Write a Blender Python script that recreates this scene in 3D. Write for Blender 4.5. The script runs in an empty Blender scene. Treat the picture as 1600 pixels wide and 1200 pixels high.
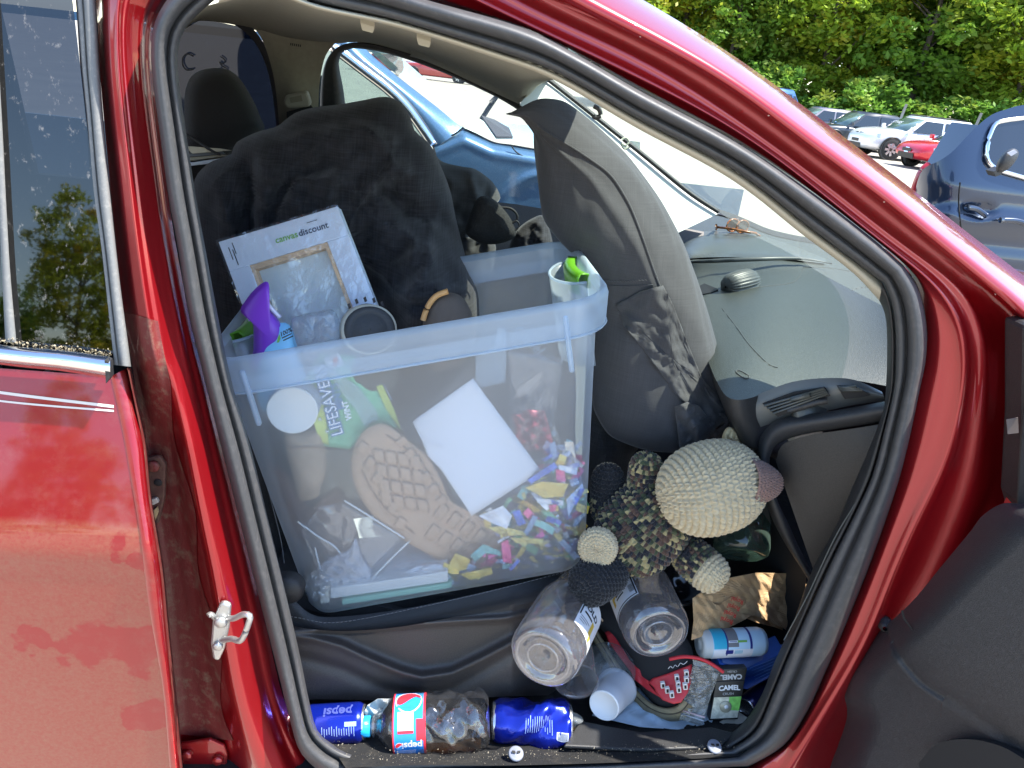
import bpy, math, random
import numpy as np
from mathutils import Vector, Matrix

random.seed(7)
rng = np.random.default_rng(7)
D = bpy.data
SC = bpy.context.scene
COL = SC.collection
PI = math.pi

# ---------------------------------------------------------------- camera, sky, sun, exposure
CAMP = np.array((0.0, -1.0, 1.5))
YAW, PITCH, ROLL, FPX = math.radians(8), math.radians(22.5), math.radians(7.1), 1186.0
FW = np.array([math.sin(YAW)*math.cos(PITCH), math.cos(YAW)*math.cos(PITCH), -math.sin(PITCH)])
_r = np.array([math.cos(YAW), -math.sin(YAW), 0.0])
_u = np.cross(_r, FW)
RT = _r*math.cos(ROLL) + _u*math.sin(ROLL)
UP = -_r*math.sin(ROLL) + _u*math.cos(ROLL)
cam = D.objects.new('camera', D.cameras.new('camera'))
COL.objects.link(cam)
cam.matrix_world = Matrix(((RT[0], UP[0], -FW[0], CAMP[0]), (RT[1], UP[1], -FW[1], CAMP[1]), (RT[2], UP[2], -FW[2], CAMP[2]), (0, 0, 0, 1)))
cam.data.sensor_width = 36.0
cam.data.lens = 36.0*FPX/1600.0
cam.data.clip_start = 0.02
cam.data.clip_end = 2000
SC.camera = cam

SUN = np.array((0.54, -0.12, 1.0)); SUN = SUN/np.linalg.norm(SUN)
world = D.worlds.new('World'); SC.world = world; world.use_nodes = True
wn = world.node_tree.nodes; wn.clear()
sky = wn.new('ShaderNodeTexSky'); sky.sky_type = 'NISHITA'; sky.sun_disc = False
sky.sun_elevation = math.asin(SUN[2]); sky.sun_rotation = math.atan2(SUN[0], SUN[1])
sky.altitude = 100; sky.air_density = 1.0; sky.dust_density = 0.3; sky.ozone_density = 2.2
bg = wn.new('ShaderNodeBackground'); bg.inputs['Strength'].default_value = 0.15
wo = wn.new('ShaderNodeOutputWorld')
world.node_tree.links.new(sky.outputs[0], bg.inputs[0]); world.node_tree.links.new(bg.outputs[0], wo.inputs[0])
sl = D.lights.new('sun', 'SUN'); sl.energy = 3.9; sl.angle = math.radians(0.53); sl.color = (1.0, 0.955, 0.88)
so = D.objects.new('sun', sl); COL.objects.link(so); so.location = (3, -1, 8)
so.rotation_euler = Vector(SUN).to_track_quat('Z', 'Y').to_euler()
SC.view_settings.view_transform = 'Standard'; SC.view_settings.look = 'None'
SC.view_settings.exposure = 1.74; SC.view_settings.gamma = 1.0; SC.view_settings.use_curve_mapping = False
SC.render.engine = 'CYCLES'
SC.cycles.max_bounces = 10; SC.cycles.transparent_max_bounces = 28; SC.cycles.diffuse_bounces = 5
SC.cycles.glossy_bounces = 4; SC.cycles.transmission_bounces = 8; SC.cycles.caustics_reflective = False
SC.cycles.use_denoising = True; SC.cycles.sample_clamp_indirect = 6

# ---------------------------------------------------------------- geometry helpers (world metres)
def ray(x, y):
    return FW + RT*((x-800)/FPX) + UP*((600-y)/FPX)
def P(x, y, Y):
    """where the line of sight through photo point (x, y) meets the upright plane y = Y of the car"""
    d = ray(x, y); return CAMP + d*((Y-CAMP[1])/d[1])
def PZ(x, y, z):
    d = ray(x, y); return CAMP + d*((z-CAMP[2])/d[2])
def PN(x, y, p0, n):
    d = ray(x, y); return CAMP + d*(np.dot(np.asarray(p0)-CAMP, n)/np.dot(d, n))
def unit(v):
    v = np.asarray(v, float); return v/(np.linalg.norm(v)+1e-12)
def cr(pts, n, closed=False, smooth=True):
    """Catmull-Rom through pts, resampled to n points by length"""
    p = np.asarray(pts, float)
    if smooth and len(p) > 2:
        out = []; m = len(p)
        segs = m if closed else m-1
        for i in range(segs):
            if closed: a, b, c, d = p[(i-1) % m], p[i], p[(i+1) % m], p[(i+2) % m]
            else: a, b, c, d = p[max(i-1, 0)], p[i], p[i+1], p[min(i+2, m-1)]
            for t in np.linspace(0, 1, 10, endpoint=False):
                out.append(0.5*((2*b)+(c-a)*t+(2*a-5*b+4*c-d)*t*t+(3*b-a-3*c+d)*t**3))
        out.append(p[0] if closed else p[-1]); p = np.array(out)
    elif closed: p = np.vstack([p, p[:1]])
    L = np.concatenate([[0], np.cumsum(np.linalg.norm(np.diff(p, axis=0), axis=1))])
    s = np.linspace(0, L[-1], n+1 if closed else n)
    if closed: s = s[:-1]
    return np.stack([np.interp(s, L, p[:, k]) for k in range(p.shape[1])], 1)

def wloc(o):
    v = Vector((0, 0, 0))
    while o is not None: v = v + o.location; o = o.parent
    return v
def link(name, me, parent=None, kind=None, label=None):
    o = D.objects.new(name, me); COL.objects.link(o)
    if parent is not None: o.parent = parent; o.location = -wloc(parent)
    if kind: o['kind'] = kind
    if label: o['label'] = label
    return o
def tag(o, label, cat, group=None):
    o['label'] = label; o['category'] = cat
    if group: o['group'] = group
    return o
def thing(name, label, cat, loc=(0, 0, 0), group=None):
    o = D.objects.new(name, None); COL.objects.link(o); o.empty_display_size = 0.05
    o.location = [float(q) for q in loc]
    return tag(o, label, cat, group)
def mk(name, v, f, mat, parent=None, smooth=True, kind=None, label=None, mats=None, mi=None, col=None):
    me = D.meshes.new(name)
    me.from_pydata([tuple(map(float, q)) for q in v], [], [tuple(map(int, q)) for q in f])
    for m in (mats or [mat]): me.materials.append(m)
    if mi is not None: me.polygons.foreach_set('material_index', mi)
    if smooth: me.polygons.foreach_set('use_smooth', [True]*len(me.polygons))
    if col is not None:
        ca = me.color_attributes.new('tint', 'FLOAT_COLOR', 'POINT')
        c4 = np.ones((len(v), 4)); c4[:, :3] = col; ca.data.foreach_set('color', c4.ravel())
    me.update()
    return link(name, me, parent, kind, label)
def gridf(nu, nv, cu=False, cv=False, off=0):
    f = []
    for i in range(nu if cu else nu-1):
        for j in range(nv if cv else nv-1):
            i2, j2 = (i+1) % nu, (j+1) % nv
            f.append((off+i*nv+j, off+i2*nv+j, off+i2*nv+j2, off+i*nv+j2))
    return f
def grid(name, pts, mat, parent=None, cu=False, cv=False, thick=0, **k):
    """pts[nu][nv] -> surface; thick gives it a back"""
    a = np.asarray(pts, float); nu, nv = a.shape[:2]
    o = mk(name, a.reshape(-1, 3), gridf(nu, nv, cu, cv), mat, parent, **k)
    if thick:
        m = o.modifiers.new('thickness', 'SOLIDIFY'); m.thickness = thick; m.offset = 0
    return o
def hgrid(name, A, B, nu, nv, fn, mat, parent=None, smooth_a=True, **k):
    """between photo curves A and B; fn(px, py, u, v) gives the 3-D point"""
    a, b = cr(A, nu, smooth=smooth_a), cr(B, nu, smooth=smooth_a)
    pts = []
    for i in range(nu):
        row = []
        for j in range(nv):
            v = j/(nv-1); q = a[i]*(1-v)+b[i]*v
            row.append(fn(q[0], q[1], i/(nu-1), v))
        pts.append(row)
    return grid(name, pts, mat, parent, **k)
def band(name, As, Bs, prof, ns, mat, parent=None, pr=P, closed=False, **k):
    """As/Bs: lists of matching photo curves; prof: (t, depth) across"""
    a = []; b = []
    for A, B, n in zip(As, Bs, ns):
        ca, cb = cr(A, n), cr(B, n)
        if a: ca, cb = ca[1:], cb[1:]
        a += list(ca); b += list(cb)
    if closed: a, b = a[:-1], b[:-1]
    pts = [[pr(*(p*(1-t)+q*t), d) for t, d in prof] for p, q in zip(a, b)]
    return grid(name, pts, mat, parent, cu=closed, **k)
def frame(w, hint=(0, 0, 1)):
    w = unit(w); h = np.asarray(hint, float)
    if abs(np.dot(w, unit(h))) > 0.95: h = np.array((1.0, 0, 0))
    u = unit(np.cross(h, w)); return u, np.cross(w, u), w
def lathe(name, A, W, prof, mat, parent=None, n=40, hint=(0, 0, 1), wob=None, arc=None, **k):
    """prof: (height along W from A, radius); arc=(a0,a1) for part of a turn"""
    u, v, w = frame(W, hint); A = np.asarray(A, float)
    ang = np.linspace(arc[0], arc[1], n) if arc else np.linspace(0, 2*PI, n, endpoint=False)
    pts = []
    for h, r in prof:
        row = []
        for a in ang:
            rr = r*(1+(wob(h, a) if wob else 0))
            row.append(A+w*h+(u*math.cos(a)+v*math.sin(a))*rr)
        pts.append(row)
    return grid(name, pts, mat, parent, cv=not arc, **k)
def tube(name, path, r, mat, parent=None, n=10, closed=False, **k):
    p = np.asarray(path, float); m = len(p); pts = []
    rr = r if hasattr(r, '__len__') else [r]*m
    for i in range(m):
        t = unit(p[(i+1) % m]-p[i-1]) if closed else unit(p[min(i+1, m-1)]-p[max(i-1, 0)])
        u, v, w = frame(t)
        pts.append([p[i]+(u*math.cos(a)+v*math.sin(a))*rr[i] for a in np.linspace(0, 2*PI, n, endpoint=False)])
    v = np.array(pts).reshape(-1, 3); f = gridf(m, n, closed, True)
    if not closed: f += [tuple(range(n))[::-1], tuple((m-1)*n+i for i in range(n))]
    return mk(name, v, f, mat, parent, **k)
def box(name, o, ex, ey, ez, mat, parent=None, bev=0.0, seg=2, **k):
    """box with corner o and edge vectors"""
    o, ex, ey, ez = [np.asarray(q, float) for q in (o, ex, ey, ez)]
    v = [o+ex*i+ey*j+ez*kk for i in (0, 1) for j in (0, 1) for kk in (0, 1)]
    f = [(0, 1, 3, 2), (4, 6, 7, 5), (0, 4, 5, 1), (2, 3, 7, 6), (0, 2, 6, 4), (1, 5, 7, 3)]
    ob = mk(name, v, f, mat, parent, smooth=False, **k)
    if bev:
        m = ob.modifiers.new('bevel', 'BEVEL'); m.width = bev; m.segments = seg
    return ob
def slab(name, poly, nrm, th, mat, parent=None, bev=0.0, **k):
    """polygon (3-D points) given thickness along nrm"""
    p = np.asarray(poly, float); n = len(p); q = p+np.asarray(nrm)*th
    f = [tuple(range(n)), tuple(range(2*n-1, n-1, -1))]+[(i, i+n, (i+1) % n+n, (i+1) % n) for i in range(n)]
    ob = mk(name, np.vstack([p, q]), f, mat, parent, smooth=False, **k)
    if bev:
        m = ob.modifiers.new('bevel', 'BEVEL'); m.width = bev; m.segments = 2; m.limit_method = 'ANGLE'
    return ob
def fbm(x, y, s=0.0):
    """cheap smooth noise for wrinkles"""
    return (np.sin(x*1.7+1.3*np.sin(y*1.1+s)+s)+np.sin(y*2.3+1.7*np.sin(x*1.3+s*2))+0.5*np.sin(x*4.1+y*3.3+2*np.sin(y*2.7+s)))/2.5
def cushion(name, px, Y, thick, mat, parent=None, n=96, rings=26, wr=0.0, wf=10.0, power=0.5, ctr=None, fold=None, yf=None, **k):
    """soft body: photo outline at depth Y, rounded towards the viewer and away by thick"""
    o = cr(px, n, closed=True); c = np.mean(o, 0) if ctr is None else np.asarray(ctr, float)
    V = []; s0 = rng.random()*6
    for side in (1, -1):
        for r in range(rings):
            s = 1-r/(rings-1)
            for q in o:
                p = c+(q-c)*s
                hgt = thick*(1-s**2.6)**power
                w = wr*fbm(p[0]/100*wf, p[1]/100*wf, s0)*min(1, 3*(1-s)) if wr else 0
                if fold and side == 1: w += fold(p[0], p[1])*min(1, 4*(1-s))
                V.append(P(p[0], p[1], (yf(p[0], p[1]) if yf else Y)-side*(hgt*(1 if side == 1 else 0.8)+w)))
    f = gridf(rings, n, False, True)
    f += [q[::-1] for q in gridf(rings, n, False, True, rings*n)]
    return mk(name, V, f, mat, parent, **k)
def text(name, body, fn, mat, parent=None, size=1.0, bold=0.0, align='CENTER', shear=0.0, **k):
    """flat print: glyph outline points (x, y) mapped into place by fn"""
    cu = D.curves.new('lettering', 'FONT'); cu.body = body; cu.size = size; cu.align_x = align; cu.align_y = 'CENTER'
    cu.offset = bold; cu.shear = shear; cu.resolution_u = 3
    t = D.objects.new('lettering', cu); COL.objects.link(t)
    me = D.meshes.new_from_object(t.evaluated_get(bpy.context.evaluated_depsgraph_get()))
    D.objects.remove(t); D.curves.remove(cu)
    v = [fn(q.co.x, q.co.y) for q in me.vertices]; f = [tuple(p.vertices) for p in me.polygons]
    D.meshes.remove(me)
    return mk(name, v, f, mat, parent, smooth=False, **k)
def flat(o, ux, uy, lift=0.0):
    o = np.asarray(o, float); ux = np.asarray(ux, float); uy = np.asarray(uy, float)
    n = unit(np.cross(ux, uy))
    return lambda x, y: o+ux*x+uy*y+n*lift

# ---------------------------------------------------------------- materials
def M(name, col, rough=0.5, metal=0.0, coat=0.0, var=0.0, vs=6.0, bump=0.0, bs=200.0, col2=None, spec=0.5, attr=False,
      sheen=0.0, trans=0.0, stretch=None, emit=None, dust=0.0, dustcol=(0.45, 0.40, 0.33), ds=40.0, dz=None):
    m = D.materials.new(name); m.use_nodes = True; nt = m.node_tree; N = nt.nodes; L = nt.links
    b = N['Principled BSDF']; b.inputs['Roughness'].default_value = rough; b.inputs['Metallic'].default_value = metal
    b.inputs['Coat Weight'].default_value = coat; b.inputs['Coat IOR'].default_value = 1.52; b.inputs['Coat Roughness'].default_value = 0.04
    b.inputs['Specular IOR Level'].default_value = spec
    if sheen: b.inputs['Sheen Weight'].default_value = sheen; b.inputs['Sheen Roughness'].default_value = 0.4
    b.inputs['Base Color'].default_value = (*col, 1)
    tc = N.new('ShaderNodeTexCoord'); src = tc.outputs['Object']
    if stretch:
        mp = N.new('ShaderNodeMapping'); mp.inputs['Scale'].default_value = stretch; L.new(src, mp.inputs[0]); src = mp.outputs[0]
    out = None
    if attr:
        a = N.new('ShaderNodeAttribute'); a.attribute_name = 'tint'; out = a.outputs['Color']
    if var or col2:
        nz = N.new('ShaderNodeTexNoise'); nz.inputs['Scale'].default_value = vs; nz.inputs['Detail'].default_value = 6; L.new(src, nz.inputs[0])
        mx = N.new('ShaderNodeMix'); mx.data_type = 'RGBA'
        rp = N.new('ShaderNodeMapRange'); rp.inputs[1].default_value = 0.3; rp.inputs[2].default_value = 0.7; L.new(nz.outputs[0], rp.inputs[0]); L.new(rp.outputs[0], mx.inputs[0])
        c2 = col2 or tuple(min(1, q*(1+var)) for q in col); c1 = col if col2 else tuple(q*(1-var) for q in col)
        mx.inputs[6].default_value = (*c1, 1); mx.inputs[7].default_value = (*c2, 1)
        if out is not None:
            ml = N.new('ShaderNodeMix'); ml.data_type = 'RGBA'; ml.blend_type = 'MULTIPLY'; ml.inputs[0].default_value = 1
            L.new(out, ml.inputs[6]); L.new(mx.outputs[2], ml.inputs[7]); out = ml.outputs[2]
        else: out = mx.outputs[2]
    if dust:
        nz = N.new('ShaderNodeTexNoise'); nz.inputs['Scale'].default_value = ds; nz.inputs['Detail'].default_value = 10; nz.inputs['Roughness'].default_value = 0.75; L.new(src, nz.inputs[0])
        rp = N.new('ShaderNodeMapRange'); rp.inputs[1].default_value = 0.5; rp.inputs[2].default_value = 0.75; rp.inputs[4].default_value = dust; L.new(nz.outputs[0], rp.inputs[0])
        fac = rp.outputs[0]
        mx = N.new('ShaderNodeMix'); mx.data_type = 'RGBA'; L.new(fac, mx.inputs[0])
        if out is not None: L.new(out, mx.inputs[6])
        else: mx.inputs[6].default_value = (*col, 1)
        mx.inputs[7].default_value = (*dustcol, 1); out = mx.outputs[2]
        rr = N.new('ShaderNodeMapRange'); rr.inputs[3].default_value = rough; rr.inputs[4].default_value = 0.85; L.new(fac, rr.inputs[0]); L.new(rr.outputs[0], b.inputs['Roughness'])
    if out is not None: L.new(out, b.inputs['Base Color'])
    if bump:
        nz = N.new('ShaderNodeTexNoise'); nz.inputs['Scale'].default_value = bs; nz.inputs['Detail'].default_value = 4; L.new(src, nz.inputs[0])
        bp = N.new('ShaderNodeBump'); bp.inputs['Strength'].default_value = bump; bp.inputs['Distance'].default_value = 0.002
        L.new(nz.outputs[0], bp.inputs['Height']); L.new(bp.outputs[0], b.inputs['Normal'])
    if trans:
        o = N['Material Output']; tr = N.new('ShaderNodeBsdfTranslucent'); ms = N.new('ShaderNodeMixShader'); ms.inputs[0].default_value = trans
        if out is not None: L.new(out, tr.inputs[0])
        else: tr.inputs[0].default_value = (*col, 1)
        L.new(b.outputs[0], ms.inputs[1]); L.new(tr.outputs[0], ms.inputs[2]); L.new(ms.outputs[0], o.inputs[0])
    return m
def weave(m, scale=900.0, strength=0.25, lo=.72, hi=1.5):
    """woven thread relief"""
    nt = m.node_tree; N = nt.nodes; L = nt.links; b = N['Principled BSDF']
    tc = N.new('ShaderNodeTexCoord'); hs = []
    for d, st in (('X', (scale, 14, 14)), ('Z', (14, 14, scale))):
        mp = N.new('ShaderNodeMapping'); mp.inputs['Scale'].default_value = st; L.new(tc.outputs['Object'], mp.inputs[0])
        nz = N.new('ShaderNodeTexNoise'); nz.inputs['Scale'].default_value = 1; nz.inputs['Detail'].default_value = 2; L.new(mp.outputs[0], nz.inputs[0]); hs.append(nz.outputs[0])
    ad = N.new('ShaderNodeMath'); ad.operation = 'ADD'; L.new(hs[0], ad.inputs[0]); L.new(hs[1], ad.inputs[1])
    bp = N.new('ShaderNodeBump'); bp.inputs['Strength'].default_value = strength; bp.inputs['Distance'].default_value = 0.001
    L.new(ad.outputs[0], bp.inputs['Height']); L.new(bp.outputs[0], b.inputs['Normal'])
    src = b.inputs['Base Color'].links[0].from_socket if b.inputs['Base Color'].links else None
    rp = N.new('ShaderNodeMapRange'); rp.inputs[1].default_value = 0.75; rp.inputs[2].default_value = 1.3; rp.inputs[3].default_value = lo; rp.inputs[4].default_value = hi; L.new(ad.outputs[0], rp.inputs[0])
    ml = N.new('ShaderNodeMix'); ml.data_type = 'RGBA'; ml.blend_type = 'MULTIPLY'; ml.inputs[0].default_value = 1
    if src: L.new(src, ml.inputs[6])
    else: ml.inputs[6].default_value = b.inputs['Base Color'].default_value
    L.new(rp.outputs[0], ml.inputs[7]); L.new(ml.outputs[2], b.inputs['Base Color'])
    return m
def film(name, tint=(0.95, 0.97, 1.0), haze=0.0, hazecol=(0.8, 0.85, 0.9), rough=0.04, refl=0.06, edge=0.5, dust=0.0, ds=60.0, dustcol=(0.5, 0.47, 0.4), bump=0.0, bs=30.0, trl=0.5, stretch=None, dlo=.55, dhi=.72):
    """clear sheet: glass, film or thin plastic: see-through + mirror at grazing angles + cloudiness + dust"""
    m = D.materials.new(name); m.use_nodes = True; nt = m.node_tree; N = nt.nodes; L = nt.links
    N.remove(N['Principled BSDF']); o = N['Material Output']
    tr = N.new('ShaderNodeBsdfTransparent'); tr.inputs[0].default_value = (*tint, 1)
    gl = N.new('ShaderNodeBsdfGlossy'); gl.inputs['Roughness'].default_value = rough
    lw = N.new('ShaderNodeLayerWeight'); lw.inputs['Blend'].default_value = 0.5
    pw = N.new('ShaderNodeMath'); pw.operation = 'POWER'; pw.inputs[1].default_value = 3.0; L.new(lw.outputs['Facing'], pw.inputs[0])
    mr = N.new('ShaderNodeMapRange'); mr.inputs[3].default_value = refl; mr.inputs[4].default_value = edge; L.new(pw.outputs[0], mr.inputs[0])
    ms = N.new('ShaderNodeMixShader'); L.new(mr.outputs[0], ms.inputs[0]); L.new(tr.outputs[0], ms.inputs[1]); L.new(gl.outputs[0], ms.inputs[2])
    cur = ms.outputs[0]
    tc = N.new('ShaderNodeTexCoord'); src = tc.outputs['Object']
    if stretch:
        mp = N.new('ShaderNodeMapping'); mp.inputs['Scale'].default_value = stretch; L.new(src, mp.inputs[0]); src = mp.outputs[0]
    def cloud(colr):
        df = N.new('ShaderNodeBsdfDiffuse'); df.inputs[0].default_value = (*colr, 1)
        tl = N.new('ShaderNodeBsdfTranslucent'); tl.inputs[0].default_value = (*colr, 1)
        mm = N.new('ShaderNodeMixShader'); mm.inputs[0].default_value = trl; L.new(df.outputs[0], mm.inputs[1]); L.new(tl.outputs[0], mm.inputs[2]); return mm.outputs[0]
    if haze:
        m2 = N.new('ShaderNodeMixShader')
        hz = N.new('ShaderNodeMapRange'); hz.inputs[3].default_value = haze; hz.inputs[4].default_value = min(1, haze*1.8); L.new(pw.outputs[0], hz.inputs[0]); L.new(hz.outputs[0], m2.inputs[0])
        L.new(cur, m2.inputs[1]); L.new(cloud(hazecol), m2.inputs[2]); cur = m2.outputs[0]
    if dust:
        nz = N.new('ShaderNodeTexNoise'); nz.inputs['Scale'].default_value = ds; nz.inputs['Detail'].default_value = 9; nz.inputs['Roughness'].default_value = 0.7; L.new(src, nz.inputs[0])
        rp = N.new('ShaderNodeMapRange'); rp.inputs[1].default_value = dlo; rp.inputs[2].default_value = dhi; rp.inputs[4].default_value = dust; L.new(nz.outputs[0], rp.inputs[0])
        m3 = N.new('ShaderNodeMixShader'); L.new(rp.outputs[0], m3.inputs[0]); L.new(cur, m3.inputs[1]); L.new(cloud(dustcol), m3.inputs[2]); cur = m3.outputs[0]
    if bump:
        nz = N.new('ShaderNodeTexNoise'); nz.inputs['Scale'].default_value = bs; nz.inputs['Detail'].default_value = 3; L.new(src, nz.inputs[0])
        bp = N.new('ShaderNodeBump'); bp.inputs['Strength'].default_value = bump; bp.inputs['Distance'].default_value = 0.01; L.new(nz.outputs[0], bp.inputs['Height']); L.new(bp.outputs[0], gl.inputs['Normal'])
    L.new(cur, o.inputs[0])
    return m
RED = M('red_metallic_paint', (0.34, 0.005, 0.010), 0.34, 0.55, 1.0, var=0.12, vs=2500, bump=0.03, bs=900)
REDD = M('dusty_red_paint', (0.33, 0.005, 0.010), 0.34, 0.55, 1.0, var=0.12, vs=2500, dust=0.30, ds=26, dustcol=(0.30, 0.20, 0.15))
DIRT = M('grimy_red_paint', (0.15, 0.018, 0.016), 0.6, 0.0, 0.1, dust=1.0, ds=38, dustcol=(0.21, 0.145, 0.09), bump=0.3, bs=400)
SEAL = M('black_rubber', (0.055, 0.055, 0.057), 0.5, bump=0.12, bs=600, dust=0.5, ds=90, dustcol=(0.14, 0.13, 0.125))
SEAL2 = M('weathered_grey_rubber', (0.17, 0.17, 0.165), 0.65, dust=0.6, ds=120, dustcol=(0.36, 0.34, 0.30))
BLKP = M('black_grained_plastic', (0.024, 0.024, 0.025), 0.48, bump=0.35, bs=700, var=.3, vs=420)
BRNP = M('charcoal_grained_plastic', (0.062, 0.053, 0.047), 0.5, bump=0.35, bs=900, var=0.28, vs=420)
DASHM = M('grey_grained_vinyl', (0.046, 0.052, 0.045), 0.45, bump=0.55, bs=500, var=0.30, vs=380)
DASH2 = M('smooth_grey_plastic', (0.070, 0.075, 0.069), 0.38, bump=0.15, bs=900)
CARPET = M('black_carpet', (0.013, 0.013, 0.013), 0.95, bump=1.0, bs=900, var=.5, vs=500, dust=0.35, ds=18, dustcol=(0.13, 0.11, 0.085))
HEAD = M('beige_headliner_cloth', (0.36, 0.335, 0.26), 0.9, bump=0.4, bs=1200, var=0.06, vs=90)
TAN = M('tan_trim_plastic', (0.46, 0.42, 0.33), 0.6)
PALE = M('pale_pillar_plastic', (0.50, 0.50, 0.45), 0.55, bump=0.1, bs=800)
CHROME = M('polished_metal', (0.75, 0.76, 0.78), 0.12, 1.0)
STEEL = M('galvanised_steel', (0.55, 0.55, 0.53), 0.42, 0.85, bump=0.3, bs=500)
BLACK = M('black_matte', (0.010, 0.010, 0.011), 0.7)
WHITE = M('white_plastic', (0.72, 0.73, 0.74), 0.4)
PAPER = M('white_paper', (0.80, 0.81, 0.84), 0.75, trans=0.15)
STRIPE = M('cream_pinstripe_tape', (0.72, 0.62, 0.55), 0.4)
GREYP = M('pale_grey_plastic', (0.42, 0.43, 0.47), 0.45)
SEATC = M('black_seat_cloth', (0.016, 0.015, 0.015), 0.9, bump=0.6, bs=800, sheen=0.25)
INK = M('black_print', (0.015, 0.015, 0.02), 0.6)

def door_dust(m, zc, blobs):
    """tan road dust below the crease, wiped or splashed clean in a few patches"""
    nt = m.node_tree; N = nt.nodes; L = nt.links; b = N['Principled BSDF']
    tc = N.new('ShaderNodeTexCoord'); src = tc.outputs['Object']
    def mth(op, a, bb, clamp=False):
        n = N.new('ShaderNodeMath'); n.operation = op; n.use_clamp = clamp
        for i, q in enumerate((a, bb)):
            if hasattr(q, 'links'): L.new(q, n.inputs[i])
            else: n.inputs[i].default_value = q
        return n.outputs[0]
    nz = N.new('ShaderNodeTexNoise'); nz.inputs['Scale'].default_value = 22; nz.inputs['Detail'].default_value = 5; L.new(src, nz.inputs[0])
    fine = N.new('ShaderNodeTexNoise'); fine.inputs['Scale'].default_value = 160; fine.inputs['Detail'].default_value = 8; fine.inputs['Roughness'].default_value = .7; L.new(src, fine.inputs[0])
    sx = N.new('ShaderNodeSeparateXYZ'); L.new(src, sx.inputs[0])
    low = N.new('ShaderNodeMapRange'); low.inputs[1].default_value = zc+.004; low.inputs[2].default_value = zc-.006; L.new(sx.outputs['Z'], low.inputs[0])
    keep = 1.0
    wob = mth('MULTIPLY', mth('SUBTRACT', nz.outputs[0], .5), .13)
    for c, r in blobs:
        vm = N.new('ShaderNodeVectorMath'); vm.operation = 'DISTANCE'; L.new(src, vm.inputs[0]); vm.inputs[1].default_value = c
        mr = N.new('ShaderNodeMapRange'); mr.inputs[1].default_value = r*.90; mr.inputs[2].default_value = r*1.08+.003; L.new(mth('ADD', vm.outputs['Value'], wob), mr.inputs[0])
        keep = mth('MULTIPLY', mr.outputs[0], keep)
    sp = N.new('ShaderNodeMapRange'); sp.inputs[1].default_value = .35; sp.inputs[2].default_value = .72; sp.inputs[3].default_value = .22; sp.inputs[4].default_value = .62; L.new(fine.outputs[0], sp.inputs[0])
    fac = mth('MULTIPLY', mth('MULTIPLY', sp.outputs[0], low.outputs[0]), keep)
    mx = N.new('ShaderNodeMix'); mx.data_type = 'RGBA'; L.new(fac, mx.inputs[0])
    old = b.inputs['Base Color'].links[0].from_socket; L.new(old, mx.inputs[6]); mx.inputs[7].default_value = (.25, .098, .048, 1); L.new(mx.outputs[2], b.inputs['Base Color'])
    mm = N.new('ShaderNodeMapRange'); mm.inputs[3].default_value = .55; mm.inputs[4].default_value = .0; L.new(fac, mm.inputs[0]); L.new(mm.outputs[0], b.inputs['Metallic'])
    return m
# ---------------------------------------------------------------- ground
GROUND = M('pale_gravelly_asphalt', (0.37, 0.335, 0.275), 0.9, col2=(0.30, 0.27, 0.225), vs=0.8, bump=0.6, bs=60)
mk('ground', [(-400, -400, 0), (400, -400, 0), (400, 400, 0), (-400, 400, 0)], [(0, 1, 2, 3)], GROUND, smooth=False, kind='structure')

# ---------------------------------------------------------------- the red car the photo looks into
car = thing('parked_car', 'dark red car filling the picture, its front passenger door open on a cluttered cabin', 'car', (0.6, 0.75, 0))
def part(name): # an Empty would hide a part's own shape, so parts are always meshes
    pass
SEALO = [[(540, 1240), (492, 1200), (467, 1171), (452, 1121), (433, 1046), (396, 900), (367, 783), (346, 700), (317, 583), (293, 483), (277, 383), (262, 300), (250, 212), (240, 137), (236, 87), (240, 40), (262, -2), (300, -36)],
         [(300, -36), (420, -62), (560, -35), (669, 0), (812, 41), (906, 87), (1000, 141), (1150, 221), (1262, 296), (1356, 367), (1412, 415)],
         [(1412, 415), (1437, 455), (1448, 510), (1447, 560), (1437, 610), (1420, 690), (1400, 765), (1360, 880), (1320, 980), (1290, 1050), (1260, 1115), (1225, 1165), (1170, 1198)],
         [(1170, 1198), (1000, 1206), (800, 1215), (540, 1240)]]
SEALI = [[(600, 1187), (546, 1175), (521, 1163), (496, 1141), (484, 1100), (467, 1017), (442, 908), (417, 804), (392, 700), (363, 600), (343, 507), (323, 400), (305, 300), (290, 200), (279, 120), (279, 75), (295, 37), (345, -8)],
         [(345, -8), (420, -18), (500, 8), (625, 35), (781, 82), (875, 117), (1000, 188), (1150, 268), (1262, 354), (1337, 410), (1379, 442)],
         [(1379, 442), (1390, 470), (1396, 510), (1397, 560), (1394, 610), (1378, 680), (1362, 740), (1340, 790), (1300, 870), (1265, 945), (1230, 1025), (1205, 1085), (1180, 1140), (1140, 1170)],
         [(1140, 1170), (1000, 1178), (800, 1186), (600, 1187)]]
NS = [90, 70, 70, 40]
seal = band('door_seal', SEALO, SEALI, [(0, .03), (.03, .005), (.10, -.008), (.24, -.017), (.40, -.015), (.54, -.004), (.60, .014), (.64, .016), (.68, .004), (.80, .002), (.92, .012), (1, .05)], NS, SEAL, car, closed=True, pr=lambda x, y, d: P(x, y, d+.040*float(np.clip((700-x)/250, 0, 1))*float(np.clip((1190-y)/150, 0, 1))))

# body shell that closes the cabin (roof, floor, far side, tail)
V0 = lambda *a: np.array(a, float)
def smooth_sheet(name, rows, mat, th=0.012, parent=car, **k):
    n = max(len(r) for r in rows)
    return grid(name, [cr(r, 24) for r in rows], mat, parent, thick=th, **k)
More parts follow.
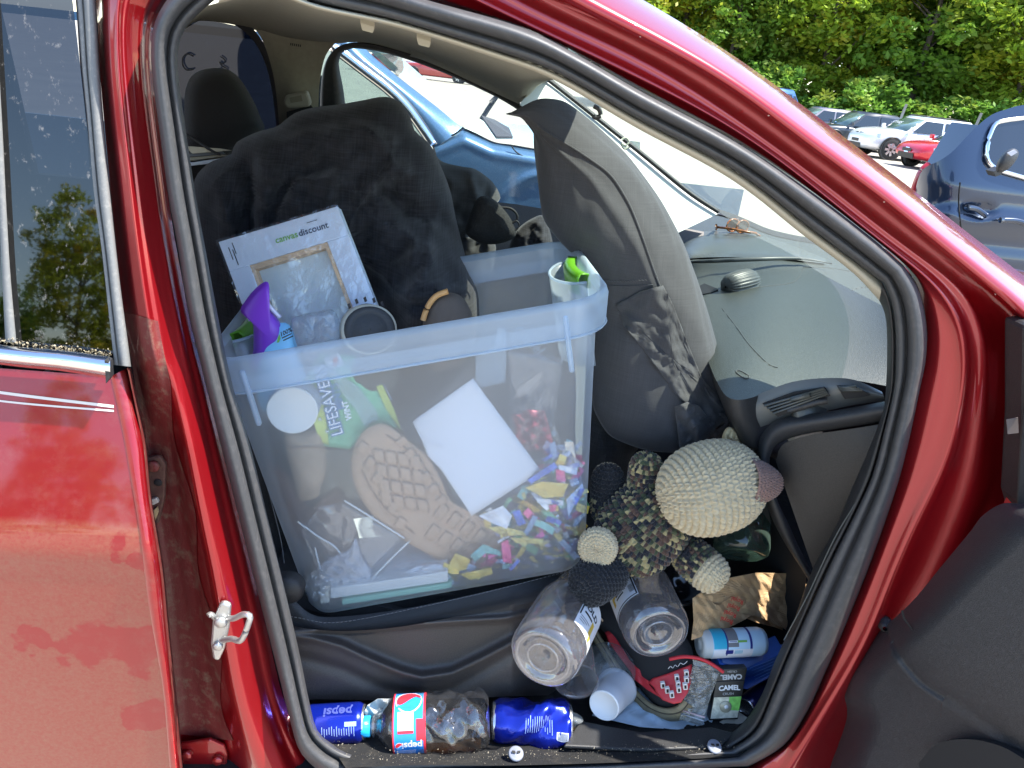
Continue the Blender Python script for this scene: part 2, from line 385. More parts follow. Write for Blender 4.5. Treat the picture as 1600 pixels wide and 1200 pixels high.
# outer roof skin, sloping to the screen
smooth_sheet('roof_panel', [[(-2.2, y, 1.50-abs(y-.7)*.03), (-1.2, y, 1.645-.10*((y-.7)/.7)**2*.6), (-.3, y, 1.665-.1*((y-.7)/.7)**2*.6), (.14, y, 1.632-.1*((y-.7)/.7)**2*.6), (.35, y, 1.578-.1*((y-.7)/.7)**2*.6)] for y in np.linspace(.07, 1.36, 14)], RED)
slab('underbody', [(-2.2, .03, .26), (1.75, .03, .26), (1.75, 1.45, .26), (-2.2, 1.45, .26)], (0, 0, -1), .06, BLACK, car)
slab('tailgate', [(-2.2, .05, .3), (-2.2, 1.42, .3), (-2.15, 1.35, 1.5), (-2.15, .1, 1.5)], (-1, 0, 0), .05, RED, car)
slab('rear_side_panel', [(-2.2, -.02, .3), (-1.35, -.03, .3), (-1.35, -.03, 1.07), (-1.35, .06, 1.55), (-2.15, .1, 1.5)], (0, 1, 0), .03, RED, car)
slab('firewall', [(1.62, .05, .3), (1.62, 1.42, .3), (1.62, 1.42, 1.0), (1.62, .05, 1.0)], (1, 0, 0), .03, BLACK, car)
# bonnet and wing ahead of the cabin
hood = smooth_sheet('bonnet', [[(1.12+.35*math.sin((y-.0)/1.45*PI), y, 1.085), (1.9, y, 1.06+.03*math.sin(y/1.45*PI)), (2.45, y, .98), (2.72, y, .80)] for y in np.linspace(.0, 1.45, 14)], RED)
smooth_sheet('front_wing', [[(x, -.03-.03*math.sin((z-.35)/.7*PI), z) for z in np.linspace(.35, 1.08-(max(0, x-1.9))*.2, 6)] for x in np.linspace(1.04, 2.7, 12)], RED)
slab('front_bumper', [(2.70, -.03, .3), (2.70, 1.48, .3), (2.72, 1.45, .85), (2.72, 0, .85)], (1, 0, 0), .08, RED, car)
def wheel(parent, c, r, w, ax=(0, 1, 0), rimcol=None, spokes=5):
    ty = lathe('wheel', np.asarray(c)-unit(ax)*w/2, ax, [(0, .62*r), (0, .93*r), (.1*w, r), (.9*w, r), (w, .93*r), (w, .62*r)], TYRE, parent, n=28)
    lathe('rim', np.asarray(c)-unit(ax)*(w/2-.01), ax, [(0, .66*r), (.005, .58*r), (.03, .54*r), (.035, .02*r)], RIMD, ty, n=24)
    u, v, wv = frame(ax)
    for i in range(spokes):
        a = 2*PI*i/spokes; d = u*math.cos(a)+v*math.sin(a); e = -u*math.sin(a)+v*math.cos(a)
        o = np.asarray(c)-wv*(w/2+.004)
        mk('spoke', [o+d*.05*r-e*.09*r, o+d*.05*r+e*.09*r, o+d*.6*r+e*.12*r, o+d*.6*r-e*.12*r]+[o+wv*.03+d*.05*r-e*.09*r, o+wv*.03+d*.05*r+e*.09*r, o+wv*.03+d*.6*r+e*.12*r, o+wv*.03+d*.6*r-e*.12*r],
           [(0, 1, 2, 3), (7, 6, 5, 4), (0, 4, 5, 1), (1, 5, 6, 2), (2, 6, 7, 3), (3, 7, 4, 0)], RIM, ty, smooth=False)
    return ty
TYRE = M('tyre_rubber', (.02, .02, .02), .8); RIM = M('alloy_rim', (.6, .6, .62), .3, .8); RIMD = M('dark_rim_well', (.03, .03, .03), .6)
for c in ((2.05, .06, .34), (2.05, 1.38, .34), (-1.25, .06, .34), (-1.25, 1.38, .34)): wheel(car, c, .34, .21)

# rear door (left of the picture): skin with a crease, glass, trim
def skinY(z):
    return float(np.interp(z, [.1, .3, .55, .785, .815, .83, .85, 1.0, 1.07, 1.12], [.0, -.050, -.066, -.083, -.088, -.0875, -.082, -.030, -.007, .004]))
def on_skin(x, y, extra=0.0):
    q = P(x, y, -.04)
    for _ in range(4): q = P(x, y, skinY(q[2])-extra)
    return q
HEM = [(173, 588), (190, 667), (196, 700), (217, 825), (233, 950), (254, 1075), (265, 1200), (272, 1290)]
HEMR = [(199, 575), (213, 643), (224, 697), (233, 783), (250, 887), (260, 992), (271, 1096), (281, 1200), (290, 1290)]
LEFT = [(-420, 545), (-420, 640), (-420, 700), (-420, 825), (-420, 950), (-420, 1075), (-420, 1200), (-420, 1290)]
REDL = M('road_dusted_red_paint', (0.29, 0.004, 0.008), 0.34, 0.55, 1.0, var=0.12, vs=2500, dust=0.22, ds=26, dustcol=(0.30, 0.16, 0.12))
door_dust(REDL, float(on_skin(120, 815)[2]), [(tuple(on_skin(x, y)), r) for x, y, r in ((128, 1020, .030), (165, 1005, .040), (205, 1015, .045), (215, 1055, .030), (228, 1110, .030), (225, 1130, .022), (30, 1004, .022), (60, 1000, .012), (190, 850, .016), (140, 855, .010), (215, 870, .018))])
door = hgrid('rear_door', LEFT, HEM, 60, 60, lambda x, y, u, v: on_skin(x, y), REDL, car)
band('door_hem', [HEM], [HEMR], [(0, 0), (.15, -.004), (.5, -.003), (.85, .004), (1, .02)], [50], REDD, door, pr=lambda x, y, d: on_skin(x, y, -d))
band('hem_inner_lip', [HEMR], [[(x+6, y) for x, y in HEMR]], [(0, .02-.04), (1, .06)], [50], DIRT, door)
for y0, y1, w in ((611, 633, 4.5), (625, 640.5, 3)):
    hgrid('pinstripe', [(-420, y0-62), (-200, y0-30), (0, y0), (178, y1)], [(-420, y0-62+w), (-200, y0-30+w), (0, y0+w), (178, y1+w)], 30, 2, lambda x, y, u, v: on_skin(x, y, .0012), STRIPE, door)
# chrome belt moulding
band('chrome_belt_strip', [[(-420, 490), (0, 538), (90, 546), (172, 557)]], [[(-420, 520), (0, 570), (90, 579), (172, 592)]], [(0, -.02), (.1, -.035), (.35, -.045), (.65, -.045), (.9, -.036), (1, -.02)], [30], CHROME, door)
slab('strip_end_cap', [P(170, 557, -.03), P(176, 560, -.03), P(178, 585, -.03), P(172, 593, -.03)], (0, -1, 0), .014, BLKP, door)
GLASSD = film('dusty_tinted_glass', (.05, .055, .07), .0, refl=.085, edge=.8, rough=.02, dust=.8, ds=95, dustcol=(.42, .39, .36), trl=.1, stretch=(1, 1, .6), dlo=.585, dhi=.80)
def gy(x, y):
    q = P(x, y, 0)
    return P(x, y, -.012+max(0, q[2]-1.07)*.20)
hgrid('door_window', [(-420, -260), (-200, -180), (60, -60), (110, -30)], [(-420, 500), (-200, 520), (60, 548), (178, 562)], 20, 12, lambda x, y, u, v: gy(x, y), GLASSD, door, smooth_a=False)
band('window_frame_seal', [[(108, -90), (118, 0), (125, 100), (133, 180), (143, 300), (157, 400), (173, 550), (176, 570)]], [[(138, -90), (150, 0), (157, 125), (164, 210), (173, 300), (187, 433), (200, 533), (205, 573)]], [(0, .0), (.12, -.012), (.3, -.014), (.34, -.004), (.45, -.018), (.8, -.018), (.95, -.010), (1, .02)], [60], SEAL2, door, pr=lambda x, y, d: P(x, y, d+max(0, P(x, y, 0)[2]-1.07)*.20))
band('glass_run_divider', [[(-40, -150), (-30, 0), (-15, 200), (-4, 330), (0, 400), (6, 535)]], [[(-12, -150), (-5, 0), (6, 200), (12, 330), (18, 430), (28, 535)]], [(0, .005), (.2, -.012), (.8, -.012), (1, .005)], [30], SEAL2, door, pr=lambda x, y, d: P(x, y, d-.008+max(0, P(x, y, 0)[2]-1.07)*.20))
# pollen litter along the bottom of the glass
pv, pf = [], []
for i in range(420):
    x = rng.uniform(-20, 175); y = np.interp(x, [0, 175], [536, 556])-abs(rng.normal(0, 4)); q = P(x, y, -.016); s = rng.uniform(.0005, .002); k = len(pv)
    d1, d2 = unit(rng.normal(size=3)), unit(rng.normal(size=3))
    pv += [q+d1*s, q+d2*s, q-d1*s, q-(d2+d1)*s*.5]; pf += [(k, k+1, k+2), (k, k+2, k+3), (k, k+1, k+3)]
mk('pollen_litter', pv, pf, M('dry_pollen', (.55, .46, .30), .9), door, smooth=False, kind='stuff')

# door pillar between the doors
SO = SEALO[0]
PL = [(140, -140), (150, 0), (157, 125), (173, 300), (187, 433), (200, 533), (210, 590), (222, 680), (233, 783), (250, 887), (260, 992), (271, 1096), (281, 1200), (290, 1290)]
PR = [(340, -80), (262, -2), (238, 87), (262, 300), (284, 433), (305, 533), (319, 590), (341, 680), (367, 783), (393, 887), (419, 992), (445, 1096), (492, 1200), (560, 1290)]
def pillY(t, y):
    a = np.interp(t, [0, .06, .12, .20, .30, .36, .44, .50, .62, .74, .80, .86, .93, 1], [.075, .060, .034, .012, .006, .002, .012, .014, .026, .036, .040, .054, .060, .075])
    low = np.clip((y-560)/140, 0, 1)
    b = np.interp(t, [0, .1, .22, .30, .36, .42, .5, .56, .64, .78, .86, .92, 1], [.07, .078, .078, .070, .066, .050, .022, .008, .010, .030, .050, .056, .075])
    return a*(1-low)+b*low
ca, cb = cr(PL, 120), cr(PR, 120)
TT = np.linspace(0, 1, 44)
def pillpt(i, t):
    q = ca[i]*(1-t)+cb[i]*t
    off = max(0, P(q[0], q[1], 0)[2]-1.07)*.10
    return P(q[0], q[1], pillY(t, q[1])+off)
pil = grid('door_pillar', [[pillpt(i, t) for t in TT] for i in range(120)], RED, car)
# grime that has gathered in the channel of the shut line
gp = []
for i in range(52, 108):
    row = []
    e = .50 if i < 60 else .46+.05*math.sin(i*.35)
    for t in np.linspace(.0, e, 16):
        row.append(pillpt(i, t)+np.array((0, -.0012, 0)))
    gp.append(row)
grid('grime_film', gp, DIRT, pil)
# hinge plate bolted in the channel
def disc(name, c, nrm, r, h, mat, parent, n=20, **k):
    return lathe(name, c, nrm, [(0, 0.0001), (0, r), (h*.7, r), (h, r*.8), (h, .0001)], mat, parent, n=n, **k)
hp = slab('hinge_plate', [P(x, y, .058) for x, y in ((230, 712), (252, 708), (262, 722), (260, 775), (250, 815), (236, 812), (232, 770))], (0, -1, 0), .008, M('rusty_grimy_steel', (.10, .045, .035), .7, .3, dust=.7, ds=80, dustcol=(.2, .13, .08)), pil, bev=.003)
disc('bolt', P(241, 727, .05), (0, -1, 0), .009, .007, DIRT, hp); disc('bolt_hole', P(247, 754, .0495), (0, -1, 0), .006, .0012, BLACK, hp)
slab('worn_tab', [P(x, y, .05) for x, y in ((234, 779), (246, 775), (250, 782), (240, 787))], (0, -1, 0), .006, M('bare_worn_steel', (.6, .55, .48), .5, .3), hp, bev=.001)
slab('rust_flake', [P(x, y, .05) for x, y in ((240, 796), (247, 790), (249, 798), (243, 812))], (0, -1, 0), .005, M('ochre_rust', (.45, .32, .16), .9), hp, bev=.001)
# lower bracket
lb = slab('hinge_bracket', [P(x, y, .062) for x, y in ((281, 1158), (330, 1150), (352, 1160), (357, 1175), (350, 1250), (288, 1250))], (0, -1, 0), .008, REDD, pil, bev=.003)
for x, y in ((293, 1177), (341, 1185)): disc('bolt', P(x, y, .054), (0, -1, 0), .010, .009, REDD, lb)
# latch striker
st = slab('latch_striker', [P(x, y, .008) for x, y in ((345, 938), (352, 935), (363, 940), (360, 975), (352, 1010), (344, 1027), (335, 1024), (331, 1000), (334, 965))], (0, -1, 0), .010, STEEL, pil, bev=.004)
disc('bolt', P(346, 970, -.002), (0, -1, 0), .010, .008, STEEL, st)
disc('bolt', P(341, 1008, -.002), (0, -1, 0), .008, .006, STEEL, st)
pp = [P(356, 966, .0), P(366, 966, -.018), P(380, 960, -.034), P(390, 962, -.042), P(389, 972, -.042), P(377, 1000, -.034), P(362, 998, -.018), P(346, 1001, .0)]
tube('striker_loop', cr(pp, 40), .0048, STEEL, st)
tube('side_pin', cr([P(338, 968, .006), P(330, 960, -.004), P(325, 962, -.008)], 8), .0045, STEEL, st)

# roof rail, windscreen pillar and the front jamb
L0 = [(700, -180), (900, -62), (1010, 3), (1131, 75), (1225, 142), (1322, 217), (1427, 296), (1525, 375), (1600, 431), (1720, 525), (1800, 640), (1830, 760), (1830, 1000), (1830, 1300)]
L1 = [(660, -150), (850, -18), (1000, 56), (1150, 139), (1262, 229), (1356, 292), (1450, 371), (1544, 450), (1590, 485), (1640, 545), (1665, 640), (1660, 760), (1620, 1000), (1560, 1300)]
L2 = [(600, -130), (800, 0), (1000, 90), (1112, 161), (1225, 240), (1337, 326), (1431, 401), (1480, 428), (1512, 456), (1534, 495), (1541, 545), (1536, 600), (1525, 725), (1500, 815), (1470, 885), (1430, 960), (1400, 1030), (1360, 1110), (1300, 1300)]
L3 = [(560, -90), (760, 10), (1000, 124), (1150, 202), (1262, 285), (1375, 379), (1440, 425), (1487, 472), (1505, 517), (1510, 560), (1502, 600), (1495, 650), (1470, 730), (1420, 825), (1380, 920), (1360, 975), (1330, 1035), (1290, 1100), (1240, 1180), (1160, 1300)]
S3 = [(520, -55)]+SEALO[1][3:]+SEALO[2][1:]+[(1100, 1260)]
def cut(curve, p):
    d = [math.hypot(a-p[0], b-p[1]) for a, b in curve]; return int(np.argmin(d))
def split(c, ks, lens):
    """split a curve at the points nearest to ks and resample each piece"""
    c = cr(c, 600); idx = [0]+[cut(c, k) for k in ks]+[len(c)-1]
    out = []
    for a, b, n in zip(idx[:-1], idx[1:], lens):
        q = cr(c[a:b+1], n, smooth=False); out += list(q if not out else q[1:])
    return np.array(out)
lens = [60, 26, 60, 20]
CS = split(S3, [(1356, 367), (1447, 560), (1290, 1050)], lens)
C3 = split(L3, [(1375, 379), (1502, 600), (1330, 1035)], lens)
C2 = split(L2, [(1400, 376), (1536, 600), (1400, 1030)], lens)
C1 = split(L1, [(1420, 348), (1640, 560), (1620, 1000)], lens)
C0 = split(L0, [(1450, 314), (1810, 680), (1830, 1000)], lens)
for C_ in (C3, C2, C1, C0):
    for _ in range(40): C_[1:-1] = (C_[:-2]+2*C_[1:-1]+C_[2:])/4
YO = [(CS, .030), (CS*.75+C3*.25, .012), (CS*.55+C3*.45, .004), (CS*.12+C3*.88, .002), (C3, -.010), (C3*.85+C2*.15, -.012), (C3*.7+C2*.3, .004), (C3*.2+C2*.8, .010), (C2, .006), (C2*.9+C1*.1, .028), (C2*.15+C1*.85, .034), (C1, -.022),
      (C1*.9+C0*.1, -.030), (C1*.6+C0*.4, -.004), (C1*.3+C0*.7, .036), (C0, .095)]
pts = []
for i in range(len(CS)):
    row = []
    for c, d in YO:
        z = P(c[i][0], c[i][1], 0)[2]
        row.append(P(c[i][0], c[i][1], d+max(0, z-1.2)*.10))
    # roof turns away over the top
    e = row[-1]; w = np.clip((P(*C0[i], 0)[2]-1.1)/.15, 0, 1)
    row.append(e+np.array((.0, .05, .006))*w+np.array((.03, .0, -.0))*(1-w)); row.append(e+np.array((.0, .12, .0))*w+np.array((.08, .0, -.02))*(1-w))
    pts.append(row)
rail = grid('roof_rail_and_pillar', pts, RED, car)
# thin seam sealer beads and chips along the gutter
def gl(t, c0, c1, i0, i1, d):
    out = []
    for i in range(i0, i1):
        q = c0[i]*(1-t)+c1[i]*t; z = P(q[0], q[1], 0)[2]; out.append(P(q[0], q[1], d+max(0, z-1.2)*.10))
    return out
pv, pf = [], []
for i in range(16):
    k = int(rng.integers(14, 84)); q = C1[k]*(1-.02)+C2[k]*.02+rng.normal(0, 2.0, 2); c = P(q[0], q[1], -.022+max(0, P(q[0], q[1], 0)[2]-1.2)*.10); s = rng.uniform(.0003, .0010); n0 = len(pv)
    for a in range(5): pv.append(c+np.array((math.cos(a*1.256)*s*1.6, -.0006, math.sin(a*1.256)*s)))
    pf.append(tuple(range(n0, n0+5)))
mk('paint_chips', pv, pf, M('chipped_primer', (.55, .42, .36), .8), rail, smooth=False, kind='stuff')
# sill under the opening
band('door_sill', [[(440, 1262), (560, 1240), (800, 1218), (1000, 1208), (1180, 1200)]], [[(380, 1380), (560, 1400), (800, 1400), (1000, 1400), (1240, 1380)]], [(0, .0), (.1, .02), (.3, .02), (.34, -.03), (.7, -.06), (1, -.05)], [40], RED, car)
# door check / hinge box at the right edge
cb_ = slab('hinge_box', [P(x, y, -.0) for x, y in ((1566, 492), (1640, 486), (1640, 800), (1580, 830), (1560, 760), (1566, 640))], (0, -1, 0), .05, BLKP, car, bev=.008)
slab('grease_smear', [P(x, y, -.0512) for x, y in ((1572, 655), (1590, 652), (1591, 676), (1574, 678))], (0, -1, 0), .001, M('dried_grease', (.16, .13, .12), .6), cb_)
b2 = lathe('door_stop', P(1383, 972, .0), (-.5, -.8, 0.1), [(0, .012), (.012, .012), (.014, .009), (.02, .009), (.024, .004)], BLKP, rail)
# ---------------------------------------------------------------- cabin
TI = SEALI[1]
def off(c, dx, dy): return [(x+dx, y+dy) for x, y in c]
band('headliner_edge_trim', [TI], [[(340, 6), (420, -9), (500, 16), (625, 44), (781, 93), (870, 127), (993, 199), (1142, 280), (1253, 366), (1330, 424), (1374, 470)]], [(0, .045), (.3, .034), (.7, .036), (1, .075)], [60], TAN, car)
FAR = [(200, 20), (284, 44), (306, 33), (350, 36), (395, 46), (440, 60), (480, 66), (525, 68), (560, 66), (610, 76), (690, 103), (775, 143), (815, 160), (840, 135), (858, 125)]
NEAR = [(240, 20), (300, 15), (345, 3), (420, -12), (500, 13), (625, 41), (720, 70), (781, 90), (830, 108), (856, 119), (868, 124)]
def hl(x, y, u, v):
    return P(x, y, .07+(1.34-.07)*v)
head = hgrid('headliner', NEAR, FAR, 60, 24, hl, HEAD, car)
# roof grab-handle lugs and stitched tag on the lining
for x, y in ((575, 30), (663, 53)):
    slab('handle_lug', [P(x-12, y-10, .13), P(x+12, y-3, .13), P(x+10, y+8, .13), P(x-9, y+3, .13)], (0, -.4, -1), .012, TAN, head, bev=.004)
for i in range(6):
    slab('moulded_mark', [P(454+i*3, 67+i*.5, 1.27), P(455.4+i*3, 67.2+i*.5, 1.27), P(455+i*3, 71+i*.5, 1.27), P(453.6+i*3, 70.8+i*.5, 1.27)], (0, -1, 0), .003, BLKP, head)
# far side: pillar trim, window frames, glass
FARW = lambda x, y, u=0, v=0: P(x, y, 1.40-max(0, P(x, y, 1.4)[2]-1.1)*.18)
def farp(d): return lambda x, y, dd: FARW(x, y)+np.array((0, -d-dd, 0))
fp = hgrid('far_pillar_trim', [(390, 36), (412, 60), (430, 115), (438, 180), (442, 260)], [(528, 66), (512, 85), (503, 120), (500, 170), (502, 260)], 24, 14, lambda x, y, u, v: FARW(x, y)+np.array((0, -.03-.03*math.sin(v*PI), 0)), HEAD, car)
bk = slab('belt_anchor_cover', [FARW(x, y)+np.array((0, -.07, 0)) for x, y in ((456, 146), (488, 139), (494, 158), (490, 164), (458, 166), (452, 158))], (0, -1, 0), .03, TAN, fp, bev=.01)
slab('anchor_slot', [FARW(x, y)+np.array((0, -.101, 0)) for x, y in ((462, 150), (480, 146), (482, 155), (464, 158))], (0, -1, 0), .002, M('shaded_tan', (.30, .27, .2), .7), bk)
slab('belt_webbing', [FARW(x, y)+np.array((0, -.068, 0)) for x, y in ((455, 172), (492, 162), (500, 175), (500, 235), (455, 235))], (0, -1, 0), .004, BLACK, fp)
band('far_window_rubber', [[(500, 260), (500, 170), (503, 120), (512, 90), (530, 72), (560, 66), (610, 74), (690, 101), (775, 141), (830, 172), (905, 225)]], [[(545, 260), (539, 159), (530, 105), (531, 90), (538, 80), (560, 76), (610, 85), (688, 112), (772, 150), (824, 182), (900, 236)]], [(0, .0), (.2, .03), (.5, .02), (.6, .035), (.85, .03), (1, .0)], [70], SEAL, car, pr=lambda x, y, d: FARW(x, y)+np.array((0, -d, 0)))
fdoor = hgrid('far_door_trim', [(480, 300), (640, 306), (780, 316), (850, 326), (1000, 345), (1100, 362)], [(480, 620), (640, 620), (780, 620), (850, 620), (1000, 620), (1100, 620)], 20, 10, lambda x, y, u, v: P(x, y, 1.36-.10*min(1, v*5)), BRNP, car)
FGLASS = film('dusty_clear_side_glass', (.80, .85, .81), refl=.05, edge=.5, dust=.22, ds=55, dustcol=(.7, .72, .72), haze=.05)
hgrid('far_door_window', [(520, 300), (520, 160), (520, 80), (545, 60)], [(1000, 350), (960, 290), (900, 225), (790, 150)], 10, 16, lambda x, y, u, v: FARW(x, y), FGLASS, car, smooth_a=False)
FTINT = film('dark_privacy_glass', (.006, .009, .018), refl=.05, edge=.5, dust=.03, ds=40, dustcol=(.3, .33, .38))
hgrid('far_rear_window', [(180, 30), (306, 30), (350, 36), (395, 46), (415, 70), (432, 118), (440, 180), (446, 300)], [(180, 300), (250, 300), (300, 300), (340, 300), (360, 300), (380, 300), (400, 300), (430, 300)], 24, 12, lambda x, y, u, v: FARW(x, y)+np.array((0, .005, 0)), FTINT, car, smooth_a=False)
band('rear_window_rubber', [[(380, 30), (398, 44), (416, 70), (432, 118), (441, 180), (446, 240)]], [[(365, 38), (385, 52), (404, 76), (420, 118), (430, 180), (434, 240)]], [(0, .03), (.5, .02), (1, 0)], [30], SEAL, car, pr=lambda x, y, d: FARW(x, y)+np.array((0, -d, 0)))
slab('far_rear_panel', [(-2.2, 1.42, .3), (-.42, 1.42, .3), (-.42, 1.42, 1.05), (-2.2, 1.42, 1.05)], (0, 1, 0), .03, BLKP, car)
slab('far_front_panel', [(-.42, 1.45, .22), (1.7, 1.45, .22), (1.7, 1.45, 1.04), (-.42, 1.45, 1.04)], (0, 1, 0), .03, BLKP, car)
slab('rear_quarter_panel', [(-2.2, 1.42, 1.05), (-1.15, 1.42, 1.05), (-1.15, 1.32, 1.52), (-2.2, 1.32, 1.52)], (0, 1, 0), .03, BLKP, car)
# a headlamp-shaped crayon mark on the far glass: three loose strokes of grease pencil
CRAY = M('white_grease_pencil', (.11, .12, .15), .9)
gw = D.objects['far_rear_window']
def stroke(pts, w=.004, nm='crayon_stroke', par=gw, mat=CRAY, pr=None):
    pr = pr or (lambda x, y: FARW(x, y)+np.array((0, -.004, 0)))
    p = np.array([pr(*q) for q in cr(pts, 24)]); return tube(nm, p, w, mat, par, n=5)
stroke([(303, 88), (294, 84), (287, 90), (286, 100), (292, 109), (303, 108)], .0022)
stroke([(345, 88), (352, 94), (349, 100), (343, 96), (348, 103), (356, 108), (350, 112), (343, 106)], .0018)
# near-side sun visor folded up along the screen header
vz = hgrid('sun_visor', [(645, 62), (700, 60), (770, 82), (836, 116)], [(640, 86), (690, 106), (775, 146), (810, 162)], 24, 8, lambda x, y, u, v: P(x, y, 1.0+.28*v)+np.array((0, 0, -.018*math.sin(v*PI))), HEAD, car)
tg = slab('visor_tag', [P(x, y, .99) for x, y in ((692, 66), (755, 86), (759, 94), (696, 74))], (0, -1, 0), .002, M('printed_tag', (.42, .38, .25), .7), vz)
for i in range(12): slab('tag_bar', [P(x, y, .987) for x, y in ((696+i*4.8, 68.5+i*1.6), (698.4+i*4.8, 69.3+i*1.6), (699.4+i*4.8, 74+i*1.6), (697+i*4.8, 73.2+i*1.6))], (0, -1, 0), .001, BLKP, tg)
# far windscreen pillar, frit line, windscreen
hgrid('far_screen_pillar', [(836, 116), (858, 127), (930, 183), (1000, 240), (1077, 303), (1124, 333)], [(812, 164), (850, 190), (900, 240), (950, 300), (1000, 345), (1042, 372)], 24, 10, lambda x, y, u, v: P(x, y, 1.345-.13*v-.02*math.sin(v*PI)), PALE, car)
scr_far = [(836, 110), (858, 125), (930, 182), (1000, 238), (1077, 301), (1123, 331), (1200, 385)]
scr_near = [(862, 112), (920, 138), (1010, 190), (1150, 270), (1270, 356), (1380, 450), (1460, 520)]
def scrpt(x, y, u, v): return P(x, y, 1.335*(1-v)+.10*v)
SCREEN = film('dusty_windscreen', (.76, .84, .77), refl=.03, edge=.12, haze=.07, hazecol=(.72, .75, .68), dust=.08, ds=18, dustcol=(.7, .7, .62))
ws = hgrid('windscreen', scr_far, scr_near, 24, 16, scrpt, SCREEN, car, smooth_a=False)
BL_ = [(1000, 238), (1077, 301), (1123, 331), (1200, 362), (1277, 378), (1340, 425), (1392, 458)]
tube('windscreen_edge', [P(x, y, 1.325) for i, (x, y) in enumerate(cr(scr_far[:-1], 30))], .007, BLACK, car)
def dz(v): return 1.0+.10*v
DB = [(1036, 344), (1060, 331), (1090, 327), (1123, 330), (1160, 343), (1200, 360), (1240, 370), (1277, 378), (1320, 402), (1360, 432), (1396, 470)]
dk = band('screen_frit', [off(DB, 0, -3)], [off(DB, 0, 5)], [(0, 1.098), (.3, 1.104), (1, 1.100)], [50], BLACK, car, pr=PZ)
stroke([(968, 218), (975, 214), (980, 220), (974, 226), (968, 222), (973, 231), (981, 228)], .003, 'crayon_stroke', ws, M('yellow_grease_pencil', (.6, .6, .45), .9), lambda x, y: scrpt(x, y, 0, .25)+np.array((0, -.02, 0)))
hook = tube('coat_hook', cr([P(928, 166, .4), P(936, 171, .4), P(938, 180, .4), P(931, 184, .4), P(927, 181, .4)], 14), .004, BLKP, head)

# dashboard
DR = [(1036, 372), (1050, 400), (1066, 440), (1085, 500), (1105, 560), (1122, 600), (1140, 622), (1172, 622), (1233, 599), (1283, 592), (1333, 594), (1400, 606)]
def dashz(x, y, v):
    z = dz(v)
    # hooded pod across the middle, soft pad towards the passenger
    z += .012*math.exp(-((y-(402+.02*(x-1150)))/16.0)**2)*np.clip((1330-x)/80, 0, 1)*np.clip((x-1030)/40, 0, 1)
    z -= .004*math.exp(-((y-432)/14.0)**2)*np.clip((1240-x)/60, 0, 1)
    return z
dash = hgrid('dashboard', DR, DB, 110, 60, lambda x, y, u, v: PZ(x, y, dashz(x, y, v)), DASHM, car)
fs_ = cr(DR, 40)
grid('dash_fascia', [[PZ(x, y, 1.0), PZ(x, y, 1.0)+np.array((.012, 0, -.03)), PZ(x, y, 1.0)+np.array((.06, .02, -.10)), PZ(x, y, 1.0)+np.array((.30, .10, -.22))] for x, y in fs_], BLKP, dash)
def on_dash(x, y, lift=0.0):
    # depth across the dash between its rear edge and the screen
    a = cr(DR, 60); b = cr(DB, 60)
    best = min(((abs(np.cross(b[i]-a[i], np.array((x, y))-a[i]))/np.linalg.norm(b[i]-a[i]), i) for i in range(60)))
    i = best[1]; v = float(np.dot(np.array((x, y))-a[i], b[i]-a[i])/np.dot(b[i]-a[i], b[i]-a[i]))
    return PZ(x, y, dashz(x, y, v)+lift)
SEAM = M('dash_seam', (.075, .077, .075), .7)
for c in ([(1128, 482), (1150, 510), (1172, 540), (1200, 568), (1215, 574)], [(1256, 417), (1250, 430), (1236, 442), (1190, 448), (1140, 456)], [(1332, 453), (1345, 449), (1370, 448)], [(1256, 417), (1300, 419), (1350, 432), (1392, 470)]):
    tube('pad_seam', [on_dash(x, y, .0003) for x, y in cr(c, 30)], .0007, SEAM, dash, n=6)
tube('airbag_badge', [on_dash(x, y, .0006) for x, y in cr([(1150, 581), (1156, 579), (1170, 587), (1168, 591), (1160, 589)], 24, closed=True)], .0012, SEAM, dash, n=6, closed=True)
# instrument pod opening and small display
def dslab(nm, poly, mat, h=.004, lift=0.0, par=None):
    return slab(nm, [on_dash(x, y, lift) for x, y in poly], (0, 0, 1), h, mat, par or dash)
dslab('display_recess', [(1084, 374), (1092, 372), (1118, 391), (1104, 391)], BLACK)
dslab('indicator_lens', [(1075, 388), (1084, 385), (1091, 391), (1083, 393)], WHITE)
pod = hgrid('instrument_pod', [(1046, 386), (1066, 372), (1095, 362), (1150, 363), (1210, 374), (1290, 404)], [(1052, 404), (1075, 404), (1110, 402), (1160, 402), (1220, 404), (1290, 412)], 40, 10, lambda x, y, u, v: on_dash(x, y, .003+.010*math.sin(v*PI)*math.sin(u*PI)), DASH2, dash)
tube('pod_ridge', [on_dash(x, y, .012) for x, y in cr([(1064, 420), (1075, 410), (1110, 408), (1180, 405), (1250, 404), (1300, 412)], 30)], [.004*math.sin(min(1, .1+t)*PI)**.5+.002 for t in np.linspace(0, 1, 30)], DASH2, dash, n=10)
dslab('vent_recess', [(1092, 449), (1100, 445), (1122, 454), (1112, 459), (1096, 462)], BLACK)
# knurled wheel
kc = on_dash(1159, 442, .008)
ku = unit(on_dash(1178, 437)-on_dash(1140, 447)); kn = unit(np.array((-.25, -.55, .8)))
kw = lathe('knurled_wheel', kc-ku*.055, ku, [(0, .003), (.004, .022), (.02, .030), (.05, .032), (.08, .030), (.098, .022), (.11, .003)], DASH2, dash, n=96, wob=lambda h, a: .06*(1 if int(a*24/PI) % 2 else -1))
